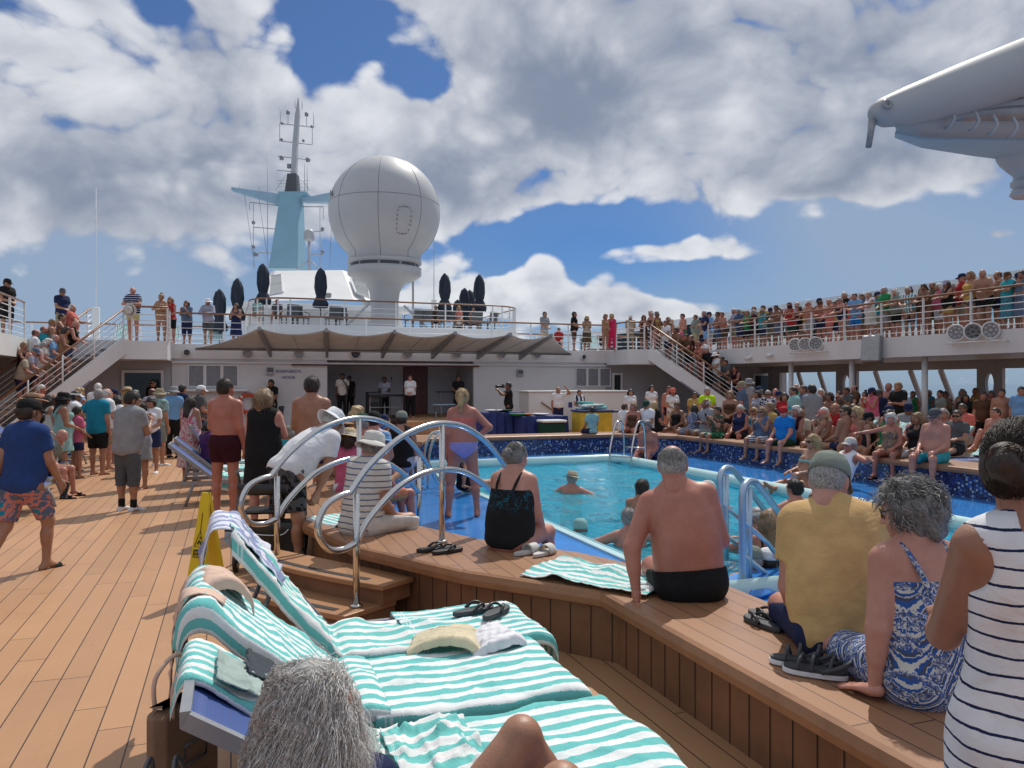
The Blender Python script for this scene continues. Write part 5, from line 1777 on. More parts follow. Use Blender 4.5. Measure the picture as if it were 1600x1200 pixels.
SP = 1.0
def person(label, at, face, pose='stand', h=1.72, sex='m', skin='tan', hair=('short', 'grey'), hat=None, clothes=(), fat=0.0, arms='hang', legs=None, lean=0.0, bend=0.0, side=0.0,
		   hy=0.0, hp=0.0, vox=None, group=None, shades=False, shoes=None, folds=0.0, seed=0, extra=None, hidehands=False, headmesh=True, hz=0.0, hr=0.0):
	"""at = (x, y, z): feet when standing, the seat when sitting. face: heading of the body relative to the camera (0 = away, 90 = right)"""
	d = DEP(at[0], at[1])
	if vox is None: vox = .0115 if d < 7 else (.015 if d < 13 else (.019 if d < 21 else .024))
	hd = face+YAW
	root = thing('person', label, 'person', at, -R(hd), group)
	s = h/1.72
	root.scale = (s, s, s)
	if isinstance(arms, str): arms = (arms, arms)
	sit = pose != 'stand'
	if legs is None: legs = 'sit' if sit else 'stand'
	if isinstance(legs, str): legs = (legs, legs)
	# skeleton (1.72 m figure)
	L_TH, L_SH = .425, .415
	def dirv(v, sg): return nrm((v[0]*sg, v[1], v[2]))
	hipw = .088 if sex == 'm' else .092
	if sit:
		pz = .105
	else:
		need = max(-(dirv(LEGS[g][0], 1)[2]*L_TH+dirv(LEGS[g][1], 1)[2]*L_SH) for g in legs)
		pz = need+.075
	pel = np.array((0, 0, pz))
	la, be = R(lean), R(bend)
	def frame(o, ang, sd):
		u = nrm((math.sin(sd), math.sin(ang), math.cos(ang)*math.cos(sd)))
		r = nrm(np.cross((0, 1, 0), u)) if abs(u[1]) < .98 else np.array((1., 0, 0))
		f = np.cross(u, r)
		return Frame(o, r, f, u)
	sd = R(side)
	A = frame(pel, la, sd*.5)
	B = frame(A.w(0, 0, .20), la+be, sd)
	shw = .168 if sex == 'm' else .150
	shz = .275
	J = {}
	prims = []
	f_ = fat
	w = sex == 'f'
	prims += [Pr('low', (0, 0, -.015), (0, 0, .08), (.150 if w else .140)+.038*f_, (.135 if w else .138)+.062*f_, A, .74, k=.05),
			  Pr('low', (0, 0, .08), (0, 0, .20), (.132 if w else .136)+.062*f_, (.112 if w else .130)+.068*f_, A, .74, k=.05),
			  Pr('up', (0, 0, .02), (0, .004, .16), (.115 if w else .132)+.068*f_, (.132 if w else .150)+.042*f_, B, .72, k=.05),
			  Pr('up', (0, .0, .16), (0, -.008, .24), (.130 if w else .148)+.03*f_, .095+.02*f_, B, .72, k=.06),
			  Pr('up', (-shw+.035, -.006, shz-.02), (shw-.035, -.006, shz-.02), .058, .058, B, 1, k=.05)]
	if f_ > .15:
		prims.append(Pr('belly', (0, .045+.04*f_, .10), None, (.11+.05*f_, .085+.06*f_, .12+.02*f_), fr=A, k=.07))
	if w:
		for sg in (-1, 1):
			prims.append(Pr('bust', (sg*.072, .088+.02*f_, .135), None, (.066+.012*f_, .060+.015*f_, .064), fr=B, k=.04))
	else:
		for sg in (-1, 1):
			prims.append(Pr('bust', (sg*.068, .062+.012*f_, .165), None, (.072, .045, .055), fr=B, k=.05))
	for sg in (-1, 1):
		prims.append(Pr('glute', (sg*.072, -.055-.012*f_, -.035), None, (.085+.012*f_, .078, .085), fr=A, k=.05))
		prims.append(Pr('scap', (sg*.075, -.072, .19), None, (.055, .028, .07), fr=B, k=.05))
	# neck and head
	nb = B.w(0, -.012, shz+.005)
	hu = nrm(B.u*.45+np.array((0, .12, 1))*.75)
	hyr, hpr = R(hy), R(hp)
	ff = nrm(np.array((0, 1, 0))-hu*np.dot((0, 1, 0), hu))
	rr = np.cross(ff, hu)
	f2 = ff*math.cos(hyr)+rr*math.sin(hyr)
	r2 = np.cross(f2, hu)
	f3 = f2*math.cos(hpr)-hu*math.sin(hpr)
	u3 = np.cross(r2, f3)
	hrr = R(hr)
	r4 = r2*math.cos(hrr)+u3*math.sin(hrr); u4 = np.cross(r4, f3)
	hc = nb+hu*.165+ff*.022-f3*0+np.array((0, .035*math.sin(hpr), -.02*abs(math.sin(hpr))))
	H = Frame(hc, r4, f3, u4)
	prims += [Pr('neck', nb-hu*.05, H.w(0, -.02, -.03), .066 if not w else .056, .053 if not w else .046, k=.05)]
	for sg in (-1, 1):
		prims.append(Pr('trap', nb+hu*.050, B.w(sg*.115, -.012, shz-.012), .040, .040, k=.05))
	# limbs
	hands = []
	af = .012*f_
	for i, sg in enumerate((-1, 1)):
		ua, fa, hp_ = ARMS[arms[i]] if isinstance(arms[i], str) else arms[i]
		tor = lambda v: B.r*v[0]*sg+B.f*v[1]+B.u*v[2] if not sit or True else v
		S = B.w(sg*shw, -.006, shz-.022)
		if isinstance(arms[i], str) and arms[i] in ('hang', 'prop', 'propback', 'down'):
			mixv = lambda v: nrm(np.array((v[0]*sg, v[1], v[2])))
		else:
			mixv = lambda v: nrm(tor(v))
		E = S+mixv(ua)*.285
		Wd = mixv(fa)
		Wr = E+Wd*.245
		m_ = .92 if w else 1.0
		prims += [Pr('ua', S, E, (.054+af)*m_, (.041+af*.8)*m_, k=.035), Pr('fa', E, Wr, (.040+af*.6)*m_, .026*m_, k=.02),
				  Pr('fa', E+Wd*.03, E+Wd*.12, .041*m_, .036*m_, k=.02)]
		J['S', sg], J['E', sg], J['W', sg] = S, E, Wr
		hands.append((Wr, Wd, sg, hp_, isinstance(arms[i], str) and arms[i] in ('prop', 'propback')))
	for i, sg in enumerate((-1, 1)):
		th, shn = LEGS[legs[i]] if isinstance(legs[i], str) else legs[i]
		hip = A.w(sg*hipw, 0, -.02)
		K = hip+dirv(th, sg)*L_TH
		An = K+dirv(shn, sg)*L_SH
		sd_ = dirv(shn, sg)
		tf = .016*f_
		prims += [Pr('th', hip, K, (.086 if w else .084)+tf, .055+tf*.5, k=.045), Pr('sh', K, An, .052+tf*.4, .036, k=.025)]
		back = nrm(np.cross(sd_, np.cross((0, 1, 0) if abs(sd_[1]) < .9 else (0, 0, 1), sd_)))
		back = -back if np.dot(back, (0, 1, 0)) > 0 or abs(sd_[1]) >= .9 else back
		cal = K+sd_*.13+back*.016
		prims.append(Pr('sh', cal, cal+sd_*.07, .047+tf*.4, .040, k=.035))
		# foot: sole level on the ground, or pointing up for stretched legs
		fd = nrm(np.array((.16*sg, 1, -.02))) if sd_[2] < -.45 else nrm(np.array((.12*sg, .55, .75)))
		if not sit and legs[i] == 'back': fd = nrm((0.05*sg, .8, -.6))
		dn = nrm(np.array((0, 0, -1))-fd*np.dot((0, 0, -1), fd)) if sd_[2] < -.45 else nrm(np.array((0, 1, -.6))-fd*np.dot((0, 1, -.6), fd))
		heel = An-fd*.045+dn*.040
		ball = An+fd*.125+dn*.048
		toe = An+fd*.175+dn*.052
		prims += [Pr('foot', An, heel, .036, .030, k=.025), Pr('foot', An+fd*.02, ball, .036, .026, k=.025), Pr('foot', ball-np.cross(fd, dn)*.022, toe-np.cross(fd, dn)*.020, .022, .017, k=.02), Pr('foot', ball+np.cross(fd, dn)*.022, toe+np.cross(fd, dn)*.014, .021, .016, k=.02)]
		J['K', sg], J['A', sg], J['hip', sg], J['foot', sg] = K, An, hip, (An, fd, dn)
	# body mesh
	body_parts = []
	bp = list(prims)
	near = vox < .0105
	if near:
		HP, HS, HN = head_prims(sex)
		def tr(p):
			return Pr('head', p.a, p.b, p.ra, p.rb, H, 1.0, p.k)
	V, Q = field(bp, vox)
	VV, QQ, MM = [V], [Q], [np.zeros(len(Q), np.int32)]
	base = len(V)
	hv = .0055 if d < 7 else (.0075 if d < 16 else .0105)
	tV, tQ, tM = head_tpl(sex, hv)
	Rm = np.stack([H.r, H.f, H.u], 1)
	VV.append(tV@Rm.T+H.o); QQ.append(tQ+base); MM.append(tM); base += len(tV)
	hvv = .0042 if d < 6 else (.0055 if d < 14 else .0075)
	if not hidehands:
		for (Wr, Wd, sg, hp_, prop) in hands:
			y = Wd
			if prop:
				y = nrm(np.array((.25*sg, .75, -.16))); n = np.array((0, 0, 1.0))
			elif abs(np.dot(Wd, B.u)) > .72:
				n = B.r*sg
			else:
				n = B.u+B.r*sg*.4
			z = nrm(n-y*np.dot(n, y))
			x = np.cross(y, z)
			hV, hQ = hand_tpl(hp_, hvv)
			hV = hV.copy()
			if sg < 0:
				hV[:, 0] *= -1; hQ = hQ[:, ::-1]
			M3 = np.stack([x, y, z], 1)
			# thumbs point to the body's middle when palms face down/in
			VV.append(hV@M3.T+Wr-y*.004); QQ.append(hQ+base); MM.append(np.zeros(len(hQ), np.int32)); base += len(hV)
	me = arrays_mesh('body', np.concatenate(VV), np.concatenate(QQ), np.concatenate(MM))
	body = link('body', me, skinned(skin, hair[1] if hair else 'grey'), root)
	by = {}
	for p in prims: by.setdefault(p.tag, []).append(p)
	def grab(*tags): return [p for t_ in tags for p in by.get(t_, [])]
	def gar(name, P, inf, clips, spec, kk=None, v=None, noise=None, k_=None):
		r = field(P, v or vox, inf, clips, (noise if noise is not None else (.0022 if folds == 0 else folds)), 34.0, kk, seed=seed+len(name))
		if r is None: return None
		return link(name, arrays_mesh(name, *r), cloth_mat(spec), root)
	def cut(Fr, z, sgn, ny=0.0, nx=0.0):
		"""plane in a frame: sgn=+1 removes what is above z"""
		n = Fr.u*sgn+Fr.f*ny+Fr.r*nx
		return half(Fr.w(0, 0, z), n)
	def limb_caps(tag_, t):
		out = []
		for p in by[tag_]:
			b = p.a+(p.b-p.a)*t
			q = Pr(tag_, p.a, b, p.ra, p.ra+(p.rb-p.ra)*t, k=p.k)
			q.cap = (b, nrm(p.b-p.a))
			out.append(q)
		return out
	def hemcut(pairs, t):
		"""removes what lies beyond fraction t of the given limbs, near those limbs only"""
		fs = []
		for a, b, rad in pairs:
			e = a+(b-a)*t; n = nrm(b-a)
			def c(X, Y, Z, e=e, n=n, rad=rad, L=np.linalg.norm(b-a)):
				pl = (X-e[0])*n[0]+(Y-e[1])*n[1]+(Z-e[2])*n[2]
				d2 = np.sqrt(np.maximum((X-e[0])**2+(Y-e[1])**2+(Z-e[2])**2-pl**2, 0))-rad
				return np.minimum(pl, -d2)
			fs.append(c)
		return fs
	TOR = ('low', 'up', 'belly', 'bust', 'glute', 'scap')
	for c in clothes:
		kind, spec = c[0], c[1]
		opt = c[2] if len(c) > 2 else None
		if kind in ('tee', 'long', 'tank', 'vest'):
			hem = opt if opt is not None else -.09
			P = grab(*TOR)+grab('trap')
			cl = [cut(A, hem, -1)]
			def neckhole(X, Y, Z, B=B):
				dx, dy, dz = X-B.o[0], Y-B.o[1], Z-B.o[2]
				x = dx*B.r[0]+dy*B.r[1]+dz*B.r[2]; y = dx*B.f[0]+dy*B.f[1]+dz*B.f[2]; z = dx*B.u[0]+dy*B.u[1]+dz*B.u[2]
				return np.minimum((.068 if not w else .060)+.003*fat-np.sqrt(x*x+(y-.008)**2), z+.45*y-(shz-.022))
			cl.append(neckhole)
			inf = {'*': .016+.006*fat, 'glute': .020, 'trap': .010}
			if kind in ('tee', 'long'):
				t_ = .62 if kind == 'tee' else 1.0
				P = P+limb_caps('ua', t_)
				inf['ua'] = .018+.004*fat
				if kind == 'long':
					P = P+grab('fa'); inf['fa'] = .012
					cl += hemcut([(J['E', g], J['W', g], .09) for g in (-1, 1)], .92)
				else:
					pass
			else:
				# armholes and a scooped neck
				for g in (-1, 1):
					c0 = B.w(g*.205, 0, .20)
					cl.append(lambda X, Y, Z, c0=c0: .085-np.sqrt((X-c0[0])**2+(Y-c0[1])**2+(Z-c0[2])**2))
				for yy in (.12, -.12) if kind == 'tank' else (.12,):
					c1 = B.w(0, yy, shz+.04)
					cl.append(lambda X, Y, Z, c1=c1: .085-np.sqrt((X-c1[0])**2+(Y-c1[1])**2+(Z-c1[2])**2))
			o = gar({'tee': 'shirt', 'long': 'shirt', 'tank': 'tank_top', 'vest': 'tank_top'}[kind], P, inf, cl, spec)
			if kind == 'tee' and 'collar' in str(c[3:]):
				mb = MB()
				ctr = B.w(0, -.008, shz+.035)
				ring = []
				for q in range(20):
					a = 2*math.pi*q/20
					ring.append(Vector(ctr+B.r*(.074*math.cos(a))+B.f*(.070*math.sin(a))+B.u*(.012-.018*math.sin(a))))
				mb.tube(ring, .014, 6, closed=True)
				mb.build('collar', cloth_mat(spec), root)
		elif kind in ('shorts', 'trunks', 'pants', 'capri', 'brief'):
			P = grab('low', 'glute', 'th')
			ht = [(q[2] if len(q) > 2 and q[2] is not None else -.09) for q in clothes if q[0] in ('tee', 'long', 'tank', 'vest')]
			hi_ = (.075 if kind != 'brief' else .02) if not isinstance(opt, float) else opt
			if ht and not sit: hi_ = min(hi_, ht[0]+.03)
			cl = [cut(A, hi_, 1, 0.10)]
			inf = {'low': .012, 'glute': .016, 'th': .024}
			pr = [(J['hip', g], J['K', g], .16) for g in (-1, 1)]
			if kind in ('shorts', 'trunks', 'brief'):
				t_ = {'shorts': .88, 'trunks': .55, 'brief': .22}[kind]
				P = grab('low', 'glute')+(grab('belly') if sit else [])+limb_caps('th', t_)
			else:
				P = P+grab('sh'); inf['sh'] = .022
				cl += hemcut([(J['K', g], J['A', g], .14) for g in (-1, 1)], .94 if kind == 'pants' else .28)
			inf = dict(inf)
			gar({'pants': 'trousers', 'brief': 'swim_briefs'}.get(kind, 'shorts' if kind != 'trunks' else 'swim_trunks'), P, inf, cl, spec)
		elif kind in ('swim', 'dress', 'skirt', 'sundress', 'wrap', 'tankdress'):
			P = grab('low', 'glute') if kind in ('skirt', 'wrap') else grab(*TOR)
			cl = []
			inf = {'*': .010, 'glute': .012}
			if kind == 'swim':
				for g in (-1, 1):
					n = nrm(-A.u*.85+A.r*g*.62)
					cl.append(half(A.w(g*.085, 0, -.105), n))
				cl.append(half(A.w(0, 0, -.10), -A.u))
			else:
				t_ = opt if opt is not None else .85
				if sit:
					P = P+limb_caps('th', min(1, t_)); inf['th'] = .028
					if t_ > 1: P = P+[Pr('th', J['K', -1], J['K', 1], .06, k=.05)]
				else:
					mid = (J['K', -1]+J['K', 1])/2; mid0 = A.w(0, 0, 0)
					if t_ <= 1: end = mid0+(mid-mid0)*t_
					else: end = mid+((J['A', -1]+J['A', 1])/2-mid)*(t_-1)
					fr2 = Frame((0, 0, 0), A.r, A.f, (0, 0, 1))
					loc = lambda p: (np.dot(p, fr2.r), np.dot(p, fr2.f), p[2])
					P = P+[Pr('sk', loc(mid0), loc(end-np.array((0, 0, .03))), .150+.04*fat, .168+.05*t_+.03*fat, fr2, .80, k=.05)]
					inf['sk'] = .014; P = P+limb_caps('th', min(1, t_)); inf['th'] = .014
					cl.append(half(end, (0, 0, -1)))
				if kind == 'skirt': cl.append(cut(A, .09, 1))
			if kind == 'wrap': cl.append(cut(A, .09, 1))
			if kind == 'tankdress':
				P = P+grab('trap'); inf['trap'] = .012
				cl.append(half(B.w(0, -.03, shz+.075), B.u+B.f*.2))
				for g in (-1, 1):
					c0 = B.w(g*.225, -.02, .215)
					cl.append(lambda X, Y, Z, c0=c0: .092-np.sqrt((X-c0[0])**2+(Y-c0[1])**2+(Z-c0[2])**2))
				for yy, zz, rr_ in ((-.10, .335, .088), (-.135, .235, .078), (.12, .32, .095)):
					c1 = B.w(0, yy, zz)
					cl.append(lambda X, Y, Z, c1=c1, rr_=rr_: rr_-np.sqrt((X-c1[0])**2+(Y-c1[1])**2+(Z-c1[2])**2))
			if kind in ('swim', 'dress', 'sundress'):
				top = .185 if kind != 'sundress' else .17
				cl.append(cut(B, top, 1, -.25 if kind == 'swim' else -.12))
			gar({'swim': 'swimsuit', 'skirt': 'skirt', 'wrap': 'towel_wrap'}.get(kind, 'dress'), P, inf, cl, spec)
			if kind in ('swim', 'dress', 'sundress'):
				for g in (-1, 1):
					wdt = .011 if kind != 'dress' else .024
					mb = MB()
					pts = [B.w(g*.085, .112+.02*fat, .17), B.w(g*.092, .075, .24), B.w(g*.095, .02, shz+.046), B.w(g*.092, -.050, shz+.040), B.w(g*.086, -.108-.012*fat, .23), B.w(g*.078, -.128-.022*fat, .165), B.w(g*.07, -.128-.03*fat, .12)]
					mb.tube(smooth_path(pts, 5), wdt, 6)
					mb.build('strap', cloth_mat(spec), root)
		elif kind == 'bikini':
			gar('bikini_top', grab('up', 'bust', 'scap'), {'*': .007}, [cut(B, .165, 1, .22), cut(B, .085, -1)], spec)
			mb = MB()
			for g in (-1, 1):
				mb.tube(smooth_path([B.w(g*.075, .145, .16), B.w(g*.075, .07, .26), B.w(g*.06, -.02, shz+.055), B.w(0, -.085, shz-.02)], 5), .005, 6)
			mb.build('straps', cloth_mat(spec), root)
			cl = [cut(A, .075, 1)]
			for g in (-1, 1):
				cl.append(half(A.w(g*.125, 0, -.060), nrm(-A.u*.80+A.r*g*.58)))
			gar('bikini_bottom', grab('low', 'glute'), {'*': .007}, cl, opt or spec)
		elif kind == 'bra':
			gar('bikini_top', grab('up', 'bust', 'scap'), {'*': .007}, [cut(B, .165, 1, .22), cut(B, .085, -1)], spec)
	if shoes:
		kind, spec = shoes
		for g in (-1, 1):
			An, fd, dn = J['foot', g]
			sdx = np.cross(fd, dn)
			if kind in ('shoe', 'sock'):
				P = [p for p in by['foot']]
				P = P[:4] if g < 0 else P[4:]
				o = field(P, vox, {'*': .009}, [half(An+dn*-.0, -dn)])
				link('shoe', arrays_mesh('shoe', *o), cloth_mat(spec), root)
				if kind == 'sock':
					q = field([Pr('s', An, An-dn*.10, .045, .046)], vox)
					link('sock', arrays_mesh('sock', *q), cloth_mat('black'), root)
			else:
				mb = MB()
				poly = [(-.085, -.030), (-.06, -.038), (.06, -.040), (.13, -.050), (.185, -.036), (.205, 0), (.185, .034), (.13, .046), (.06, .038), (-.06, .036), (-.085, .028), (-.095, 0)]
				M = Matrix(((fd[0], sdx[0], -dn[0], An[0]), (fd[1], sdx[1], -dn[1], An[1]), (fd[2], sdx[2], -dn[2], An[2]), (0, 0, 0, 1)))
				mb.prism(poly, -.088, -.066, M)
				sole = mb.build('sandal', cloth_mat(spec), root)
				mb = MB()
				if kind == 'slide':
					def fn(u, v):
						a = math.pi*u
						return M @ Vector((.07+.07*v, -.052*math.cos(a), -.075+.062*math.sin(a)))
					mb.grid(fn, 12, 3)
					o = mb.build('strap', cloth_mat(spec if kind != 'slide' else spec), sole)
				else:
					for sg in (-1, 1):
						mb.tube([M @ Vector((.155, 0, -.066)), M @ Vector((.11, sg*.022, -.035)), M @ Vector((.04, sg*.042, -.066))], .008, 6)
					mb.build('strap', cloth_mat(spec), sole)
	# hair, hat, sunglasses
	M4 = Matrix(((H.r[0], H.f[0], H.u[0], H.o[0]), (H.r[1], H.f[1], H.u[1], H.o[1]), (H.r[2], H.f[2], H.u[2], H.o[2]), (0, 0, 0, 1)))
	if hair and hair[0] not in ('none',):
		r = hair_tpl(hair[0], .0065 if d < 9 else .009)
		hm = _hairmesh.get((hair[0], d < 9))
		if hm is None:
			hm = arrays_mesh('hair', *r); _hairmesh[(hair[0], d < 9)] = hm
			hm.materials.append(hair_mat(hair[1]))
		o = bpy.data.objects.new('hair', hm); COL.objects.link(o)
		o.parent = root; o.matrix_local = M4
		o.material_slots[0].link = 'OBJECT'; o.material_slots[0].material = hair_mat(hair[1])
	if hat:
		mm, mbr, mbd = MB(), MB(), MB()
		hat_parts(hat[0], mm, mbr, mbd)
		S_ = Matrix.Scale(1.06 if hair and hair[0] in ('curly', 'bob', 'long') else 1.0, 4)
		ho = mm.build('hat' if hat[0] not in ('cap', 'visor') else hat[0], cloth_mat(hat[1]), root); ho.matrix_local = M4 @ S_
		sol = ho.modifiers.new('s', 'SOLIDIFY'); sol.thickness = .003
		if mbr.v:
			bo = mbr.build('brim', cloth_mat(hat[2] if len(hat) > 2 and hat[0] in ('cap', 'visor') else hat[1]), ho)
			sol = bo.modifiers.new('s', 'SOLIDIFY'); sol.thickness = .004
		if mbd.v:
			mbd.build('band', cloth_mat(hat[2] if len(hat) > 2 else 'black'), ho)
	if shades:
		mb = MB()
		for sg in (-1, 1):
			def fn(u, v, sg=sg):
				x = sg*(.006+.058*u); z = .012+.021*(v-.5)*2*(1-.25*u)
				return (x, .1015-1.9*(abs(x)-.01)**2*2.4, z)
			mb.grid(fn, 8, 5)
			mb.tube([(sg*.064, .083, .016), (sg*.078, .04, .016), (sg*.081, -.01, .012)], .003, 5)
		mb.tube([(-.012, .104, .018), (.012, .104, .018)], .003, 5)
		so = mb.build('sunglasses', M_shades, root); so.matrix_local = M4
	J['H'], J['B'], J['A_'], J['M4'] = H, B, A, M4
	root_J[root.name] = J
	return root
_hairmesh = {}
root_J = {}
def strands(root, n, L, seed, mat, rad=.0016, curl=0.0, curlr=.010, comb=(0, -1, -.4), lift=.010, region=None, seg=9, origin=(0, -.016, .028), radii=(.083, .103, .096), name='hair_strands', grav=.6, parent=None, vary=.35, hug=False, maxr=None):
	"""individual locks combed over the skull, in the head frame of a person"""
	M4 = root_J[root.name]['M4']
	r = random.Random(seed)
	VV, QQ = [], []
	base = 0
	O = np.array(origin); RD = np.array(radii)
	cv = np.array(comb if not isinstance(comb, str) else (0, 0, -1), float)
	k = 0
	while k < n:
		v = np.array([r.gauss(0, 1) for _ in range(3)]); v /= np.linalg.norm(v)
		if region and not region(O+v*RD): continue
		k += 1
		p = O+v*RD*(1-.02*r.random())
		if comb == 'radial': cv = np.array((v[0]*1.2, v[1]*1.0-.25, -.55))
		d = cv - v*np.dot(cv, v)
		d = nrm(d+np.array([r.gauss(0, .22) for _ in range(3)]))
		ln = L*(1-vary+2*vary*r.random())
		pts = []
		ph = r.random()*6.28; w = curl*(.7+.6*r.random()); mr = maxr
		if maxr:
			cell = random.Random(str([int(math.floor(q_*5.5)) for q_ in v]))
			ph = cell.random()*6.28+r.gauss(0, .25); w = curl*(.7+.7*cell.random()); mr = maxr*(.72+.42*cell.random()+.12*r.random())
		step = ln/seg
		lift_k = lift*(.4+1.2*r.random())
		for i in range(seg+1):
			t = i/seg
			q = (p-O)/RD; rr = np.linalg.norm(q)
			nv = nrm(q/RD)
			if (hug is True or t < hug) or rr < 1.0+lift_k/.09*min(1, t*3): p = O+q/rr*(1.0+lift_k/.09*min(1, t*3))*RD
			if maxr:
				hr_ = math.hypot(p[0]-O[0], p[1]-O[1])
				lim = mr*(.66+.64*min(1, max(0, (.11-p[2])/.22)))
				if hr_ > lim:
					hn = lim+(hr_-lim)*.3
					p = np.array((O[0]+(p[0]-O[0])*hn/hr_, O[1]+(p[1]-O[1])*hn/hr_, p[2]))
			a1 = nrm(np.cross(d, nv)+1e-6); a2 = np.cross(d, a1)
			off = (a1*math.cos(ph+w*t*6.28)+a2*math.sin(ph+w*t*6.28))*curlr*min(1, t*2.5) if curl else 0
			pts.append(p+off)
			d = d-nv*min(0, np.dot(d, nv))*.9
			d = nrm(d+np.array((0, 0, -grav/seg*1.6))+np.array([r.gauss(0, .05) for _ in range(3)]))
			p = p+d*step
		P = np.array(pts)
		if maxr and P[:, 2].max() > .150: continue
		T = np.gradient(P, axis=0); T /= np.linalg.norm(T, axis=1)[:, None]+1e-9
		X = np.cross(T, np.array((.31, .52, .79))); X /= np.linalg.norm(X, axis=1)[:, None]+1e-9
		Y = np.cross(T, X)
		rs = rad*(1-np.linspace(0, 1, seg+1)**2*.75)[:, None]
		ring = [P+(X*math.cos(a)+Y*math.sin(a))*rs for a in (0, 2.094, 4.189)]
		VV.append(np.stack(ring, 1).reshape(-1, 3))
		for i in range(seg):
			for c in range(3):
				QQ.append((base+i*3+c, base+i*3+(c+1) % 3, base+(i+1)*3+(c+1) % 3, base+(i+1)*3+c))
		base += 3*(seg+1)
	o = link(name, arrays_mesh(name, np.concatenate(VV), np.array(QQ)), mat, root)
	o.matrix_local = M4
	if parent:
		o.parent = parent; o.matrix_local = Matrix.Identity(4)
	return o
# ------------------------------------------------------------------ loungers, towels and the small things
def wrinkle(seed, amp, n=7, wl=(.10, .5), stretch=1.0):
	r = np.random.default_rng(seed)
	par = [(r.uniform(*wl), r.uniform(0, 6.28), r.uniform(0, 6.28)) for _ in range(n)]
	def f(x, y):
		s = 0
		for w, th, ph in par:
			q = math.sin(6.28/w*(x*math.cos(th)*stretch+y*math.sin(th)+.05*math.sin(9*x+7*y))+ph)
			s += (1.6*(1-abs(q))**2-.55 if w < .3 else q)*w
		return amp*s/(.3*math.sqrt(n)*2)*1.6
	return f
def drape_mesh(name, path, y0, y1, over0, over1, mat, parent=None, seed=1, amp=.010, nu=60, nv=40, skew=0.0, thick=.0045, lift=.007, curl=.02, wl=(.10, .5), uvflip=False, ragged=.02):
	"""cloth laid along a path of (x, z) points, its sides hanging over the edges y0 and y1"""
	pp = smooth_path([(p[0], 0, p[1]) for p in path], 10)
	L = [0]
	for a, b in zip(pp[:-1], pp[1:]): L.append(L[-1]+(b-a).length)
	def at(u):
		s = u*L[-1]
		i = min(len(L)-2, max(0, int(np.searchsorted(L, s))-1))
		t = (s-L[i])/max(1e-9, L[i+1]-L[i])
		p = pp[i].lerp(pp[i+1], t)
		tg = (pp[i+1]-pp[i]).normalized()
		return p, Vector((-tg.z, 0, tg.x))
	wf = wrinkle(seed, amp, wl=wl); ef = wrinkle(seed+50, ragged, 5, (.2, .7))
	W_ = (y1-y0)+over0+over1
	mb = MB(); uv = []
	vs = []
	for j in range(nv+1):
		for i in range(nu+1):
			u, v = i/nu, j/nv
			s = -over0+v*W_
			e = ef(u*1.4, v*1.0)
			uu = min(1, max(0, u+(e*.4 if (i in (0, nu)) else 0)))
			p, n = at(uu)
			if n.z < 0: n = -n
			y = y0+min(max(s, 0), y1-y0)
			dn = 0
			if s < 0: dn = -s
			if s > y1-y0: dn = s-(y1-y0)
			y += skew*u
			out = 0
			if dn > 0:
				sg = -1 if s < 0 else 1
				out = sg*(min(dn, .03)+.012*math.sin(18*p.x+seed))
				y += out
				dn = max(0, dn-.015)*(1+ .25*math.sin(7*p.x+seed)*.5)
			w = wf(p.x+.7*p.z, y)
			q = p+n*(lift+w*(1 if dn == 0 else .3)+abs(w)*.3)
			q = Vector((q.x+(.0 if dn == 0 else wf(p.z+y, p.x)*.5), y+(0 if dn == 0 else w*.8), q.z-dn))
			vs.append(q); uv.append((u, v) if not uvflip else (v, u))
	fs = [(j*(nu+1)+i, j*(nu+1)+i+1, (j+1)*(nu+1)+i+1, (j+1)*(nu+1)+i) for j in range(nv) for i in range(nu)]
	mb.add(vs, fs, True)
	o = mb.build(name, mat, parent)
	ul = o.data.uv_layers.new(name='uv')
	for lp in o.data.loops: ul.data[lp.index].uv = uv[lp.vertex_index]
	m = o.modifiers.new('s', 'SOLIDIFY'); m.thickness = thick; m.offset = 1
	return o
HINGE, BL = .95, .80
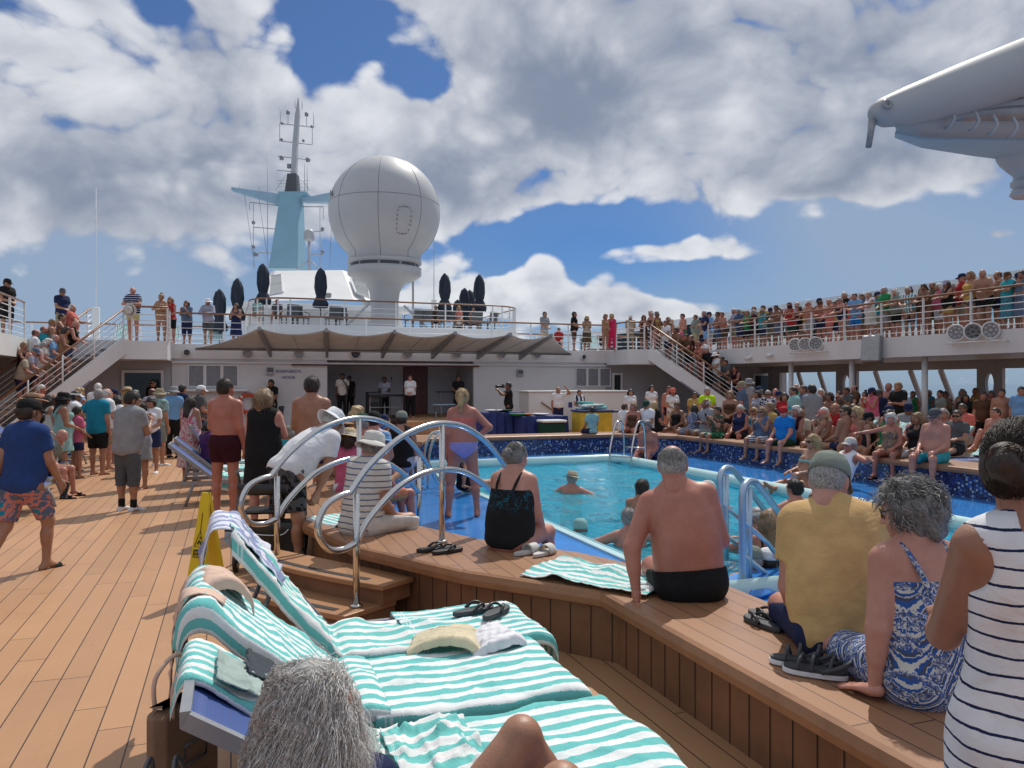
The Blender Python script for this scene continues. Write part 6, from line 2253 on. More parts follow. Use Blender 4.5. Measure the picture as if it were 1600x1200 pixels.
def lounger(name, label, loc, rz, ang=48, group='pool loungers', frame=None, sling=None):
	"""origin on the deck under the middle of the foot end, +x towards the head"""
	frame = frame or M_grey; sling = sling or M_sling
	r = thing(name, label, 'lounger', loc, rz, group)
	a = R(ang); ca, sa = math.cos(a), math.sin(a)
	hx, hz = HINGE+BL*ca, .34+BL*sa
	w = .31
	mb = MB()
	for s in (-1, 1):
		mb.bar((.0, s*w, .325), (HINGE+.45, s*w, .325), .03, .05)
	mb.bar((.02, -w, .325), (.02, w, .325), .03, .04); mb.bar((HINGE+.44, -w, .325), (HINGE+.44, w, .325), .03, .04)
	mb.build('frame', frame, r)
	mb = MB()
	for s in (-1, 1):
		mb.bar((HINGE, s*(w-.035), .34), (hx, s*(w-.035), hz), .03, .045)
	mb.bar((hx, -w+.035, hz), (hx, w-.035, hz), .03, .045)
	mb.build('back_frame', frame, r)
	def slingmesh(nm, p0, p1, sag):
		m2 = MB(); uv = []; vs = []
		for j in range(9):
			for i in range(13):
				u, v = i/12, j/8
				p = Vector(p0).lerp(Vector(p1), u)
				z = -sag*math.sin(math.pi*v)*(.5+.5*math.sin(math.pi*u))
				vs.append((p.x, (v-.5)*2*(w-.04), p.z+z)); uv.append((u, v))
		m2.add(vs, [(j*13+i, j*13+i+1, j*13+i+14, j*13+i+13) for j in range(8) for i in range(12)], True)
		o = m2.build(nm, sling, r)
		ul = o.data.uv_layers.new(name='uv')
		for lp in o.data.loops: ul.data[lp.index].uv = uv[lp.vertex_index]
		sm = o.modifiers.new('s', 'SOLIDIFY'); sm.thickness = .006
	slingmesh('seat', (.02, 0, .355), (HINGE, 0, .355), .02)
	slingmesh('backrest', (HINGE+.01, 0, .362), (hx, 0, hz+.015), .02)
	for s in (-1, 1):
		mb = MB(); mb.tube(smooth_path([(.45, s*w, .31), (.16, s*w, .30), (.03, s*w, .20), (-.04, s*w, .0)], 5), .02, 8); mb.build('leg', frame, r)
		mb = MB(); mb.tube([(HINGE+.30, s*w, .31), (HINGE+.40, s*w, .0)], .02, 8); mb.build('leg', frame, r)
	for s in (-1, 1):
		mb = MB(); mb.tube([(HINGE+.42, s*(w-.05), .33), (HINGE+BL*ca*.62, s*(w-.05), .33+BL*sa*.60)], .012, 6); mb.build('back_support', frame, r)
	r['ang'] = ang
	return r
def backpath(ang, u0, u1, off=.02):
	a = R(ang)
	return [(HINGE+BL*math.cos(a)*t-off*math.sin(a), .345+BL*math.sin(a)*t+off*math.cos(a)) for t in np.linspace(u0, u1, 5)]
FX = 1.60
lA = lounger('sun_lounger', 'blue sling lounger nearest the wooden steps with a lilac towel over its back', (1.58, 4.15, 0), math.pi, 55)
lB = lounger('sun_lounger', 'lounger under a big aqua striped towel, middle one of the three in front', (1.45, 3.40, 0), math.pi, 41)
lC = lounger('sun_lounger', 'blue sling lounger with clothes on its back behind the grey curly hair', (1.50, 2.62, 0), math.pi, 33)
lA.scale = (1.13, 1, 1)
lD = lounger('sun_lounger', 'nearest lounger, under the woman with grey curly hair', (1.62, 1.78, 0), math.pi, 14)
def laid(l, name, label, cat, **k):
	o = drape_mesh(name, **k)
	o.location = l.location; o.rotation_euler = l.rotation_euler; o.scale = l.scale
	return tag(o, label, cat, 'aqua and white striped towels')
# loungers run along -X, so local y = world -y : y > 0 is nearer the camera
laid(lA, 'striped_towel', 'aqua striped towel spread on the foot of the lounger nearest the steps', 'towel', path=[(-.06, .20), (-.03, .36), (.15, .372), (.4, .372), (.62, .372)], y0=-.30, y1=.31, over0=.05, over1=.07, mat=M_towel, seed=3, amp=.010)
laid(lA, 'striped_towel', 'aqua and white towel running up the back of the lounger nearest the steps', 'towel', path=[(.60, .375), (.76, .385), (.89, .40)]+backpath(55, .06, 1.03), y0=-.14, y1=.31, over0=.02, over1=.11, mat=M_towelw, seed=5, amp=.016)
laid(lB, 'striped_towel', 'large aqua striped towel covering the middle lounger and hanging down its side', 'towel', path=[(-.05, .16), (-.03, .34), (.02, .385), (.3, .378), (.5, .372), (.7, .38), (.92, .385)], y0=-.32, y1=.32, over0=.06, over1=.20, mat=M_towel, seed=8, amp=.009, nu=90, nv=60, ragged=.03)
laid(lB, 'striped_towel', 'aqua striped towel drawn up over the back of the middle lounger', 'towel', path=[(.84, .40), (.93, .42)]+backpath(41, .10, 1.0)+[(HINGE+BL*math.cos(R(41))+.06, .345+BL*math.sin(R(41))-.03), (HINGE+BL*math.cos(R(41))+.07, .345+BL*math.sin(R(41))-.22)], y0=-.30, y1=.30, over0=.03, over1=.13, mat=M_towel, seed=13, amp=.010, nu=80)
laid(lC, 'striped_towel', 'aqua striped towel on the foot of the lounger in front, one corner folded', 'towel', path=[(-.03, .34), (.02, .378), (.15, .385), (.3, .378), (.5, .372), (.74, .378)], y0=-.32, y1=.32, over0=.05, over1=.14, mat=M_towel, seed=21, amp=.010, nu=80, nv=60, ragged=.03)
laid(lC, 'striped_towel', 'crumpled aqua striped towel bunched by the bare knee', 'towel', path=[(.64, .40), (.75, .43), (.85, .40), (.97, .41)], y0=-.30, y1=.30, over0=.0, over1=.06, mat=M_towelw, seed=27, amp=.034, wl=(.12, .3), nv=60)
laid(lC, 'striped_towel', 'aqua striped towel along the far half of the back with clothes lying on it', 'towel', path=[(.89, .395)]+backpath(33, .06, 1.02)+[(HINGE+BL*math.cos(R(33))+.05, .345+BL*math.sin(R(33))-.08)], y0=-.32, y1=.0, over0=.02, over1=.05, mat=M_towelw, seed=31, amp=.016, nu=70)
def over_top(l, ang, name, label, cat, mat, y0, y1, front, back, seed, amp=.014, grp=None, off=.035, nv=26):
	a = R(ang)
	tx, tz = HINGE+BL*math.cos(a), .345+BL*math.sin(a)
	pts = backpath(ang, 1-front/BL, .99, off)+[(tx+.05, tz+off*.9), (tx+.085, tz-.03)]+[(tx+.09+.015*k, tz-.03-back*k/3) for k in (1, 2, 3)]
	o = drape_mesh(name, pts, y0, y1, 0, 0, mat, None, seed, amp, 50, nv, lift=.004, wl=(.08, .3))
	o.location = l.location; o.rotation_euler = l.rotation_euler; o.scale = l.scale
	return tag(o, label, cat, grp)
over_top(lA, 55, 'lilac_towel', 'white and lilac towel hung over the back of the lounger nearest the steps', 'towel', M_towelg, -.30, .26, .34, .40, 41, .02)
M_sage = cloth_mat(('plain', 'aqua')); M_sage = plain('sage_cloth', (.30, .38, .36), .85, bmp=.3, bscale=30)
M_dkshort = plain('dark_slate_cloth', (.022, .034, .048), .8, bmp=.3, bscale=30)
M_cream = plain('cream_cloth', (.62, .54, .38), .85, bmp=.3, bscale=25)
M_peach = plain('peach_cloth', (.62, .44, .35), .85, bmp=.3, bscale=25)
M_whitec = plain('white_cloth', (.70, .70, .74), .85, bmp=.3, bscale=25)
M_brownbag = plain('brown_straw_bag', (.22, .13, .08), .8, bmp=.6, bscale=60)
M_navyc = plain('navy_cloth', (.012, .018, .04), .8, bmp=.3, bscale=25)
for nm_, lab_, cat_, mt_, u0_, u1_, ya_, yb_, sd_, of_ in (('sage_shirt', 'pale sage shirt thrown over the towel on the lounger back', 'shirt', M_sage, .12, .93, -.20, .0, 43, .05), ('dark_shorts', 'dark slate shorts lying on the towel beside the sage shirt', 'shorts', M_dkshort, .22, .80, -.33, -.17, 45, .06)):
	o = drape_mesh(nm_, backpath(33, u0_, u1_, of_), ya_, yb_, .02, .02, mt_, None, sd_, .026, 50, 30, lift=.006, wl=(.07, .22), ragged=.07)
	o.location = lC.location; o.rotation_euler = lC.rotation_euler; tag(o, lab_, cat_, 'clothes on the lounger back')
def blob(name, label, cat, loc, prims, mat, noise=.012, nsc=30, h=.007, rz=0, grp=None, seed=1):
	V, Q = field(prims, h, None, (), noise, nsc, seed=seed)
	o = link(name, arrays_mesh(name, V, Q), mat)
	o.location = loc; o.rotation_euler = (0, 0, rz)
	return tag(o, label, cat, grp)
def E3(c, r): return Pr('e', c, None, r, k=.05)
q = G(702, 1008, .40)
def crumple(name, label, cat, loc, rz, path, w, over, mat, seed, amp=.022, n=44):
	o = drape_mesh(name, path, -w, w, over, over, mat, None, seed, amp, n, n, thick=.004, lift=.006, wl=(.05, .17), ragged=.05)
	o.location = loc; o.rotation_euler = (0, 0, rz)
	return tag(o, label, cat)
crumple('cream_bag', 'crumpled cream drawstring bag lying on the striped towel', 'bag', (q[0], q[1], .385), R(-20), [(-.20, .005), (-.12, .05), (0, .075), (.10, .07), (.17, .01)], .08, .06, M_cream, 301)
q = G(770, 1006, .40)
crumple('white_garment', 'crumpled white garment lying beside the cream bag', 'clothing', (q[0], q[1], .385), R(10), [(-.15, .0), (-.08, .045), (.02, .07), (.10, .06), (.15, .005)], .075, .06, M_whitec, 303, .03)
hb2 = (lB.location.x-HINGE-BL*math.cos(R(41)), lB.location.y, .345+BL*math.sin(R(41)))
crumple('peach_wrap', 'peach and white cloth bundled over the top corner of the middle lounger', 'cloth', (hb2[0]+.03, hb2[1]+.13, hb2[2]-.03), R(12), [(-.13, -.14), (-.09, .0), (-.03, .06), (.05, .065), (.12, .0), (.14, -.06)], .10, .07, M_peach, 305, .028)
ob = over_top(lB, 41, 'beige_scarf', 'long thin beige cloth hanging behind the middle lounger', 'scarf', M_peach, .14, .25, .06, .66, 52, .012, None, .05, 14)
# bags behind the loungers
def bag(name, label, x, y, z, w, d, h, mat, rz=0, handle=True, strap=M_dgrey):
	o = thing(name, label, 'bag', (x, y, z), rz)
	V, Q = field([Pr('b', (-w/2+.05, 0, .06), (w/2-.05, 0, .06), d/2, k=.08), Pr('b', (-w/2+.04, 0, h-.05), (w/2-.04, 0, h-.05), d/2*.7, k=.12), Pr('b', (0, 0, .05), (0, 0, h-.05), d/2, k=.1), Pr('b', (-w/4, 0, .05), (-w/4, 0, h-.05), d/2*.9, k=.1), Pr('b', (w/4, 0, .05), (w/4, 0, h-.05), d/2*.9, k=.1)], .011, None, (half((0, 0, h), (0, 0, 1)), half((0, 0, .004), (0, 0, -1))), .006, 25)
	link('bag_body', arrays_mesh('bag_body', V, Q), mat, o)
	if handle:
		for s in (-1, 1):
			mb = MB(); mb.tube(smooth_path([(-w*.25, s*d*.33, h-.02), (-w*.2, s*d*.3, h+.12), (0, s*d*.25, h+.19), (w*.2, s*d*.3, h+.12), (w*.25, s*d*.33, h-.02)], 5), .009, 8)
			mb.build('handle', strap, o)
	return o
bag('beach_bag', 'dark navy striped beach bag standing behind the lounger backs', -.20, 2.62, 0.002, .36, .16, .36, cloth_mat(('vstripe', 'navy', 'offwhite', .09, .8)), R(80))
tb = thing('tote_bag', 'tall flat brown tote bag printed with outlined lettering behind the middle lounger', 'bag', (-.16, 3.0, .06), R(48))
mb = MB(); mb.rbox(-.15, -.045, 0, .15, .045, .54, .03); mb.build('bag_body', M_brownbag, tb, .01)
for s in (-1, 1):
	mb = MB(); mb.tube(smooth_path([(-.09, s*.04, .50), (-.085, s*.045, .62), (0, s*.04, .68), (.085, s*.045, .62), (.09, s*.04, .50)], 5), .008, 8); mb.build('handle', M_peach, tb)
mb = MB()
for k, z in enumerate((.36, .24, .12)):
	mb.tube([(-.05, -.056, z-.04), (.05, -.056, z-.04), (.05, -.056, z+.03), (-.05, -.056, z+.03)][:3 if k == 1 else 4], .005, 6, closed=(k != 1))
mb.build('print', M_dgrey, tb)
q = D_(476, 3.0)
o = thing('drink_can', 'opened grey drink can wedged between the towels', 'can', (*G(474, 1042, .42), .405))
mb = MB(); mb.lathe([(0, 0), (.026, 0), (.033, .01), (.033, .085), (.028, .098), (.027, .10)], (0, 0, 0), 20); mb.build('can_body', M_steel, o)
mb = MB(); mb.lathe([(.027, .10), (.025, .096), (0, .096)], (0, 0, 0), 20); mb.rbox(-.008, -.012, -.0965+.193, .008, .012, .099, .001); mb.build('can_lid', M_grey, o)

# towel and shoes on the bench
q = G(935, 905, .46)
o = drape_mesh('striped_towel', [(-.46, .0), (-.2, .004), (0, .0), (.2, .004), (.46, .0)], -.25, .26, 0, .03, M_towelw, None, 61, .017, 90, 50, lift=.020, wl=(.14, .5), ragged=.09)
o.location = (q[0], q[1], .458); o.rotation_euler = (0, 0, R(-56)); tag(o, 'rumpled aqua striped towel on the bench beside the shirtless old man', 'towel', 'aqua and white striped towels')
q = G(520, 815, .46)
o = drape_mesh('striped_towel', [(-.25, 0), (0, 0), (.3, 0)], -.22, .22, .16, .02, M_towel, None, 62, .010, 50, 40, lift=.012, wl=(.1, .3))
o.location = (q[0]+.1, q[1]+.05, .458); o.rotation_euler = (0, 0, R(-70)); tag(o, 'aqua towel under the man in the striped shirt, hanging over the bench edge', 'towel', 'aqua and white striped towels')
def slipper_mesh(kind):
	poly = []
	for k in range(28):
		a = 2*math.pi*k/28
		y = .135*math.sin(a); wdt = .045+.010*math.sin(a)-.006*math.cos(2*a)
		poly.append((wdt*math.cos(a)+.006*math.sin(a), y))
	return poly
def shoe_pair(label, loc, rz, kind, mat, gap=.115, rz2=6):
	r = thing({'flip': 'flip_flops', 'slide': 'slides', 'sandal': 'sandals'}[kind], label, 'shoes', loc, rz, 'shoes left beside the pool')
	for s in (-1, 1):
		M = Matrix.Translation((s*gap/2, .03*s, 0)) @ Matrix.Rotation(R(rz2*s), 4, 'Z')
		mb = MB()
		poly = slipper_mesh(kind)
		if kind == 'sandal':
			mb.prism(poly, .0, .022, M)
			sole = mb.build('sole', M_whitec, r, .004)
			mb = MB(); mb.prism([(p[0]*.94, p[1]*.96) for p in poly], .0221, .034, M)
			mb.build('footbed', mat, sole)
			for (ya, yb, z) in ((.07, .05, .05), (.01, .0, .058), (-.06, -.08, .06)):
				mb = MB(); mb.tube(smooth_path([M @ Vector(v) for v in ((-.047, ya, .03), (-.035, (ya+yb)/2, z+.02), (.0, yb, z+.034), (.035, yb, z+.02), (.047, yb-.01, .03))], 5), .008, 8)
				mb.build('strap', mat, sole)
			mb = MB(); mb.tube(smooth_path([M @ Vector(v) for v in ((-.044, -.03, .03), (-.04, -.12, .07), (0, -.145, .085), (.04, -.12, .07), (.044, -.03, .03))], 5), .010, 8)
			mb.build('heel_strap', mat, sole)
		else:
			mb.prism(poly, .0, .026, M)
			sole = mb.build('sole', mat, r, .006)
			if kind == 'flip':
				for sg in (-1, 1):
					mb = MB(); mb.tube(smooth_path([M @ Vector(v) for v in ((0, .075, .024), (sg*.018, .06, .045), (sg*.038, .02, .052), (sg*.047, -.025, .022))], 5), [.006]*5+[.008]*6+[.010]*5, 8)
					mb.build('strap', M_black, sole)
			else:
				mb = MB()
				def fn(u, v):
					a = math.pi*u
					return M @ Vector((-.053*math.cos(a), .075-.085*v, .012+.058*math.sin(a)))
				mb.grid(fn, 14, 4)
				so = mb.build('strap', mat, sole); sm = so.modifiers.new('s', 'SOLIDIFY'); sm.thickness = .006
	return r
M_flip = plain('black_rubber', (.022, .02, .022), .55); M_slide = plain('pale_slides', (.52, .51, .48), .6); M_sand = plain('grey_sandal', (.045, .05, .06), .6)
q = G(688, 864, .455); shoe_pair('black flip flops lying beside the foot of the nearer arched handrail', (q[0], q[1], .456), R(-75), 'flip', M_flip, .11)
q = G(838, 868, .455); shoe_pair('pale grey slides beside the woman in the black swimsuit', (q[0], q[1], .456), R(-62), 'slide', M_slide, .11)
q = G(1196, 975, .455); shoe_pair('grey topped flip flops left of the man in the yellow shirt', (q[0], q[1], .456), R(8), 'flip', M_sand, .105, 3)
q = G(1262, 1050, .455); shoe_pair('dark strappy sandals with white soles in front of the yellow shirt', (q[0], q[1], .456), R(48), 'sandal', M_sand, .10, 4)
q = G(757, 962, .39); shoe_pair('dark flip flops resting on the towel of the lounger by the steps', (q[0], q[1], .395), R(-60), 'flip', M_sand, .12, 14)
q = G(1010, 925, .47)
o = thing('swim_goggles', 'pale swimming goggles on the towel by the hand of the old man', 'goggles', (q[0], q[1], .475))
for s in (-1, 1):
	mb = MB(); mb.lathe([(.028, 0), (.030, .012), (.024, .02), (0, .022)], (s*.035, 0, 0), 16); mb.build('eyecup', M_whitec, o)
mb = MB(); mb.tube(smooth_path([(-.06, 0, .01), (-.09, .05, .012), (-.02, .10, .01), (.08, .06, .012), (.06, 0, .01)], 5), .006, 6); mb.build('head_strap', M_whitec, o)

# wet floor sign
q = G(333, 925)
q = G(322, 935)
ws_ = thing('wet_floor_sign', 'yellow caution wet floor sign standing on the deck by the steps', 'floor sign', (q[0], q[1], 0), R(-YAW-24))
ws_.scale = (.78, .9, 1)
for s, nm in ((-1, 'front_panel'), (1, 'rear_panel')):
	mb = MB()
	t = .02
	pts = [(-.135, s*.15), (.135, s*.15)]
	vs = []
	for z, w_, y in ((.0, .135, .15), (.60, .075, .05), (.80, .055, .022), (.845, .045, .015)):
		vs += [(-w_, s*y, z), (w_, s*y, z)]
	vb = [(v[0], v[1]-s*.022, v[2]) for v in vs]
	n = len(vs)
	fs = [(2*k, 2*k+1, 2*k+3, 2*k+2) for k in range(3)]
	fs += [tuple(n+i for i in f[::-1]) for f in fs]
	fs += [(0, 1, n+1, n), (n-2, n-1, 2*n-1, 2*n-2)]+[(2*k, 2*k+2, n+2*k+2, n+2*k) for k in range(3)]+[(2*k+1, 2*k+3, n+2*k+3, n+2*k+1) for k in range(3)]
	mb.add(vs+vb, fs)
	pnl = mb.build(nm, M_yellow, ws_, .004)
	if s < 0:
		tilt = math.atan2(.10, .60)
		def Mt(z): return Matrix.Translation((0, -.15+.10*z/.60-.004, z)) @ Matrix.Rotation(R(90)-tilt, 4, 'X')
		for sx, z, tx in ((.040, .135, 'WET'), (.040, .095, 'FLOOR'), (.034, .045, 'PISO'), (.034, .008, 'MOJADO')):
			text('lettering', tx, sx*1.25, M_ink, Mt(z), pnl, .001)
		mb = MB(); mb.box(-.062, -.001, -.002, .062, .06, .001); 
		mb2 = MB(); M_ = Mt(.335)
		mb2.add([M_ @ Vector(v) for v in ((-.07, 0, 0), (.07, 0, 0), (.07, .062, 0), (-.07, .062, 0))], [(0, 1, 2, 3)])
		mb2.build('black_label', M_ink, pnl)
		text('lettering', 'CAUTION', .026, M_yellow, Matrix.Translation((0, -.002, 0)) @ Mt(.369), pnl, .001)
		text('lettering', 'CUIDADO', .026, M_yellow, Matrix.Translation((0, -.002, 0)) @ Mt(.341), pnl, .001)
		mb = MB(); M_ = Mt(.42)
		mb.tube([M_ @ Vector(v) for v in ((-.062, 0, .002), (.062, 0, .002), (0, .125, .002))], .004, 6, closed=True)
		mb.tube([M_ @ Vector((0, .125, .002)), M_ @ Vector((0, .27, .002))], .003, 6)
		mb.tube([M_ @ Vector((-.02, .02, .002)), M_ @ Vector((.0, .05, .002)), M_ @ Vector((.02, .03, .002)), M_ @ Vector((.03, .015, .002))], .006, 6)
		mb.lathe([(0, 0), (.010, 0)], (0, 0, 0), 10, M_ @ Matrix.Translation((.008, .072, .003)))
		mb.build('warning_triangle', M_ink, pnl)

# rollator with black seat bag beside the steps
q = D_(428, 7.35)
ro = thing('rollator', 'black wheeled walking frame with seat strap and bag beside the pool steps', 'walking frame', (q[0], q[1], 0), R(-YAW+10))
mb = MB()
for s in (-1, 1):
	mb.tube(smooth_path([(s*.30, -.26, .12), (s*.30, -.20, .55), (s*.29, -.16, .80), (s*.29, -.28, .92)], 5), .016, 8)
	mb.tube([(s*.30, .26, .12), (s*.29, -.10, .62)], .016, 8)
mb.tube([(-.30, .0, .50), (.30, 0, .50)], .012, 8)
mb.build('frame', M_dgrey, ro)
mb = MB(); mb.rbox(-.27, -.16, .50, .27, .14, .535, .015); mb.build('seat', M_black, ro)
def fn(u, v):
	a = R(200+140*u); return (.32*math.cos(a), -.16+.20*math.sin(a)*.8, .70+.10*v)
mb = MB(); mb.grid(fn, 16, 2); o = mb.build('back_strap', M_black, ro); sm = o.modifiers.new('s', 'SOLIDIFY'); sm.thickness = .02
V, Q = field([Pr('b', (-.19, 0, .20), (.19, 0, .20), .11, k=.1), Pr('b', (-.21, 0, .40), (.21, 0, .40), .11, k=.1), Pr('b', (-.2, 0, .2), (-.2, 0, .4), .10, k=.1), Pr('b', (.2, 0, .2), (.2, 0, .4), .10, k=.1), Pr('b', (0, 0, .2), (0, 0, .4), .12, k=.1)], .012, None, (half((0, 0, .46), (0, 0, 1)),), .006, 25)
o = link('bag', arrays_mesh('bag', V, Q), M_black, ro); o.location = (0, -.16, -.02)
mb = MB(); mb.tube(smooth_path([(-.17, -.30, .37), (-.1, -.305, .34), (.1, -.305, .33), (.17, -.30, .38)], 4), .007, 6); mb.build('bag_handle', M_steel, ro)
for sx in (-1, 1):
	for sy in (-1, 1):
		mb = MB(); M_ = Matrix.Translation((sx*.30, sy*.27, .10)) @ Matrix.Rotation(R(90), 4, 'Y')
		mb.lathe([(.0, -.02), (.07, -.02), (.10, -.018), (.10, .018), (.07, .02), (0, .02)], (0, 0, 0), 20, M_); mb.build('wheel', M_black, ro)

# other loungers : along the port side, and in front of the near bench
PORT = ['blue lounger whose curved grey leg shows behind the walking man, first of the port row', 'blue lounger with a striped towel, second of the port row', 'blue lounger beside the bald sitting man, third of the port row', 'blue lounger nearest the woman in the beige dress, fourth of the port row', 'blue lounger in the port row below the left staircase', 'last blue lounger of the port row by the deckhouse wall']
base = None
for k, (lab, y) in enumerate(zip(PORT, (12.0, 13.1, 14.3, 15.5, 16.9, 18.3))):
	l = lounger('sun_lounger', lab, (-2.35-.12*k, y, 0), math.pi, 40) if base is None else copy_tree(base)
	base = base or l
	l.location = (-2.35-.12*k, y, 0); l['label'] = lab
	if k in (1, 2, 3, 4):
		o = drape_mesh('striped_towel', [(.12, .37), (.5, .372), (.85, .372)], -.25, .25, .04, .04, M_towel, None, 70+k, .012, 26, 18)
		o.location = l.location; o.rotation_euler = l.rotation_euler; o.scale = l.scale
		tag(o, 'aqua striped towel lying on the %s lounger of the port row' % ('first', 'second', 'third', 'fourth', 'fifth')[k], 'towel', 'aqua and white striped towels')
MIDL = ['lounger with raised blue back between the blue shirt man and the maroon shorts', 'blue lounger behind the woman in the black dress', 'lounger with towels in front of the lounger by the maroon shorts']
for k, (lab, y) in enumerate(zip(MIDL, (14.4, 12.0, 13.2))):
	l = copy_tree(base) if k else lounger('sun_lounger', lab, (.75, y, 0), math.pi, 55)
	l.location = (.75, y, 0); l['label'] = lab
	if not k: base2 = l
	o = drape_mesh('striped_towel', [(.45, .38), (.7, .39), (.95, .42)], -.25, .28, .10, .22, M_towelw, None, 90+k, .03, 30, 26, wl=(.1, .3))
	o.location = l.location; o.rotation_euler = l.rotation_euler; o.scale = l.scale
	tag(o, 'aqua towel crumpled on the %s' % ('lounger with the raised blue back', 'lounger behind the black dress', 'lounger nearest the raised blue back')[k], 'towel', 'aqua and white striped towels')
def whitel():
	return lounger('sun_lounger', 'white framed lounger standing on the starboard upper deck behind the spectators', (0, 0, 0), 0, 50, 'white loungers on the upper deck', M_white, M_towel)
wl = None
for k, px in enumerate((1580, 1490, 1440, 1345, 1318, 1230, 1205, 1120, 1090)):
	y = AX(px, 21.2)
	l = whitel() if wl is None else copy_tree(wl)
	wl = wl or l
	l.location = (20.3, y, ZU); l.rotation_euler = (0, 0, 0)
for k, (x, y) in enumerate(((-8.2, 27), (-3.9, 32), (-2.2, 32.2), (-.6, 32), (14.2, 32), (16.5, 32.5))):
	l = copy_tree(wl); l.location = (x, y, ZU); l.rotation_euler = (0, 0, R(90))
	l['label'] = ('white lounger seen through the port upper rail behind the man in the black cap', 'white lounger left of the woman in the red top', 'white lounger behind the rail below the person in teal', 'white lounger behind the man in the sun hat', 'white lounger behind the rail right of the awning', 'white lounger behind the pink dress')[k]
# loungers on the starboard main deck behind the bench
for k, (px, X) in enumerate(((1545, 13.2), (1470, 13.2), (1405, 13.6), (1370, 14.0), (1255, 13.5), (1120, 13.2))):
	y = AX(px, X)
	l = copy_tree(base); l.location = (12.2, y, 0); l.rotation_euler = (0, 0, R(0))
	l['label'] = ('lounger behind the cap wearing old man on the starboard side', 'lounger behind the red haired woman in dark swimsuit', 'lounger behind the white haired woman, right', 'lounger behind the white haired woman, left', 'lounger behind the woman in the pink cap', 'lounger behind the man in the floral shirt')[k]
	o = drape_mesh('striped_towel', [(.85, .385), (.95, .42)]+backpath(40, .10, 1.02), -.26, .26, .02, .02, M_towel, None, 120+k, .008, 26, 18)
	o.location = l.location; o.rotation_euler = l.rotation_euler; o.scale = l.scale
	tag(o, 'aqua striped towel over the back of the %s' % l['label'], 'towel', 'aqua and white striped towels')
	if len(o['label'].split()) > 16: o['label'] = 'aqua striped towel on the ' + l['label'].replace('on the starboard side', '').replace('in dark swimsuit', '').strip()

# umbrellas, tables and chairs on the terrace
UM = [(343, 455, 33.2, 'leftmost closed navy parasol, a short wide one'), (371, 438, 33.2, 'closed navy parasol second from the left'), (411, 415, 33.6, 'tall closed navy parasol in front of the left bridge window'), (501, 422, 33.4, 'closed navy parasol in front of the middle of the bridge house'),
	  (695, 430, 33.4, 'tall closed navy parasol right of the radome pedestal'), (715, 471, 36.5, 'small far closed parasol between the taller ones right of the radome'), (726, 453, 34.8, 'stout closed navy parasol, left one of the touching pair'), (734, 456, 35.4, 'stout closed navy parasol, right one of the touching pair'), (749, 432, 33.8, 'rightmost tall closed navy parasol')]
for px, py, y, lab in UM:
	x = AY(px, y); zt = ZAT(py, x, y)
	zf_ = 4.05 if px > 385 else ZU
	o = thing('closed_parasol', lab, 'parasol', (x, y, zf_), 0, 'closed navy parasols')
	H_ = zt-zf_
	mb = MB(); mb.tube([(0, 0, .05), (0, 0, H_)], .025, 8); mb.build('pole', M_dgrey, o)
	mb = MB(); mb.rbox(-.25, -.25, 0, .25, .25, .07, .02); mb.build('base', M_dgrey, o)
	n = 22
	mb = MB()
	rr_ = random.Random(px)
	prof = [(.03, H_+.02), (.14, H_-.10), (.22, H_-.35), (.24, H_-.8), (.19, H_-1.08), (.16, H_-1.16), (.22, H_-1.28), (.31, H_-1.5), (.28, H_-1.66), (.12, H_-1.64)]
	vs = []
	for (r_, z) in prof:
		for k in range(n):
			a = 2*math.pi*k/n
			q_ = r_*(1+.16*math.cos(8*a+z)+.05*rr_.uniform(-1, 1))
			vs.append((q_*math.cos(a), q_*math.sin(a), z+.03*rr_.uniform(-1, 1)))
	mb.add(vs, [(i*n+k, i*n+(k+1) % n, (i+1)*n+(k+1) % n, (i+1)*n+k) for i in range(len(prof)-1) for k in range(n)], True)
	mb.build('canopy', M_umbrella, o)
ch0 = None
for k, (px, y, rz) in enumerate(((452, 33.0, 20), (470, 33.4, -30), (520, 33.2, 10), (533, 33.6, -10), (645, 33.0, 30), (668, 33.2, -20), (685, 33.5, 10), (702, 33.0, 160), (742, 33.2, 0), (762, 33.2, 30))):
	x = AY(px, y)
	if ch0 is None:
		ch0 = thing('terrace_chair', 'dark woven terrace chair on the sun terrace', 'chair', (x, y, 4.05), R(rz), 'dark chairs on the sun terrace')
		mb = MB(); mb.rbox(-.26, -.26, .42, .26, .26, .47, .015); mb.build('seat', M_dgrey, ch0)
		mb = MB(); mb.rbox(-.26, .24, .47, .26, .29, .98, .015, Matrix.Rotation(R(-8), 4, 'X')); mb.build('backrest', M_dgrey, ch0)
		for sx in (-1, 1):
			for sy in (-1, 1):
				mb = MB(); mb.bar((sx*.23, sy*.23, 0), (sx*.23, sy*.22, .42), .035, .035); mb.build('leg', M_dgrey, ch0)
			mb = MB(); mb.tube([(sx*.27, -.24, .42), (sx*.27, -.24, .66), (sx*.27, .26, .68)], .016, 6); mb.build('armrest', M_dgrey, ch0)
		c = ch0
	else:
		c = copy_tree(ch0)
	c.location = (x, y, 4.05); c.rotation_euler = (0, 0, R(rz+180))
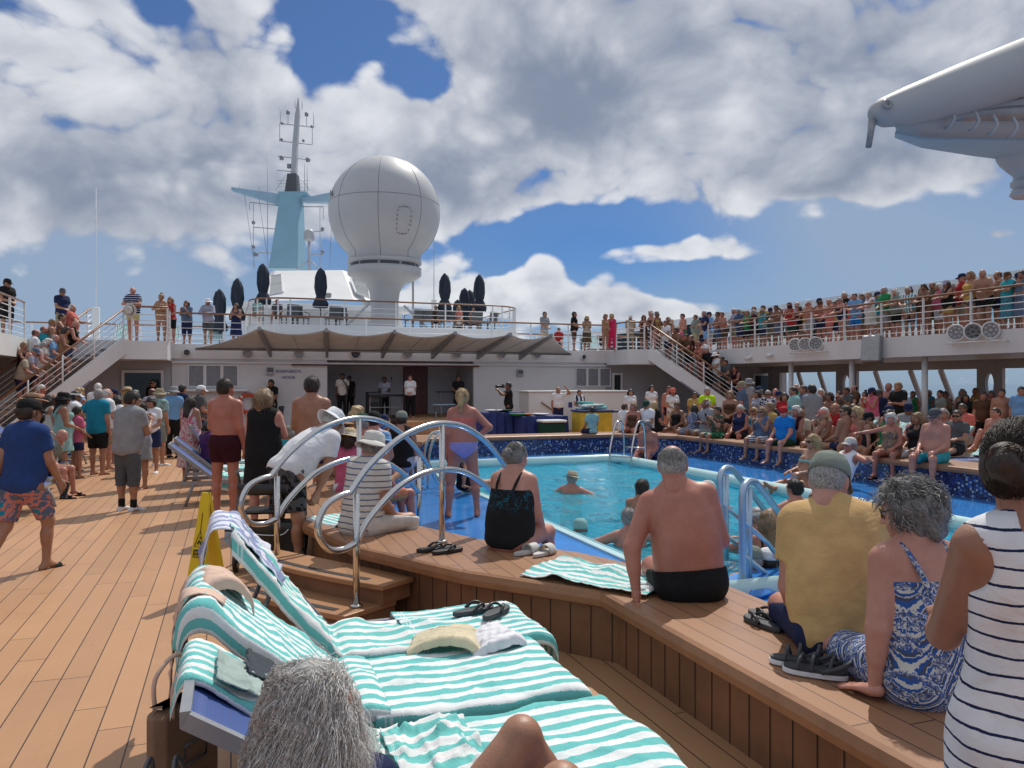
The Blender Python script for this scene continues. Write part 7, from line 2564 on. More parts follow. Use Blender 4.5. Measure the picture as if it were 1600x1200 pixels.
# stage equipment
ST = .45
x = AY(603, 28.6)
o = thing('keyboard_stand', 'electronic keyboard on a trestle stand on the stage', 'keyboard', (x, 28.6, ST))
mb = MB(); mb.rbox(-.68, -.17, .80, .68, .17, .90, .015); kb = mb.build('keyboard', M_black, o)
mb = MB()
for k in range(36): mb.box(-.62+.0345*k, .02, .9005, -.62+.0345*k+.031, .16, .906)
mb.build('keys', M_white, kb)
mb = MB()
for s in (-1, 1):
	mb.bar((s*.6, -.2, 0), (s*.6, .15, .80), .03, .03); mb.bar((s*.6, .2, 0), (s*.6, -.15, .80), .03, .03)
mb.bar((-.6, 0, .4), (.6, 0, .4), .03, .03); mb.build('trestle', M_grey, o)
x = AY(583, 28.9)
mb = MB(); o = thing('stage_monitor', 'black equipment case beside the keyboard', 'equipment case', (x, 28.9, ST)); mb.rbox(-.25, -.2, 0, .25, .2, .98, .02); mb.build('case', M_black, o); mb = MB(); mb.rbox(-.2, -.21, .6, .2, -.2, .9, .004); mb.build('panel', M_dgrey, o)
for px, y, lab in ((541, 28.6, 'microphone stand in front of the singer in the white shirt'), (596, 28.3, 'microphone stand at the keyboard player'), (610, 28.3, 'thin microphone stand right of the keyboard player')):
	x = AY(px, y)
	o = thing('microphone_stand', lab, 'microphone stand', (x, y, ST), 0, 'microphone stands on the stage')
	mb = MB(); mb.tube([(0, 0, .02), (0, 0, 1.15), (.06, .12, 1.42)], .012, 6)
	for k in range(3): mb.tube([(0, 0, .15), (.28*math.cos(2.1*k), .28*math.sin(2.1*k), .01)], .01, 6)
	mb.build('stand', M_dgrey, o)
	mb = MB(); mb.lathe([(0, 0), (.018, .01), (.026, .08), (.03, .12), (.022, .15), (0, .155)], (.06, .12, 1.40), 10); mb.build('microphone', M_black, o)
for px, y, lab in ((700, 29.4, 'small black side table at the right of the stage'), (692, 28.6, 'folding stool with pale towels at the right of the stage')):
	x = AY(px, y)
	o = thing('side_table', lab, 'table', (x, y, ST))
	t_ = .98 if px == 700 else .5
	mb = MB(); mb.rbox(-.45, -.2, t_-.04, .45, .2, t_, .01); mb.build('top', M_black if px == 700 else M_bluepale, o)
	for sx in (-1, 1):
		mb = MB(); mb.bar((sx*.3, -.15, 0), (sx*.3, .15, t_-.04), .03, .03); mb.bar((sx*.3, .15, 0), (sx*.3, -.15, t_-.04), .03, .03); mb.build('legs', M_grey, o)
# buffet tables with navy cloths
def clothed_table(label, pxa, pxb, y, z, dep):
	xa, xb = AY(pxa, y), AY(pxb, y)
	o = thing('buffet_table', label, 'table', ((xa+xb)/2, y, 0), 0, 'buffet tables in navy cloths')
	w_ = (xb-xa)/2
	mb = MB()
	n = 60
	vs = []
	for z_, k_ in ((z, 0), (z-.02, .012), (z*.5, .03), (.02, .05)):
		for i in range(n):
			t = i/n*4
			sd_ = int(t); f_ = t-sd_
			c = [(-1, -1), (1, -1), (1, 1), (-1, 1)]
			a, b = c[sd_], c[(sd_+1) % 4]
			px_, py_ = a[0]+(b[0]-a[0])*f_, a[1]+(b[1]-a[1])*f_
			wv = k_*(1+.8*math.sin(i*2.1))
			vs.append((px_*(w_+wv), py_*(dep/2+wv), z_))
	fs = [(k*n+i, k*n+(i+1) % n, (k+1)*n+(i+1) % n, (k+1)*n+i) for k in range(3) for i in range(n)]
	mb.add(vs, fs, False); mb.add(vs[:n], [tuple(range(n))], False)
	mb.build('tablecloth', M_navycloth, o)
	return o
YT = 21.2
t1 = clothed_table('left half of the buffet, table under a navy cloth behind the bikini woman', 752, 812, YT+.6, .88, .8)
t2 = clothed_table('right half of the buffet, navy clothed table with trays of food', 808, 878, YT, .78, .8)
for k, (px, zz_, col, lab) in enumerate(((786, .88, 'dkgreen', 'dark bowl on the buffet table'), (818, .78, 'orange', 'round orange platter on the buffet'), (808, .78, 'green', 'green rimmed platter on the buffet'), (770, .88, 'white', 'stack of white plates on the buffet'), (842, .78, 'white', 'white serving dish on the buffet'))):
	y = YT+(.6 if zz_ > .8 else 0); x = AY(px, y)
	mb = MB(); mb.lathe([(0, 0), (.12, 0), (.26, .05), (.27, .07), (.24, .06), (0, .05)], (0, 0, 0), 20)
	o = mb.build('serving_dish', cloth_mat(col)); o.location = (x, y-.1, zz_+.002); tag(o, lab, 'dish', 'dishes on the buffet')
xa = AY(862, 20.4)
o = thing('drinks_cooler', 'dark green cooler box with white rim in front of the buffet', 'cooler', (xa, 20.4, 0))
mb = MB(); mb.rbox(-.34, -.25, .30, .34, .25, .62, .04); mb.build('tub', cloth_mat('dkgreen'), o)
mb = MB(); mb.rbox(-.37, -.28, .62, .37, .28, .69, .02); mb.build('rim', M_white, o)
mb = MB()
for sx in (-1, 1):
	for sy in (-1, 1): mb.bar((sx*.3, sy*.2, 0), (sx*.3, sy*.2, .30), .04, .04)
mb.build('stand', M_grey, o)
# yellow towel bin
xa = AY(925, 20.6)
o = thing('towel_bin', 'yellow towel bin with a heap of folded pool towels on top', 'towel bin', (xa, 20.6, 0))
mb = MB(); mb.rbox(-.52, -.35, .02, .52, .35, .92, .05); mb.build('bin_body', M_yellowbin, o)
mb = MB(); mb.rbox(-.55, -.38, .90, .55, .38, .96, .02); mb.build('rim', M_navycloth, o)
for k in range(9):
	rr_ = random.Random(k)
	x_, y_ = rr_.uniform(-.28, .28), rr_.uniform(-.12, .12)
	z_ = .965+.075*(k//4)
	V, Q = field([Pr('t', (-.22, -.12, .04), (.22, -.12, .04), .035, k=.05), Pr('t', (-.22, .12, .04), (.22, .12, .04), .035, k=.05), Pr('t', (-.22, 0, .045), (.22, 0, .045), .04, k=.05)], .014, None, (), .006, 25, seed=k)
	t_ = link('folded_towel', arrays_mesh('folded_towel', V, Q), plain('folded_towel_aqua%d' % (k % 3), [(.30, .55, .53), (.55, .66, .66), (.10, .42, .40)][k % 3], .9, bmp=.4, bscale=60))
	t_.location = (xa+x_, 20.6+y_, z_); t_.rotation_euler = (R(rr_.uniform(-6, 6)), R(rr_.uniform(-6, 6)), rr_.uniform(-.4, .4))
	tag(t_, 'folded pool towel in the heap on the yellow towel bin', 'towel', 'folded towels on the yellow bin')
mb = MB(); mb.tube([(xa+.55, 20.6, .88), (AY(981, 21), 21, .9)], .03, 8)
tag(mb.build('rope_barrier', M_navycloth), 'dark blue rope barrier right of the yellow bin', 'rope')
# depth mark on the rim
xx = AY(787, PY1-.02)
o = thing('depth_mark', 'black 1.4M depth marking on the far pool rim', 'depth marking', (xx, PY1-.06, .165))
text('lettering', '1.4M', .17, M_ink, Matrix.Rotation(R(33), 4, 'X'), o)
o = thing('depth_mark', 'dark blue depth marking on the starboard pool rim behind the yellow shirt', 'depth marking', (PX1+.02, AX(1357, PX1), .165))
text('lettering', '1.4M', .17, M_navyink, Matrix.Rotation(R(90), 4, 'Z') @ Matrix.Rotation(R(-38), 4, 'X'), o)
# red lifebuoy left of the stage
x = AY(372, 29.35)
o = thing('lifebuoy', 'orange lifebuoy on the white wall behind the man in maroon shorts', 'lifebuoy', (x+.35, 29.36, 1.02))
mb = MB(); mb.tube([(.32*math.cos(R(20*k)), 0, .32*math.sin(R(20*k))) for k in range(18)], .07, 10, closed=True); mb.build('ring', plain('lifebuoy_orange', (.6, .08, .03), .5), o)
mb = MB()
for k in range(4): 
	a = R(45+90*k); M_ = Matrix.Translation((.32*math.cos(a), 0, .32*math.sin(a)))
	mb.tube([(.32*math.cos(a+t), 0, .32*math.sin(a+t)) for t in (-.1, 0, .1)], .075, 10)
mb.build('bands', M_white, o)
# ------------------------------------------------------------------ the people
_n = [0]
def P(label, at, top, rel, **k):
	x, y, z = at
	if len(label.split()) > 16: print('LONG', label)
	_n[0] += 1
	r = random.Random(_n[0])
	zt = ZAT(top, x, y)
	hatx = .02 if k.get('hat') else .01
	pose = k.get('pose', 'stand')
	ln = abs(k.get('lean', 0))+abs(k.get('bend', 0))*.6
	if pose == 'stand':
		leg = k.get('legs', 'stand')
		h = (zt-z-hatx)
		if ln > 8: h = h/(.55+.45*math.cos(R(min(ln, 80))))
		h = min(1.93, max(1.50 if k.get('kid') is None else .8, h))
	else:
		h = (zt-z-hatx)/(.905*math.cos(R(min(45, ln*.75))))*1.72
		h = min(1.92, max(1.48 if k.get('kid') is None else 1.0, h))
	h = k.pop('h', h)
	k.pop('kid', None)
	k.setdefault('hy', r.uniform(-14, 14)); k.setdefault('hp', r.uniform(-2, 10)); k.setdefault('hr', r.uniform(-5, 5))
	k.setdefault('fat', r.uniform(.25, .85))
	k.setdefault('seed', _n[0])
	return person(label, (x, y, z), rel, h=h, **k)
def gd(px, py, z=0.0):
	a = G(px, py, z); return (a[0], a[1], z)
def dd_(px, d, z=0.0):
	a = D_(px, d); return (a[0], a[1], z)
def rx(px, X=19.2, z=ZU): return (X, AX(px, X), z)
def ry(px, Y, z=ZU): return (AY(px, Y), Y, z)
HS = ('short', 'grey'); HB = ('short', 'brown'); HK = ('short', 'black'); HD = ('short', 'dkbrown'); BA = ('balding', 'grey'); WH = ('short', 'white')
# ---------- nearest figures
striped = P('woman with dark bun in a white dress with navy stripes, standing at the right edge', (1.80, 1.30, 0), 634, -4, sex='f', skin='olive', hair=('bun', 'dkbrown'), clothes=[('tankdress', ('hstripe', 'white', 'navy', .043, .15), 1.55)],
			arms=(((-.03, .48, -.92), (-.50, .80, -.05), 'relax'), 'hang'), hy=52, hp=6, fat=.15, h=1.675, vox=.0085, folds=.003)
yel = P('man in a yellow shirt and grey green cap sitting on the bench, seen from behind', (2.73, 2.88, .452), 722, 5, pose='sit', sex='m', skin='pink', hair=('crop', 'grey'), hat=('cap', 'greygreen'), clothes=[('tee', 'sand', -.08), ('shorts', 'navy', .10)],
		arms='lap', hy=32, hp=20, fat=1.0, lean=10, bend=12, vox=.0085, folds=.0026, h=1.86)
ikat = P('grey haired woman in a blue and white patterned sundress sitting beside the yellow shirt', (2.66, 2.34, .452), 748, -8, pose='sit', sex='f', skin='pink', hair=('curly', 'salt'), clothes=[('sundress', ('ikat', 'offwhite', 'blue'), .9)],
		 arms=('prop', 'lap'), hy=-38, hp=8, fat=.75, lean=6, bend=10, shades=True, vox=.0085, h=1.70)
old = P('shirtless older man with balding grey head leaning on one arm on the bench', (2.58, 3.95, .452), 727, 2, pose='sit', sex='m', skin='red', hair=('balding', 'grey'), clothes=[('trunks', 'black', .05)],
		arms=((((.62, -.28, -.95)), (.10, -.02, -1), 'flat'), 'lap'), lean=4, bend=8, side=-10, hy=14, hp=14, fat=.8, vox=.0085, h=1.80)
blk = P('grey haired woman in a black strappy swimsuit sitting on the bench corner', (2.02, 5.58, .452), 692, 26, pose='sit', sex='f', skin='pink', hair=('bun', 'salt'), clothes=[('swim', ('leafy', 'black', 'teal', 22.0))],
		arms='knee', lean=6, bend=10, hy=14, hp=6, fat=.95, vox=.0095, h=1.62)
curl = P('woman with long grey curls sitting on the nearest lounger, one bare knee raised', (.47, 1.86, .37), 1046, 70, pose='sit', sex='f', skin='tan', hair=('long', 'grey'), clothes=[('swim', 'navy')], legs=(((.14, .70, .72), (.0, .55, -.85)), ((.14, .70, .72), (.0, .55, -.85))),
		 arms='lap', lean=-58, bend=30, hy=0, hp=4, fat=.4, h=1.60, vox=.0095)
# ---------- port side walkway
P('man in a navy tee and flamingo pattern shorts walking on the left, black cap', (gd(36, 905)[0]-.05, gd(36, 905)[1]+.25, 0), 610, 16, skin='tan', hair=HD, hat=('cap', 'black'), clothes=[('tee', 'dkblue', -.12), ('shorts', ('floral', 'salmon', 'slate', 13.0, 'teal'))], arms=('walkb', 'walkf'), legs=('back', 'front'), fat=.6, lean=5, hy=10, shoes=('slide', 'black'), group=None)
P('man in a grey tee and grey long shorts with white shoes standing on the deck', gd(200, 800), 608, 18, skin='tan', hair=HK, clothes=[('tee', 'grey', -.13), ('capri', 'dgrey')], arms=('hang', 'phone'), fat=.8, bend=10, hp=14, hy=28, shoes=('sock', 'white'))
P('man in a teal tee and black shorts with hands on hips', gd(153, 744), 605, 10, skin='tan', hair=('crop', 'grey'), clothes=[('tee', 'teal', -.12), ('shorts', 'black')], arms=('akimbo', 'hang'), fat=.8, shoes=('slide', 'brown'), hy=-20)
P('shirtless man in maroon swim shorts with dark hair standing by the loungers', gd(352, 807), 588, 8, skin='red', hair=HD, clothes=[('trunks', 'maroon')], arms=('clasp', 'hang'), fat=.35, hy=20, shoes=('slide', 'black'))
P('blonde woman in a black sleeveless dress looking at her phone', dd_(412, 8.9), 603, 6, sex='f', skin='pink', hair=('bob', 'sandy'), clothes=[('vest', 'black', -.1), ('skirt', 'black', .85)], arms=('clasp', 'phone'), fat=.8, hy=20, hp=14)
P('shirtless dark haired man seen from behind in front of the stage lettering', dd_(487, 9.8), 584, -4, skin='tan', hair=HD, clothes=[('trunks', 'navy')], arms='clasp', fat=.3)
P('man in a white tee and white bucket hat bending over the bench', (dd_(452, 7.25)[0], dd_(452, 7.25)[1], 0), 664, 40, skin='tan', hair=('crop', 'white'), hat=('bucket', 'white'), clothes=[('tee', 'white', -.10), ('shorts', ('floral', 'black', 'dgrey', 12.0))], arms=('reach', 'reach'), lean=44, bend=18, hp=20, fat=.6, h=1.74, legs='apart')
P('man in a striped shirt and beige bucket hat sitting on the bench', (gd(568, 838, .452)[0], gd(568, 838, .452)[1]+.1, .452), 668, 38, pose='sit', skin='tan', hair=('crop', 'grey'), hat=('bucket', 'offwhite'), clothes=[('tee', ('hstripe', 'offwhite', 'slate', .05, .22), -.1), ('capri', 'offwhite')], arms='lap', fat=.6, lean=4, bend=12, hp=8)
P('person in a pale blue bucket hat and orange shorts sitting beyond the striped shirt', dd_(585, 8.4, .452), 684, 60, pose='sit', sex='f', skin='red', hair=('bob', 'grey'), hat=('sun', 'skyblue', 'skyblue'), clothes=[('tank', 'salmon'), ('shorts', ('floral', 'coral', 'mustard', 18.0))], arms='knee', bend=14)
bik = P('woman in a lilac bikini with blonde ponytail standing on the blue pool ledge', gd(723, 808, 0), 614, -12, sex='f', skin='red', hair=('pony', 'blonde'), clothes=[('bikini', 'coral', 'lilac')], arms=('hang', 'akimbo'), legs='apart', fat=.75, hy=18, h=1.70, vox=.013)
P('person in dark swimwear sitting on the pool edge behind the bikini woman', (3.5, 11.7, .06), 735, 40, pose='sit', sex='f', skin='tan', hair=('bob', 'brown'), clothes=[('swim', 'black')], legs='long', arms='propback', lean=-14)
SEAT = 'people sitting along the near bench'
P('woman in a straw hat and pink top sitting behind the bent over man', dd_(545, 9.2, .40), 666, 5, pose='sit', sex='f', skin='tan', hair=('bob', 'brown'), hat=('wide', 'straw', 'offwhite'), clothes=[('tee', 'pink'), ('shorts', 'white')], arms='lap', group=SEAT)
P('bare shouldered man in a dark green cap sitting beyond the straw hat', dd_(565, 9.9, .45), 643, 12, pose='sit', skin='red', hair=('crop', 'grey'), hat=('cap', 'dkgreen'), clothes=[('trunks', 'navy')], arms='lap', group=SEAT)
P('person in a tan sun hat sitting left of the dark green cap', dd_(535, 10.6, .45), 648, 0, pose='sit', sex='f', skin='tan', hair=('bob', 'sandy'), hat=('sun', 'tan', 'brown'), clothes=[('tank', 'beige'), ('shorts', 'khaki')], arms='lap', group=SEAT)
P('person in a lilac cap sitting left of the tan sun hat', dd_(527, 11.6, .45), 637, -10, pose='sit', skin='tan', hair=HS, hat=('cap', 'lavender'), clothes=[('tee', 'offwhite'), ('shorts', 'navy')], arms='lap', group=SEAT)
P('person with blonde curls sitting in front of the stage keyboard', dd_(558, 12.0, .45), 634, 0, pose='sit', sex='f', skin='pink', hair=('curly', 'blonde'), clothes=[('tee', 'orange'), ('shorts', 'white')], arms='lap', group=SEAT)
P('bare backed man in a black cap sitting right of the blonde curls', dd_(584, 10.4, .45), 640, 0, pose='sit', skin='pink', hair=('crop', 'dkbrown'), hat=('cap', 'black'), clothes=[('trunks', 'slate')], arms='lap', fat=.8, group=SEAT)
P('person in a blue shirt and blue cap sitting beyond the black cap', dd_(600, 13.4, .40), 646, -5, pose='sit', skin='tan', hair=HD, hat=('cap', 'navy'), clothes=[('tee', 'blue'), ('shorts', 'navy')], arms='lap', group=SEAT)
P('person in dark cap and dark shirt sitting left of the black tank top', dd_(617, 12.6, .45), 645, 10, pose='sit', skin='tan', hair=HD, hat=('cap', 'black'), clothes=[('tee', 'dgrey'), ('shorts', 'black')], arms='lap', group=SEAT)
P('man in a black tank top and grey cap sitting on the end of the bench', (gd(634, 731, .452)[0]-.1, gd(634, 731, .452)[1]-.15, .452), 640, 5, pose='sit', skin='tan', hair=('crop', 'brown'), hat=('cap', 'greygreen'), clothes=[('tank', 'black'), ('shorts', 'lavender')], arms='lap', group=SEAT, fat=.4)
P('person in a bright blue tee sitting on a lounger behind the black dress', dd_(452, 11.0, .36), 668, -5, pose='sit', skin='tan', hair=HS, hat=('cap', 'greygreen'), clothes=[('tee', 'turq'), ('shorts', 'navy')], arms='lap')
P('shirtless person with a pink towel sitting between the bare backs', dd_(468, 12.3, .40), 664, 0, pose='sit', sex='f', skin='pink', hair=('bob', 'grey'), clothes=[('swim', 'hotpink')], arms='lap')
# ---------- left crowd on the deck
LC = 'crowd standing on the port deck'
P('woman in a black tee and wide brown hat standing behind the walking man', dd_(52, 12.6), 612, 55, sex='f', skin='pink', hair=('bob', 'brown'), hat=('wide', 'tan'), clothes=[('tee', 'black'), ('capri', 'dgrey')], arms=('clasp', 'clasp'), group=LC)
P('long haired woman in a pale beige dress standing left of the teal dress', dd_(76, 14.2), 616, 30, sex='f', skin='tan', hair=('long', 'dkbrown'), clothes=[('dress', 'offwhite', 1.5)], arms='clasp', group=LC)
P('woman in a short teal dress and dark hat standing left of the teal tee', dd_(98, 13.6), 611, 50, sex='f', skin='tan', hair=('long', 'black'), hat=('bucket', 'black'), clothes=[('dress', 'aqua', .75)], arms='clasp', group=LC)
P('dark skinned man in sunglasses and white cap behind the teal dress', dd_(117, 15.2), 608, 60, skin='brown', hair=HK, hat=('visor', 'white'), clothes=[('tee', 'white'), ('shorts', 'navy')], arms='phone', shades=True, group=LC)
P('girl in a pink top and navy shorts standing beside the teal tee', dd_(120, 14.0), 634, 30, sex='f', skin='tan', hair=('pony', 'dkbrown'), clothes=[('tee', 'pink'), ('trunks', 'navy')], arms='clasp', kid=1, fat=.0, group=LC)
P('grey haired man in a white shirt just right of the teal tee', dd_(166, 15.5), 605, 35, skin='pink', hair=('balding', 'white'), clothes=[('tee', 'white'), ('shorts', 'khaki')], arms='clasp', group=LC)
P('dark haired woman in white between the teal tee and the grey tee', dd_(183, 16.5), 618, 20, sex='f', skin='tan', hair=('bob', 'black'), clothes=[('tee', 'white'), ('capri', 'navy')], arms='clasp', group=LC)
P('person in a straw hat partly hidden behind the grey tee', dd_(199, 18.5), 604, 0, sex='f', skin='pink', hair=('bob', 'blonde'), hat=('straw', 'straw'), clothes=[('dress', 'lemon', .9)], arms='hang', group=LC)
P('woman in sleeveless lilac top touching the grey tee man from the front', dd_(219, 12.6), 622, 200, sex='f', skin='tan', hair=('bob', 'dkbrown'), clothes=[('tank', 'lavender'), ('skirt', 'grey', .8)], arms='clasp', group=LC)
P('dark haired woman in a white tee and navy skirt right of the grey tee', dd_(236, 14.8), 624, 170, sex='f', skin='tan', hair=('bob', 'black'), clothes=[('tee', 'white'), ('skirt', 'navy', .75)], arms='clasp', hp=25, shoes=('shoe', 'white'), group=LC)
P('man in a greenish patterned shirt and pale sun hat near the doorway', dd_(248, 16.2), 605, 20, skin='tan', hair=HS, hat=('bucket', 'khaki'), clothes=[('tee', ('floral', 'greygreen', 'aqua', 14.0)), ('shorts', 'greygreen')], arms='hang', shoes=('shoe', 'white'), group=LC)
P('man in black with sunglasses standing in the dark doorway', ry(240, 28.9, 0), 592, 190, skin='tan', hair=HK, clothes=[('tee', 'black'), ('pants', 'black')], arms='hang', shades=True, group=LC)
P('man in a blue shirt, black trousers and pale bucket hat', gd(271, 717), 602, 5, skin='tan', hair=HS, hat=('bucket', 'grey'), clothes=[('tee', 'skyblue', -.02), ('pants', 'black')], arms='clasp', shoes=('shoe', 'black'), group=LC, fat=.4)
P('brown haired man glimpsed just right of the blue shirt', dd_(282, 19.5), 608, 10, skin='tan', hair=HB, clothes=[('tee', 'brown'), ('shorts', 'khaki')], arms='clasp', group=LC)
P('long haired woman in a pink patterned dress', dd_(297, 13.6), 617, 10, sex='f', skin='tan', hair=('long', 'dkbrown'), clothes=[('dress', ('floral', 'pink', 'offwhite', 22.0), 1.45)], arms='clasp', group=LC)
P('man in a grey tee and white cap behind the pink patterned dress', dd_(313, 18.6), 601, 60, skin='tan', hair=HS, hat=('cap', 'white'), clothes=[('tee', 'dgrey'), ('shorts', 'navy')], arms='clasp', group=LC)
P('child in a purple shirt and cap sitting on the lounger with raised back', (-.35, 13.35, .38), 655, 40, pose='sit', skin='tan', hair=HD, hat=('cap', 'dgrey'), clothes=[('tee', 'purple'), ('shorts', 'navy')], arms='lap', kid=1, fat=0.)
P('bald man sitting on a port lounger with hands between his knees', dd_(66, 11.6, .36), 673, 82, pose='sit', skin='pink', hair=('none', 'grey'), clothes=[('tee', 'greygreen'), ('shorts', 'maroon')], arms='lap', lean=18, bend=22, hp=22, fat=.3, shoes=('slide', 'black'))
# ---------- port staircase and landing
SL = 'people lining the left staircase'
def st_l(t, o=.6):
	a, b = Vector((-3.15, 27.5, ZU)), Vector((-6.15, 24.0, 0))
	p = a.lerp(b, t); w = Vector((-.76, .65, 0))*o
	return (p.x+w.x, p.y+w.y, p.z)
def on_l(px, o=.6):
	best = min((abs(800+F*((p[0]*CY-p[1]*SY)/DEP(p[0], p[1]))-px), t) for t in np.linspace(-.1, 1, 111) for p in [st_l(t, o)])
	return st_l(best[1], o)
for lab, px, top, kw in (
	('bald man in a dark tank top leaning on the upper left stair rail', 108, 495, dict(skin='pink', hair=('none', 'grey'), clothes=[('tank', 'black'), ('shorts', 'denim')], fat=.7)),
	('dark haired woman in a tan top on the left stairs below the bald man', 93, 507, dict(sex='f', skin='tan', hair=('bob', 'dkbrown'), clothes=[('swim', 'tan')], fat=.7)),
	('grey haired man in a pale blue shirt on the left stairs', 74, 528, dict(skin='pink', hair=BA, clothes=[('tee', 'skyblue'), ('shorts', 'khaki')])),
	('white haired woman on the left stairs below the pale blue shirt', 63, 545, dict(sex='f', skin='pink', hair=('curly', 'white'), clothes=[('tee', 'offwhite'), ('shorts', 'white')])),
	('grey haired bare armed person with sunglasses on the left stairs', 56, 559, dict(skin='pink', hair=HS, clothes=[('tank', 'white'), ('shorts', 'navy')], shades=True)),
	('man in a grey blue tee and dark cap on the lower left stairs', 42, 570, dict(skin='pink', hair=HS, hat=('cap', 'slate'), clothes=[('tee', 'lavender'), ('shorts', 'navy')], fat=.6)),
	('bald man at the foot of the left stairs', 33, 597, dict(skin='pink', hair=('none', 'grey'), clothes=[('tee', 'beige'), ('shorts', 'navy')]))):
	P(lab, on_l(px), top, 75, arms='rail', lean=14, bend=8, h=1.70, hp=12, group=SL, **kw)
PU = 'spectators on the port upper deck'
P('tanned man leaning far over the rail at the left edge of the upper deck', (EX0-.55, 24.6, ZU), 457, 75, skin='red', hair=('curly', 'dkbrown'), clothes=[('trunks', 'brown')], arms='rail', lean=30, h=1.75, group=PU)
P('man in a black tee and black cap standing at the port upper rail', (EX0-.45, 27.0, ZU), 446, 110, skin='tan', hair=HD, hat=('cap', 'black'), clothes=[('tee', 'black'), ('shorts', 'black')], arms=('clasp', 'clasp'), fat=.7, h=1.80, group=PU)
P('man in a navy polo, khaki shorts and dark cap at the port upper rail', ry(97, 28.6), 455, 120, skin='tan', hair=HS, hat=('cap', 'dgrey'), clothes=[('tee', 'navy'), ('shorts', 'khaki')], arms='clasp', fat=.5, h=1.75, shades=True, group=PU)
P('man in a navy striped polo and yellow shorts holding a straw hat at the rail', ry(208, 27.85), 454, 175, skin='pink', hair=BA, clothes=[('tee', ('hstripe', 'navy', 'white', .07, .22)), ('trunks', 'lemon')], arms='rail2', fat=.7, h=1.80, group=PU)
P('sun tanned woman with piled up hair at the rail left of the red top', ry(252, 28.6), 459, 180, sex='f', skin='tan', hair=('topbun', 'sandy'), clothes=[('swim', 'tan')], arms='rail2', group=PU)
P('woman in a red top raising her hand to her face on the upper deck', ry(267, 28.8), 464, 190, sex='f', skin='pink', hair=('bob', 'sandy'), clothes=[('tank', 'red'), ('shorts', 'black')], arms=('clasp', 'shade'), group=PU)
P('person in a slate blue top looking at a phone behind the upper rail', ry(292, 29.9), 470, 185, sex='f', skin='tan', hair=('bob', 'brown'), clothes=[('tee', 'slate'), ('capri', 'navy')], arms='phone', group=PU)
P('man in a grey long sleeved top and white sun hat behind the upper rail', ry(325, 29.95), 466, 180, skin='tan', hair=HS, hat=('sun', 'white', 'white'), clothes=[('long', 'lavender'), ('shorts', 'dgrey')], arms='rail2', group=PU)
P('person in a dark navy dress clapping behind the awning corner', ry(369, 30.0), 474, 180, sex='f', skin='tan', hair=('bob', 'dkbrown'), clothes=[('dress', 'navy', 1.2)], arms='clap', group=PU)
for lab, px, top, y, kw in (('woman in a pale aqua top sitting at a terrace table on the left', 402, 474, 33.0, dict(sex='f', hair=('bob', 'brown'), clothes=[('tee', 'aqua'), ('shorts', 'khaki')])),
							('man in a dark shirt sitting on the terrace right of the aqua top', 433, 473, 33.2, dict(hair=HD, clothes=[('tee', 'dgrey'), ('shorts', 'brown')])),
							('person in brown sitting on the terrace right of the radome pedestal', 681, 480, 33.4, dict(hair=HD, clothes=[('tee', 'brown'), ('shorts', 'black')])),
							('pale haired person in a pink top sitting between the right hand parasols', 717, 484, 33.2, dict(sex='f', hair=('bob', 'blonde'), clothes=[('tank', 'salmon'), ('shorts', 'white')])),
							('shirtless man sitting on the terrace under the rightmost parasol', 740, 482, 33.6, dict(hair=BA, clothes=[('trunks', 'navy')]))):
	P(lab, ry(px, y, 4.05+.42), top, 175, pose='sit', skin='tan', arms='lap', group='people sitting on the sun terrace', **kw)
# ---------- stage
SG = 'performers and crew around the stage'
P('singer in a white shirt holding a microphone on the stage', ry(535, 29.4, ST), 583, 175, skin='dark', hair=HK, clothes=[('tee', 'offwhite', -.08), ('pants', 'black')], arms=('mic', 'hang'), fat=.1, group=SG)
P('musician in dark clothes standing behind the singer', ry(546, 30.6, ST), 587, 170, skin='dark', hair=HK, clothes=[('tee', 'black'), ('pants', 'black')], arms='hang', fat=.1, group=SG)
P('keyboard player in a pale shirt behind the keyboard', ry(601, 29.6, ST), 589, 180, skin='dark', hair=HK, clothes=[('tee', 'lavender'), ('pants', 'black')], arms='keys', fat=.1, group=SG)
P('woman in a white tee and black trousers standing in front of the mahogany door', ry(641, 28.0, ST), 586, 180, sex='f', skin='pink', hair=('bun', 'brown'), clothes=[('tee', 'white', -.02), ('pants', 'black')], arms='clasp', group=SG)
P('man in black standing at the right inside the stage alcove', ry(716, 29.0, ST), 587, 175, skin='brown', hair=HK, clothes=[('tee', 'black'), ('pants', 'black')], arms='clasp', group=SG)
ph = P('photographer in black aiming a camera to the left', ry(795, 25.6, 0.0), 586, -95, skin='brown', hair=HK, clothes=[('tee', 'black'), ('pants', 'black')], arms=('cam', 'cam'), hy=0, fat=.2, h=1.82, group=SG)
P('man in black standing by the white wall left of the lettering', ry(424, 29.0, 0.0), 591, 200, skin='brown', hair=HK, clothes=[('tee', 'black'), ('pants', 'black')], arms='clasp', group=SG)
P('officer in a white shirt and navy trousers shading his eyes by the bar', ry(872, 24.8, 0), 604, 170, skin='tan', hair=BA, clothes=[('tee', 'white', -.0), ('pants', 'navy')], arms=('shade', 'hang'), fat=.4, group=SG)
P('crew woman in navy and white behind the yellow towel bin', ry(905, 25.3, 0), 609, 170, sex='f', skin='tan', hair=('bun', 'black'), clothes=[('tee', ('vstripe', 'navy', 'white', .16, .5)), ('pants', 'navy')], arms='clasp', group=SG)
P('boy in an aqua tee sitting on the far bench in front of the yellow bin', (AY(925, 17.75), 17.75, .452), 637, -20, pose='sit', skin='tan', hair=HK, clothes=[('tee', 'aqua'), ('shorts', 'navy')], arms='lap', kid=1, fat=.0, h=1.35)
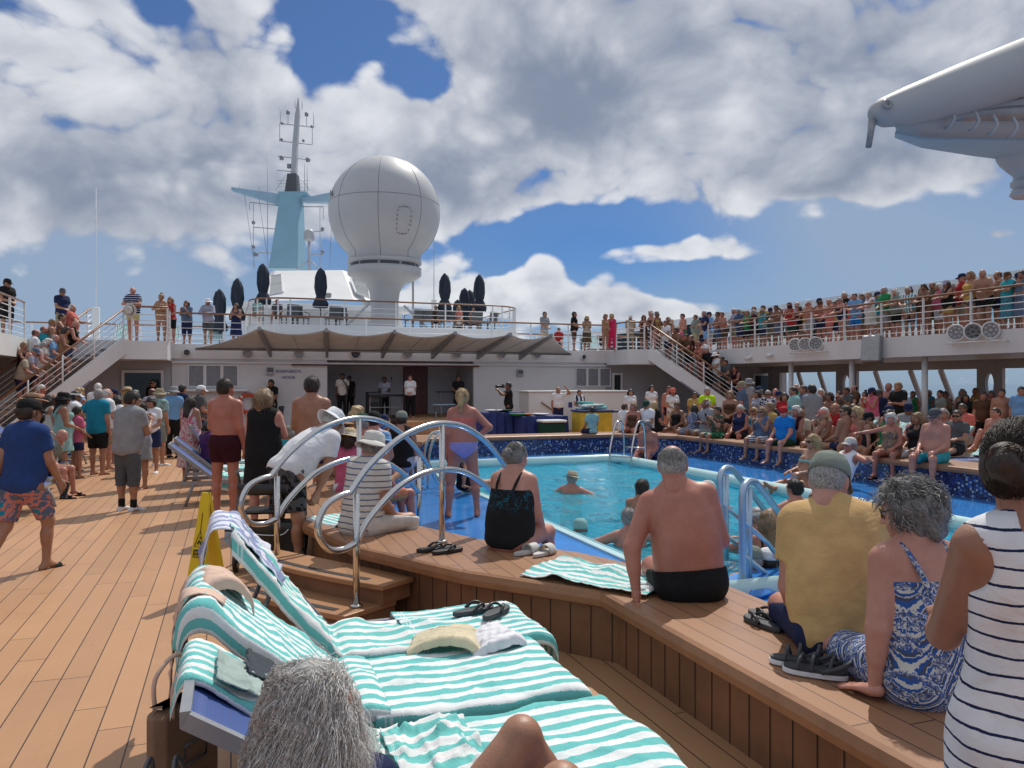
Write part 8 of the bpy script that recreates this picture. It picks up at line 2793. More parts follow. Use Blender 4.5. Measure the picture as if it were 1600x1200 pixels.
# ---------- starboard upper rail
RU = 'people leaning on the starboard upper rail'
T_ = ('tee',); 
def U(lab, px, top, **k):
	k.setdefault('arms', random.Random(px).choice(['rail', 'rail', 'rail2', 'clasp']))
	rel = k.pop('rel', -112+random.Random(px*3).uniform(-16, 20))
	k.setdefault('lean', random.Random(px*7).uniform(2, 12) if k['arms'] in ('rail', 'rail2') else 0)
	P(lab, rx(px, k.pop('X', 19.2)), top, rel, group=RU, **k)
U('person in a long blue dress at the right end of the upper rail', 1597, 422, sex='f', skin='brown', hair=('short', 'black'), clothes=[('dress', 'slate', 1.2)])
U('man in a patterned blue robe raising a hand to his face at the upper rail', 1575, 424, skin='tan', hair=HD, hat=('cap', 'brown'), clothes=[('tee', 'turq'), ('dress', ('floral', 'turq', 'slate', 14.0), 1.3)], arms=('rail', 'chin'))
U('shirtless grey haired man in dark trunks beside the yellow swimsuit', 1538, 421, skin='tan', hair=BA, clothes=[('trunks', 'black')], fat=.9, rel=-130)
U('woman in a yellow swimsuit on the upper deck', 1517, 423, sex='f', skin='tan', hair=('bob', 'sandy'), clothes=[('swim', 'yellow'), ('brief', 'dgrey')], fat=.7)
U('woman in a black top, yellow shorts and pale cap at the upper rail', 1481, 437, sex='f', skin='tan', hair=('bob', 'brown'), hat=('cap', 'lavender'), clothes=[('vest', 'black', -.12), ('trunks', 'mustard')], fat=.5)
U('dark haired woman in a brown swimsuit at the upper rail', 1447, 443, sex='f', skin='brown', hair=('pony', 'black'), clothes=[('swim', 'brown')], fat=.5)
U('person wrapped in an aqua striped towel at the upper rail', 1421, 448, skin='tan', hair=WH, clothes=[('tee', ('vstripe', 'white', 'turq', .09, .5), -.3), ('shorts', 'navy')])
U('white haired woman in a grey top right of the green tee', 1400, 452, sex='f', skin='pink', hair=('curly', 'white'), clothes=[('tee', 'greygreen'), ('shorts', 'black')])
U('man in a green tee at the upper rail', 1382, 448, skin='tan', hair=('crop', 'grey'), clothes=[('tee', 'green', -.13), ('shorts', 'grey')])
U('woman in a white sleeveless dress left of the green tee', 1360, 456, sex='f', skin='pink', hair=('short', 'grey'), clothes=[('vest', 'white'), ('skirt', 'offwhite', .9)])
U('dark haired person behind the white sleeveless dress', 1349, 459, X=19.7, skin='tan', hair=HB, clothes=[('tee', 'slate'), ('shorts', 'khaki')])
U('man in a bright blue shirt and long blue shorts at the upper rail', 1337, 458, skin='red', hair=HB, clothes=[('tee', 'skyblue', -.12), ('shorts', 'royal')])
U('woman in a navy swimsuit with sunglasses left of the bright blue shirt', 1316, 465, sex='f', skin='pink', hair=('short', 'grey'), clothes=[('swim', 'navy')], shades=True)
U('shirtless man in coral trunks at the upper rail', 1296, 467, skin='red', hair=BA, clothes=[('trunks', 'coral')], fat=.6)
U('sunburnt person in a cap left of the coral trunks', 1283, 470, X=19.6, skin='red', hair=HB, hat=('cap', 'brown'), clothes=[('trunks', 'navy')])
U('shirtless man in grey shorts wearing a white cap at the upper rail', 1265, 468, skin='red', hair=WH, hat=('cap', 'white'), clothes=[('shorts', 'grey')], fat=.6)
U('slim dark haired person half hidden left of the white cap', 1253, 481, X=19.7, sex='f', skin='tan', hair=('bob', 'dkbrown'), clothes=[('swim', 'black')])
U('woman in a red top and cap with a towel over the upper rail', 1237, 477, sex='f', skin='tan', hair=('pony', 'brown'), hat=('cap', 'maroon'), clothes=[('tank', 'red'), ('shorts', 'dkgreen')])
U('muscular bare backed man in navy shorts at the upper rail', 1216, 477, skin='brown', hair=HK, clothes=[('shorts', 'slate')])
U('person in a cap glimpsed behind the muscular man', 1206, 481, X=19.7, skin='tan', hair=HB, hat=('cap', 'navy'), clothes=[('tee', 'dgrey'), ('shorts', 'khaki')])
U('woman in a turquoise top with sunglasses on her grey hair', 1191, 484, sex='f', skin='tan', hair=('bob', 'sandy'), clothes=[('tee', 'turq'), ('shorts', 'navy')], shades=True)
U('woman in a dark maroon top with long hair left of the turquoise top', 1179, 484, sex='f', skin='tan', hair=('long', 'grey'), clothes=[('tee', 'maroon'), ('skirt', 'black', .8)])
U('person in a bright green tank top at the upper rail', 1169, 486, skin='tan', hair=HB, clothes=[('tank', 'green'), ('shorts', 'black')])
U('man in a blue tee with grey hair left of the green tank top', 1156, 483, skin='tan', hair=HS, clothes=[('tee', 'denim', -.12), ('shorts', 'navy')], fat=.7)
U('bare chested tanned man at the upper rail left of the blue tee', 1132, 488, skin='red', hair=HB, clothes=[('shorts', 'brown')], fat=.5)
U('bare chested man in denim shorts with dark hair at the upper rail', 1123, 487, skin='brown', hair=HK, clothes=[('shorts', 'denim')])
U('man in a navy tee and pale blue shorts at the upper rail', 1104, 486, skin='tan', hair=HS, clothes=[('tee', 'navy'), ('shorts', 'skyblue')])
U('man in a grey green tee with folded arms at the upper rail', 1087, 492, skin='tan', hair=HB, clothes=[('tee', 'greygreen'), ('shorts', 'khaki')], arms='cross')
U('bare chested dark haired man left of the grey green tee', 1067, 490, skin='red', hair=HK, clothes=[('shorts', 'olive')], arms='cross')
U('fair haired woman in a tan swimsuit at the head of the right stairs', 1049, 499, sex='f', skin='tan', hair=('bob', 'blonde'), clothes=[('swim', 'tan')])
FU = 'people on the starboard forward landing'
for lab, px, top, y, kw in (
	('man in a dark green cap and brown shirt on the forward landing', 1027, 494, 28.4, dict(skin='red', hair=HD, hat=('cap', 'dkgreen'), clothes=[('tee', 'brown'), ('shorts', 'khaki')], arms='rail2')),
	('woman in a brown dress leaning on the forward landing rail', 1006, 495, 28.2, dict(sex='f', skin='tan', hair=('bob', 'dkbrown'), clothes=[('dress', 'brown', .9)], arms='rail2')),
	('man in a tan shirt and white cap on the forward landing', 985, 495, 28.4, dict(skin='tan', hair=HS, hat=('cap', 'white'), clothes=[('tee', 'beige'), ('shorts', 'khaki')], arms='clasp', shades=True)),
	('woman in a hot pink jumpsuit seen from behind on the forward landing', 956, 491, 28.6, dict(sex='f', skin='tan', hair=('curly', 'blonde'), clothes=[('tank', 'hotpink'), ('pants', 'hotpink')], arms='hang', rel=10)),
	('blonde woman in a tan swimsuit embracing the hot pink jumpsuit', 946, 492, 28.5, dict(sex='f', skin='tan', hair=('curly', 'sandy'), clothes=[('swim', 'tan')], arms='clasp', rel=150)),
	('woman in a straw hat and patterned wrap on the forward deck', 917, 494, 29.9, dict(sex='f', skin='tan', hair=('bob', 'sandy'), hat=('straw', 'straw'), clothes=[('tee', 'beige'), ('skirt', ('floral', 'brown', 'olive', 14.0), 1.2)], arms='chin')),
	('man in a black shirt talking to the woman in the straw hat', 897, 487, 30.0, dict(skin='tan', hair=HD, clothes=[('tee', 'black', -.13), ('shorts', 'brown')], arms='clasp', rel=100, fat=.5)),
	('man in a grey shirt standing alone right of the awning', 851, 487, 30.6, dict(skin='tan', hair=HD, clothes=[('tee', 'grey', -.13), ('shorts', 'beige')], arms='clasp', rel=140)),
	('person in a red top sitting low behind the forward rail', 873, 521, 31.6, dict(pose='sit', skin='red', hair=HD, clothes=[('tee', 'red'), ('shorts', 'black')], arms='lap'))):
	kw.setdefault('rel', 185)
	rel = kw.pop('rel')
	z_ = ZU+(.36 if kw.get('pose') else 0)
	P(lab, ry(px, y, z_), top, rel, group=FU, **kw)
# ---------- right staircase
SR = 'people lining the right staircase'
def st_r(t, o):
	p = st_l(t, o); return (2*CX-p[0], p[1], p[2])
def on_r(px, o=.35):
	best = min((abs(800+F*((p[0]*CY-p[1]*SY)/DEP(p[0], p[1]))-px), t) for t in np.linspace(-.1, 1, 111) for p in [st_r(t, o)])
	return st_r(best[1], o)
for lab, px, top, o, kw in (
	('white haired person at the top of the right stairs', 1021, 509, .4, dict(sex='f', skin='pink', hair=('curly', 'white'), clothes=[('swim', 'brown')])),
	('person in a white tee on the upper right stairs', 1043, 520, .5, dict(skin='tan', hair=HB, clothes=[('tee', 'white'), ('shorts', 'navy')])),
	('tanned person with dark hair on the right stairs below the white tee', 1060, 527, .4, dict(skin='brown', hair=HK, clothes=[('shorts', 'olive')])),
	('person in a brown top on the right stairs', 1076, 543, .4, dict(skin='red', hair=HD, clothes=[('tee', 'brown'), ('shorts', 'black')])),
	('red haired woman in a pinkish swimsuit on the right stairs', 1094, 546, .7, dict(sex='f', skin='red', hair=('bob', 'red'), clothes=[('swim', 'salmon')])),
	('person in a black robe with a white scarf on the right stairs', 1108, 563, .6, dict(skin='pink', hair=HS, clothes=[('long', 'black'), ('pants', 'black')])),
	('woman in a white sun hat and white shirt on the right stairs', 1120, 577, .6, dict(sex='f', skin='tan', hair=('bob', 'brown'), hat=('sun', 'white', 'white'), clothes=[('tee', 'white'), ('shorts', 'dgrey')])),
	('dark clad person low on the right stairs', 1137, 590, .6, dict(skin='tan', hair=HD, clothes=[('tee', 'dgrey'), ('shorts', 'black')])),
	('man with bare arms at the foot of the right stairs', 1152, 602, .6, dict(skin='red', hair=HD, clothes=[('tank', 'maroon'), ('shorts', 'navy')]))):
	P(lab, on_r(px, o), top, -120, arms='rail', lean=12, h=1.70, group=SR, **kw)
# ---------- starboard main deck, standing
SD = 'crowd standing on the starboard deck'
for lab, px, top, d, rel, kw in (
	('dark haired person in white beside the bar end', 985, 608, 25.0, 170, dict(sex='f', skin='pink', hair=('bob', 'black'), clothes=[('tee', 'white'), ('shorts', 'navy')])),
	('dark haired woman in a white top under the stairs', 1018, 602, 28.0, 175, dict(sex='f', skin='pink', hair=('long', 'black'), clothes=[('tee', 'white'), ('pants', 'black')])),
	('woman in a white top and pale shorts with a cap under the right stairs', 1051, 606, 24.5, 175, dict(sex='f', skin='tan', hair=('bob', 'brown'), hat=('cap', 'coral'), clothes=[('tee', 'white'), ('trunks', 'beige')], arms='clasp')),
	('tanned man behind the woman in pale shorts', 1045, 603, 26.0, 175, dict(skin='red', hair=HB, clothes=[('trunks', 'maroon')])),
	('person in a mustard top left of the neon yellow shirt', 1085, 614, 23.5, 175, dict(skin='brown', hair=HK, clothes=[('tee', 'mustard'), ('shorts', 'black')], arms='clasp')),
	('man in a neon yellow tee standing with folded arms', 1105, 605, 21.8, 180, dict(skin='pink', hair=HS, clothes=[('tee', 'lime', -.12), ('shorts', 'grey')], arms='cross')),
	('long haired woman in a brown swimsuit right of the neon yellow tee', 1141, 610, 19.5, -150, dict(sex='f', skin='tan', hair=('long', 'sandy'), clothes=[('swim', 'brown'), ('wrap', 'black', 1.0)], arms='clasp')),
	('man in a slate blue tee and pale cap at the foot of the stairs', 1160, 595, 21.0, -70, dict(skin='pink', hair=HS, hat=('cap', 'khaki'), clothes=[('tee', 'slate', -.12), ('shorts', 'navy')], arms='clasp')),
	('person in a grey sun hat behind the slate blue tee', 1171, 590, 24.0, -90, dict(skin='tan', hair=HS, hat=('bucket', 'grey'), clothes=[('tee', 'grey'), ('shorts', 'black')])),
	('woman in a pale tee right of the stair foot', 1184, 610, 21.5, -120, dict(sex='f', skin='tan', hair=('bob', 'dkbrown'), clothes=[('tee', 'lavender'), ('shorts', 'black')])),
	('grey haired woman in a black and white floral top', 1200, 609, 20.5, -160, dict(sex='f', skin='tan', hair=('short', 'grey'), clothes=[('tee', ('floral', 'navy', 'white', 18.0)), ('capri', 'navy')], shades=True, arms='clasp')),
	('red faced bare shouldered man behind the floral top', 1212, 606, 21.5, -140, dict(skin='red', hair=BA, clothes=[('trunks', 'navy')], arms='phone')),
	('woman in a red tee with dark hair left of the teal graphic tee', 1226, 613, 19.0, -150, dict(sex='f', skin='tan', hair=('bob', 'black'), clothes=[('tee', 'red'), ('shorts', 'black')])),
	('dark haired man in a teal tee with pale print', 1241, 603, 18.4, -80, dict(skin='tan', hair=HD, clothes=[('tee', ('hstripe', 'turq', 'aqua', .4, .8), -.12), ('shorts', 'navy')], arms='clasp')),
	('man half hidden between the teal tee and the big grey tee', 1256, 601, 20.0, -100, dict(skin='tan', hair=HB, clothes=[('tee', 'slate'), ('shorts', 'khaki')])),
	('big man in a grey tee standing with his back turned', 1269, 599, 17.2, -20, dict(skin='brown', hair=HK, clothes=[('tee', 'grey', -.13), ('shorts', 'dgrey')], arms='clasp', fat=.9)),
	('dark haired woman in an orange bikini under the gallery', 1297, 612, 18.5, -120, dict(sex='f', skin='brown', hair=('bob', 'black'), clothes=[('bikini', 'brown')], arms='phone')),
	('silhouetted person with raised arms beside the white pillar', 1323, 604, 22.5, -110, dict(skin='brown', hair=HK, clothes=[('tee', 'dgrey'), ('shorts', 'black')], arms='phone')),
	('person with dark bun silhouetted against the sea window', 1352, 611, 22.5, -110, dict(sex='f', skin='tan', hair=('topbun', 'black'), clothes=[('tee', 'beige'), ('shorts', 'khaki')])),
	('man in a navy tee and dark cap at the sea windows', 1374, 608, 22.0, -120, dict(skin='tan', hair=HD, hat=('cap', 'dgrey'), clothes=[('tee', 'navy'), ('shorts', 'black')], fat=.7)),
	('man in a grey tee and cap at the sea windows', 1396, 609, 22.2, -120, dict(skin='tan', hair=HD, hat=('cap', 'grey'), clothes=[('tee', 'dgrey'), ('shorts', 'black')])),
	('long haired woman in grey right of the two capped men', 1412, 609, 22.0, -130, dict(sex='f', skin='tan', hair=('long', 'brown'), clothes=[('tee', 'lavender'), ('shorts', 'black')])),
	('man with flat topped hair in an olive tee at the window', 1470, 609, 21.5, -90, dict(skin='tan', hair=HK, clothes=[('tee', 'greygreen'), ('shorts', 'black')], hy=-20)),
	('dark woman in black by the window left of the dark bun', 1508, 616, 20.0, -160, dict(sex='f', skin='brown', hair=('bob', 'black'), clothes=[('tee', 'black'), ('shorts', 'black')])),
	('dark haired man in front of the oval window', 1536, 611, 19.5, -160, dict(skin='tan', hair=HD, clothes=[('tee', 'brown'), ('shorts', 'black')])),
	('bare shouldered man right of the oval window', 1565, 606, 19.0, -150, dict(skin='tan', hair=HD, clothes=[('trunks', 'black')])),
	('man in a pale blue shirt at the right edge by the window', 1596, 603, 18.5, -150, dict(skin='tan', hair=HD, clothes=[('tee', 'skyblue'), ('shorts', 'navy')]))):
	kw.setdefault('arms', 'hang')
	P(lab, dd_(px, d), top, rel, group=SD, **kw)
# ---------- sitting on the starboard bench
BS = 'people sitting along the far side of the pool'
XB = 10.78
def bx(px, z=.452, X=XB): return (X, AX(px, X), z)
for lab, at, top, rel, kw in (
	('woman in a tan bikini sitting at the far corner of the bench', (AY(990, 17.75), 17.75, .452), 629, -150, dict(sex='f', skin='red', hair=('bob', 'sandy'), clothes=[('swim', 'brown')], arms='knee')),
	('man in a white tee and dark green cap sitting beside the tan bikini', (AY(1011, 17.6), 17.6, .452), 625, -130, dict(skin='tan', hair=HS, hat=('cap', 'dkgreen'), clothes=[('tee', 'white'), ('shorts', 'black')], arms='lap')),
	('person in white sitting behind the tan bikini', (AY(977, 18.1), 18.15, .452), 640, 60, dict(skin='tan', hair=HB, clothes=[('tee', 'white'), ('shorts', 'navy')], arms='lap')),
	('blonde woman sitting behind the man in the green cap', (AY(1024, 18.15), 18.2, .452), 627, 60, dict(sex='f', skin='pink', hair=('long', 'blonde'), clothes=[('tee', 'black'), ('shorts', 'black')], arms='lap')),
	('person in a blue and white floral shirt sitting with back to the pool', bx(1085, .452, 10.9), 632, -40, dict(sex='f', skin='tan', hair=('bob', 'dkbrown'), clothes=[('tee', ('floral', 'slate', 'lavender', 16.0)), ('dress', ('floral', 'slate', 'lavender', 16.0), .9)], arms='phone', fat=.8, legs='cross')),
	('man in a green tropical shirt and shorts sitting on the bench', bx(1122), 634, -110, dict(skin='tan', hair=HD, clothes=[('tee', ('floral', 'dkgreen', 'olive', 17.0, 'coral')), ('shorts', ('floral', 'dkgreen', 'green', 13.0, 'white'))], arms='phone', fat=.4)),
	('person reclining with raised knees behind the tropical shirt', (11.9, AX(1155, 11.9), .40), 648, -110, dict(skin='tan', hair=HD, clothes=[('trunks', 'dkgreen')], arms='lap', legs='up', lean=-20)),
	('woman in sunglasses and teal swimwear reclining on a lounger', (12.4, AX(1172, 12.4), .40), 650, -120, dict(sex='f', skin='tan', hair=('bob', 'blonde'), clothes=[('swim', 'teal')], arms='lap', legs='up', lean=-20, shades=True)),
	('long haired woman in dark top with a striped skirt, sunglasses on', bx(1192), 635, -125, dict(sex='f', skin='tan', hair=('long', 'sandy'), clothes=[('vest', 'slate'), ('skirt', ('hstripe', 'navy', 'white', .05, .6), .9)], arms='phone', shades=True)),
	('man in a bright blue polo and red hat sitting on the bench', bx(1228), 634, -125, dict(skin='pink', hair=('crop', 'grey'), hat=('bandana', 'red'), clothes=[('tee', 'royal', -.09), ('shorts', 'dkgreen')], arms='knee', fat=.95, hy=-15, lean=5)),
	('woman in a pale pink cap and bikini sitting with back half turned', bx(1287, .452, 11.0), 644, -60, dict(sex='f', skin='tan', hair=('pony', 'blonde'), hat=('cap', 'salmon'), clothes=[('bikini', 'beige')], arms='chin')),
	('bare backed dark haired man with sunglasses sitting on the bench', bx(1322, .452, 11.0), 632, -30, dict(skin='tan', hair=HD, clothes=[('trunks', 'navy')], arms='lap', fat=.5, hy=-50, shades=True)),
	('woman in a black swimsuit and black visor cap sitting on the bench', bx(1359, .452, 10.95), 644, -40, dict(sex='f', skin='tan', hair=('short', 'dkbrown'), hat=('cap', 'black'), clothes=[('swim', 'black')], arms='prop', hy=-50)),
	('white haired woman in a patterned bikini sitting on the bench', bx(1393), 646, -135, dict(sex='f', skin='red', hair=('curly', 'white'), clothes=[('swim', ('floral', 'dgrey', 'tan', 30.0))], arms=('lap', 'out'), shoes=('slide', 'black'), fat=.5)),
	('red haired woman in dark swimsuit and sunglasses beside the white haired woman', (11.6, AX(1437, 11.6), .42), 648, -140, dict(sex='f', skin='red', hair=('bob', 'red'), clothes=[('swim', 'black')], arms='lap', shades=True)),
	('shirtless older man in a grey cap sitting on the bench, right', bx(1462), 636, -125, dict(skin='pink', hair=HS, hat=('cap', 'dgrey'), clothes=[('shorts', 'turq')], arms='lap', fat=.8, shoes=('slide', 'black'))),
	('person with dark glasses reclining behind the grey cap', (13.0, AX(1490, 13.0), .40), 640, -130, dict(skin='tan', hair=HD, clothes=[('tee', 'dgrey'), ('shorts', 'black')], arms='lap', legs='long', lean=-20, shades=True)),
	('red haired person lying on a lounger behind the white haired woman', (12.9, AX(1425, 12.9), .40), 645, -130, dict(sex='f', skin='red', hair=('bob', 'red'), clothes=[('swim', 'navy')], arms='lap', legs='up', lean=-25)),
	('person in a pink hat lying on a lounger under a dark cover', (12.6, AX(1240, 12.6), .40), 643, -130, dict(skin='pink', hair=HB, hat=('cap', 'salmon'), clothes=[('tee', 'black'), ('pants', 'black')], arms='lap', legs='long', lean=-25)),
	('person with a phone sitting on a lounger beside the slate blue tee', (13.5, AX(1140, 13.5), .40), 640, -130, dict(skin='tan', hair=HB, clothes=[('trunks', 'black')], arms='lap', legs='up', lean=-10)),
	('grey haired bather sitting on the ledge with feet over the pool rim', (9.1, 15.6, .0), 654, -150, dict(skin='red', hair=('curly', 'salt'), clothes=[('trunks', 'navy')], arms='lap', legs='ledge', lean=10, bend=10, h=1.75)),
	('blonde woman in sunglasses and bikini reclining on the blue ledge', (8.95, AX(1262, 8.95), .0), 677, -112, dict(sex='f', skin='tan', hair=('long', 'blonde'), clothes=[('bikini', 'aqua', 'navy')], arms='lap', legs='long', lean=-14, shades=True)),
	('man in a cream cap, white tee and pink shorts reclining on the blue ledge', (9.55, AX(1310, 9.55), .0), 682, -112, dict(skin='red', hair=HS, hat=('cap', 'offwhite'), clothes=[('vest', 'white', .05), ('trunks', 'coral')], arms=('out', 'propback'), legs='long', lean=-30, fat=.6))):
	P(lab, at, top, rel, pose='sit', group=BS, **kw)
# ---------- in the pool
BP = 'bathers in the pool'
for lab, px, d, top, rel, kw in (
	('bather in a straw hat with dark band in the middle of the pool', 893, 12.6, 733, 30, dict(skin='pink', hair=HS, hat=('straw', 'straw', 'slate'), sub=.40)),
	('bather in a teal swim cap hugging the near pool edge', 908, 9.3, 806, -10, dict(sex='f', skin='tan', hair=('none', 'grey'), hat=('beanie', 'aqua'), clothes=[('swim', 'greygreen')], arms=('phone', 'hang'))),
	('grey haired man seen from behind in the pool with arms spread', 985, 8.5, 788, -6, dict(skin='pink', hair=('crop', 'grey'), clothes=[('trunks', 'navy')], arms=('swim', 'swim'), fat=.5)),
	('man holding a dark phone up above the water behind the balding head', 1004, 9.8, 744, 15, dict(skin='tan', hair=HD, clothes=[('trunks', 'black')], arms=('phone', 'hang'))),
	('short haired grey bather between the balding head and the white visor', 1073, 11.4, 748, 10, dict(sex='f', skin='pink', hair=('short', 'salt'), clothes=[('swim', ('floral', 'navy', 'white', 20.0))], arms='swim')),
	('woman with dark ponytail in a cream cap seen from behind in the pool', 1106, 10.6, 748, -8, dict(sex='f', skin='pink', hair=('pony', 'dkbrown'), hat=('cap', 'offwhite'), clothes=[('swim', 'dkgreen')], arms='swim', hy=-30)),
	('young dark haired man in the pool near the stair rail', 1243, 9.4, 744, -30, dict(skin='pink', hair=HK, clothes=[('trunks', 'black')], arms='swim')),
	('red haired bather low in the water left of the grey green cap', 1274, 8.8, 768, 20, dict(sex='f', skin='tan', hair=('curly', 'red'), clothes=[('swim', 'navy')], arms='swim', sub=.3)),
	('woman with long blonde wet hair seen from behind in the pool', 1202, 7.6, 791, 8, dict(sex='f', skin='red', hair=('long', 'sandy'), clothes=[('swim', 'black')], arms='swim')),
	('bather in a white visor in front of the wet blonde hair', 1186, 8.4, 787, -60, dict(sex='f', skin='pink', hair=('short', 'grey'), hat=('visor', 'offwhite'), clothes=[('swim', 'navy')], arms='swim')),
	('bather in a grey green cap close to the stair rails', 1176, 6.9, 848, 20, dict(skin='pink', hair=('crop', 'grey'), hat=('cap', 'greygreen'), clothes=[('trunks', 'navy')], arms='hang')),
	('bather in a white cap close to the stair rails, right one', 1199, 7.0, 851, 30, dict(skin='pink', hair=('crop', 'dkbrown'), hat=('cap', 'white', 'dgrey'), clothes=[('trunks', 'black')], arms='hang')),
	('white haired bather just right of the grey green cap of the yellow shirt', 1362, 7.6, 787, 0, dict(skin='pink', hair=('none', 'white'), hat=('beanie', 'offwhite'), clothes=[('trunks', 'navy')], arms='hang'))):
	x, y = D_(px, d)
	zt = ZAT(top, x, y)
	kw.pop('sub', None)
	kw.setdefault('clothes', [('trunks', 'navy')]); kw.setdefault('arms', 'swim')
	P(lab, (x, y, zt-1.68), top, rel, group=BP, h=1.66, **kw)

# ---------- fuller rows behind: each one different in clothes and hair
def filler(n, where, place, seed, grp, rel, arms_, xs, top=None, hh=None, pose='stand', legs=None):
	r = random.Random(seed); used = set()
	tops = ['white', 'navy', 'grey', 'teal', 'black', 'beige', 'red', 'skyblue', 'turq', 'maroon', 'olive', 'coral', 'lavender', 'brown', 'green', 'denim', 'pink', 'mustard']
	names = {'skyblue': 'pale blue', 'turq': 'turquoise', 'denim': 'denim blue'}
	for k in range(n):
		while True:
			sx = r.choice('mf'); bare = sx == 'm' and r.random() < .35
			c = r.choice(tops); hc = r.choice(['grey', 'white', 'black', 'brown', 'blonde', 'sandy', 'salt'])
			ht = r.choice([None, None, None, None, 'cap'])
			key = (sx, bare, c, ht, hc if ht is None else 0)
			if key not in used: used.add(key); break
		cn = names.get(c, c)
		hn = {'salt': 'greying', 'sandy': 'sandy'}.get(hc, hc)
		who = 'man' if sx == 'm' else 'woman'
		wear = ('shirtless %s in %s trunks' % (who, cn)) if bare else ('%s in %s %s' % (who, cn, 'tee' if sx == 'm' else 'swimsuit' if k % 3 == 0 else 'top'))
		lab = '%s %s, %s' % (wear, ('in navy cap') if ht else 'with %s hair' % hn, place)
		cl = [('trunks', c)] if bare else [('tee', c, -.1), ('shorts', r.choice(['navy', 'black', 'khaki', 'grey']))] if sx == 'm' else ([('swim', c)] if k % 3 == 0 else [('tank', c), ('shorts', r.choice(['navy', 'white', 'black']))])
		hat = {None: None, 'cap': ('cap', 'navy'), 'sun': ('sun', 'offwhite', 'brown'), 'straw': ('straw', 'straw', 'black')}[ht]
		at = where(k, r)
		h_ = r.uniform(1.58, 1.82) if sx == 'm' else r.uniform(1.52, 1.68)
		P(lab, at, 600, rel+r.uniform(-28, 28), pose=pose, legs=legs, sex=sx, skin=r.choice(['pink', 'tan', 'red', 'tan', 'brown']), hair=((('short' if r.random() < .6 else 'balding') if sx == 'm' else r.choice(['bob', 'short', 'long', 'curly'])), hc), hat=hat, clothes=cl, arms=r.choice(arms_), h=h_, group=grp)
filler(30, lambda k, r: rx(1592-17.2*k+r.uniform(-4, 4), 19.75+r.uniform(-.1, .25)), 'second row behind the starboard upper rail', 3, RU, -112, ['clasp', 'cross', 'hang', 'phone'], None)
filler(16, lambda k, r: dd_(1192+24*k+r.uniform(-6, 6), 22.5+r.uniform(-1.5, 2.5)), 'back of the starboard deck crowd', 5, SD, -120, ['clasp', 'hang', 'cross', 'phone'], None)
filler(9, lambda k, r: (lambda p: (p[0], p[1], .452))((11.05+r.uniform(-.05, .2), AX(1062+46*k+r.uniform(-8, 8), 11.1))), 'second row on the starboard bench', 7, BS, -115, ['lap', 'knee', 'cross'], None, pose='sit')
filler(9, lambda k, r: dd_(1215+42*k+r.uniform(-8, 8), 16.5+r.uniform(-.8, 1.2), .38), 'lying back on a starboard lounger', 9, BS, -120, ['lap', 'clasp'], None, pose='sit', legs='up')
filler(7, lambda k, r: on_r(1026+18*k+r.uniform(-4, 4), 1.15), 'far side of the right staircase', 11, SR, -120, ['rail', 'clasp', 'cross'], None)
filler(6, lambda k, r: on_l(36+15*k+r.uniform(-3, 3), 1.25), 'far side of the left staircase', 13, SL, 80, ['rail', 'clasp'], None)
filler(10, lambda k, r: dd_(70+27*k+r.uniform(-7, 7), 18.0+r.uniform(-1, 2.5)), 'back of the port deck crowd', 15, LC, 25, ['clasp', 'hang', 'phone', 'cross'], None)
0 and filler(8, lambda k, r: (PX0+.75+r.uniform(-.2, .5), 6.0+1.05*k+r.uniform(-.3, .3), -1.42), 'standing in the water along the near pool edge', 17, BP, 20, ['swim', 'cross'], None)

# ---------- things held or worn by the people
def held(name, label, cat, root, hand, prims, mat, rot=(0, 0, 0)):
	J = root_J[root.name]
	bpy.context.view_layer.update()
	p = root.matrix_world @ Vector(J['W', hand])
	return p
bpy.context.view_layer.update()
p = (ph.matrix_world @ Vector(root_J[ph.name]['M4'] @ Vector((0, .17, .01))))
cm = thing('photo_camera', 'black camera with long lens held up by the photographer in black', 'camera', tuple(p), ph.rotation_euler.z)
mb = MB(); mb.rbox(-.08, -.05, -.05, .08, .04, .06, .012); mb.rbox(-.03, -.045, .06, .03, .035, .09, .01); mb.build('camera_body', M_black, cm)
mb = MB(); mb.lathe([(.0, 0), (.038, 0), (.04, .12), (.052, .14), (.052, .24), (.045, .24), (.04, .23), (0, .23)], (0, 0, 0), 18, Matrix.Translation((0, .03, 0)) @ Matrix.Rotation(R(-90), 4, 'X')); mb.build('lens', M_black, cm)
def phone(label, name_part, rootlabel, hand=1, dz=.06):
	for o in COL.objects:
		if o.get('label') == rootlabel:
			J = root_J[o.name]
			W_ = Vector(J['W', hand]); 
			dirf = Vector(nrm(J['W', hand]-J['E', hand]))
			p = o.matrix_world @ (W_+dirf*.11)
			t_ = thing('mobile_phone', label, 'phone', tuple(p), o.rotation_euler.z)
			M_ = Matrix.Rotation(R(-20), 4, 'X')
			mb = MB(); mb.rbox(-.037, -.005, -.075, .037, .005, .075, .004, M_); b = mb.build('case', M_black, t_)
			mb = MB(); mb.rbox(-.033, -.0065, -.07, .033, -.0052, .07, .0005, M_); mb.build('screen', M_darkglass, t_)
phone('dark mobile phone held up by the man in the pool', '', 'man holding a dark phone up above the water behind the balding head', -1)
phone('mobile phone held by the blonde woman in the black dress', '', 'blonde woman in a black sleeveless dress looking at her phone', 1)
phone('mobile phone held by the man in the green tropical shirt', '', 'man in a green tropical shirt and shorts sitting on the bench', 1)
phone('dark mobile phone in the hand of the walking man', '', 'man in a navy tee and flamingo pattern shorts walking on the left, black cap', 1)
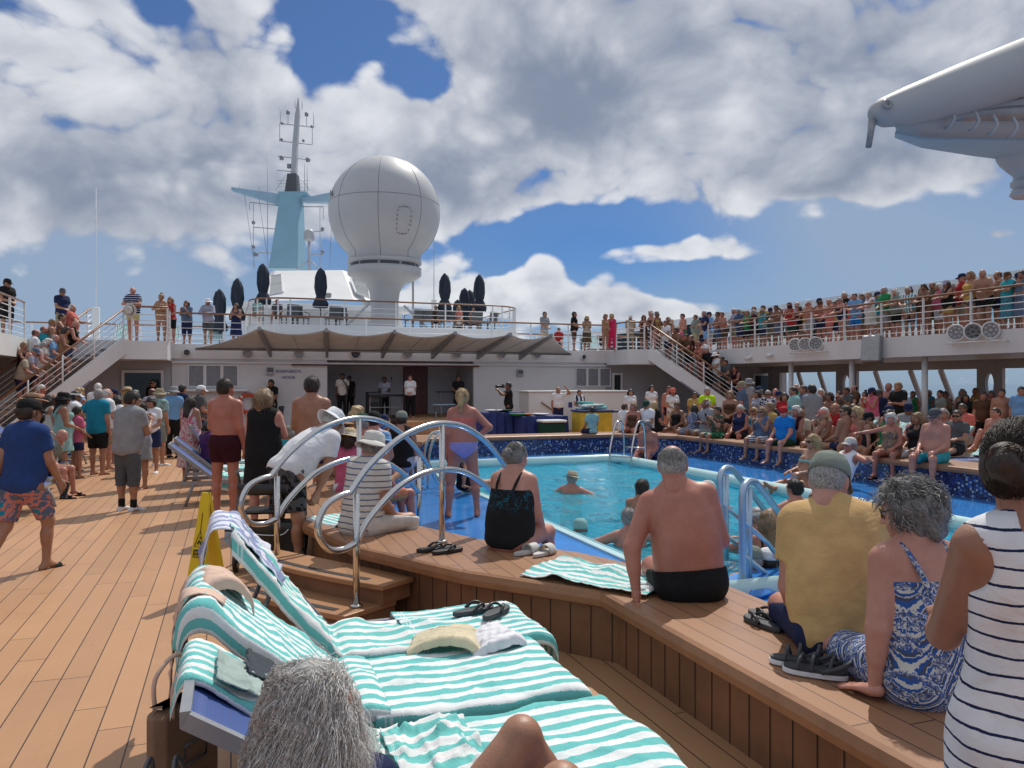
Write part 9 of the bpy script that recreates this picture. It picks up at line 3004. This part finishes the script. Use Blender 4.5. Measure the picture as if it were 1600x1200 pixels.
for o in list(COL.objects):
	if o.get('label', '').startswith('man in a navy striped polo'):
		J = root_J[o.name]
		p = o.matrix_world @ Vector((-.10, .46, .90))
		h_ = thing('straw_hat', 'pale straw hat with dark band held over the landing rail', 'hat', (p.x, p.y, p.z), o.rotation_euler.z)
		mm, mbr, mbd = MB(), MB(), MB(); hat_parts('straw', mm, mbr, mbd)
		M_ = Matrix.Rotation(R(-95), 4, 'X') @ Matrix.Scale(1.25, 4)
		q_ = mm.build('crown', cloth_mat('offwhite'), h_); q_.matrix_local = M_
		q2 = mbr.build('brim', cloth_mat('offwhite'), h_); q2.matrix_local = M_
		q3 = mbd.build('band', cloth_mat('black'), q_)

# ---------- locks of hair on the nearest heads
hm = hair_mat
back = lambda p: p[1] < .045 or p[2] > .05
cr = lambda p: p[1] < .04 or p[2] > .055
for n_, c_, sd_, ra in ((2800, 'white', 11, .0010), (4200, 'silver', 12, .0009), (900, 'grey', 21, .0010)):
	strands(curl, n_, .29, sd_, hm(c_), ra, 2.0, .012, 'radial', .015, cr, 15, radii=(.088, .108, .100), name='curls', grav=1.1, maxr=.108, hug=.42)
strands(striped, 1900, .13, 13, hm('dkbrown'), .0010, 0, 0, (0, -1, -.1), .003, back, 8, radii=(.083, .104, .097), name='combed_hair', grav=.0, hug=True)
strands(striped, 900, .07, 23, hm('dkbrown'), .0010, 0, 0, (0, -.2, 1), .003, lambda p: p[1] < .0 and p[2] < .02, 7, origin=(0, -.05, -.02), radii=(.076, .068, .066), name='nape_hair', grav=.0, hug=True)
strands(striped, 700, .10, 14, hm('brown'), .0011, .3, .003, (.6, .2, .6), .003, None, 8, origin=(0, -.130, .006), radii=(.045, .041, .043), name='bun_strands', grav=.0, hug=True)
strands(striped, 40, .07, 15, hm('dkbrown'), .0006, .4, .006, (.2, -1, -.8), .008, lambda p: p[2] < -.03 and p[1] < -.02, 8, name='loose_hair', grav=.8)
strands(ikat, 1500, .065, 16, hm('salt'), .0015, .9, .007, (.2, -.5, -.6), .020, lambda p: (p[1] < .05 or p[2] > .06) and p[2] > -.075, 7, radii=(.092, .112, .104), name='short_curls', grav=.3)
strands(ikat, 350, .06, 17, hm('white'), .0013, .9, .007, (.2, -.5, -.5), .024, lambda p: (p[1] < .05 or p[2] > .06) and p[2] > -.06, 7, radii=(.092, .112, .104), name='pale_curls', grav=.3)
strands(old, 1700, .020, 18, hm('grey'), .0008, 0, 0, (0, -.6, -1), .006, lambda p: p[1] < .03 and p[2] > -.055 and p[2] < .052-.3*p[1], 4, radii=(.080, .102, .095), name='cropped_hair', grav=.3)
strands(blk, 1500, .11, 19, hm('salt'), .0010, 0, 0, (0, -1, -.2), .003, back, 8, radii=(.082, .104, .097), name='combed_hair', grav=.0, hug=True)
strands(blk, 260, .08, 20, hm('grey'), .0012, .8, .006, (.5, .3, .5), .004, None, 8, origin=(0, -.130, .006), radii=(.043, .039, .041), name='bun_strands', grav=.0, hug=True)
# locks on the heads of the middle distance
for o in [q for q in COL.objects if q.get('category') == 'person']:
	d_ = DEP(o.location.x, o.location.y)
	if not (6.2 < d_ < 14.5) or o.name in (blk.name,): continue
	hs = [c for c in o.children if c.name.startswith('hair') and not c.name.startswith('hair_')]
	hats = [c for c in o.children if c.name.split('.')[0] in ('hat', 'cap', 'visor')]
	if not hs: continue
	mt = hs[0].material_slots[0].material
	zl = .015 if hats else .2
	longish = hs[0].data.name in {_hairmesh[k_].name for k_ in _hairmesh if k_[0] in ('bob', 'long')}
	if longish: strands(o, 420, .15, int(d_*100) % 999, mt, .0021, .5, .006, 'radial', .016, lambda p: (p[1] < .03) and p[2] < zl+.02, 7, name='hair_locks', grav=1.2, maxr=.11)
	else: strands(o, 420, .035, int(d_*100) % 999, mt, .0017, 0, 0, (0, -.5, -1), .012, lambda p: p[1] < .03 and -.06 < p[2] < zl, 4, name='hair_locks', grav=.4)
# dark shoulder strap of the woman in the striped dress, little details
Js = root_J[striped.name]
B_ = Js['B']
mb = MB(); mb.tube(smooth_path([B_.w(.13, .10, .10), B_.w(.14, .06, .24), B_.w(.135, .0, .335), B_.w(.15, -.07, .28), B_.w(.16, -.115, .14), B_.w(.17, -.12, .0)], 6), .009, 8)
mb.build('shoulder_strap', M_black, striped)
mb = MB(); mb.lathe([(0, -.006), (.005, -.004), (.006, 0), (.005, .004), (0, .006)], (.083, -.012, -.034), 10); o = mb.build('earring', M_whitec, striped); o.matrix_local = Js['M4']
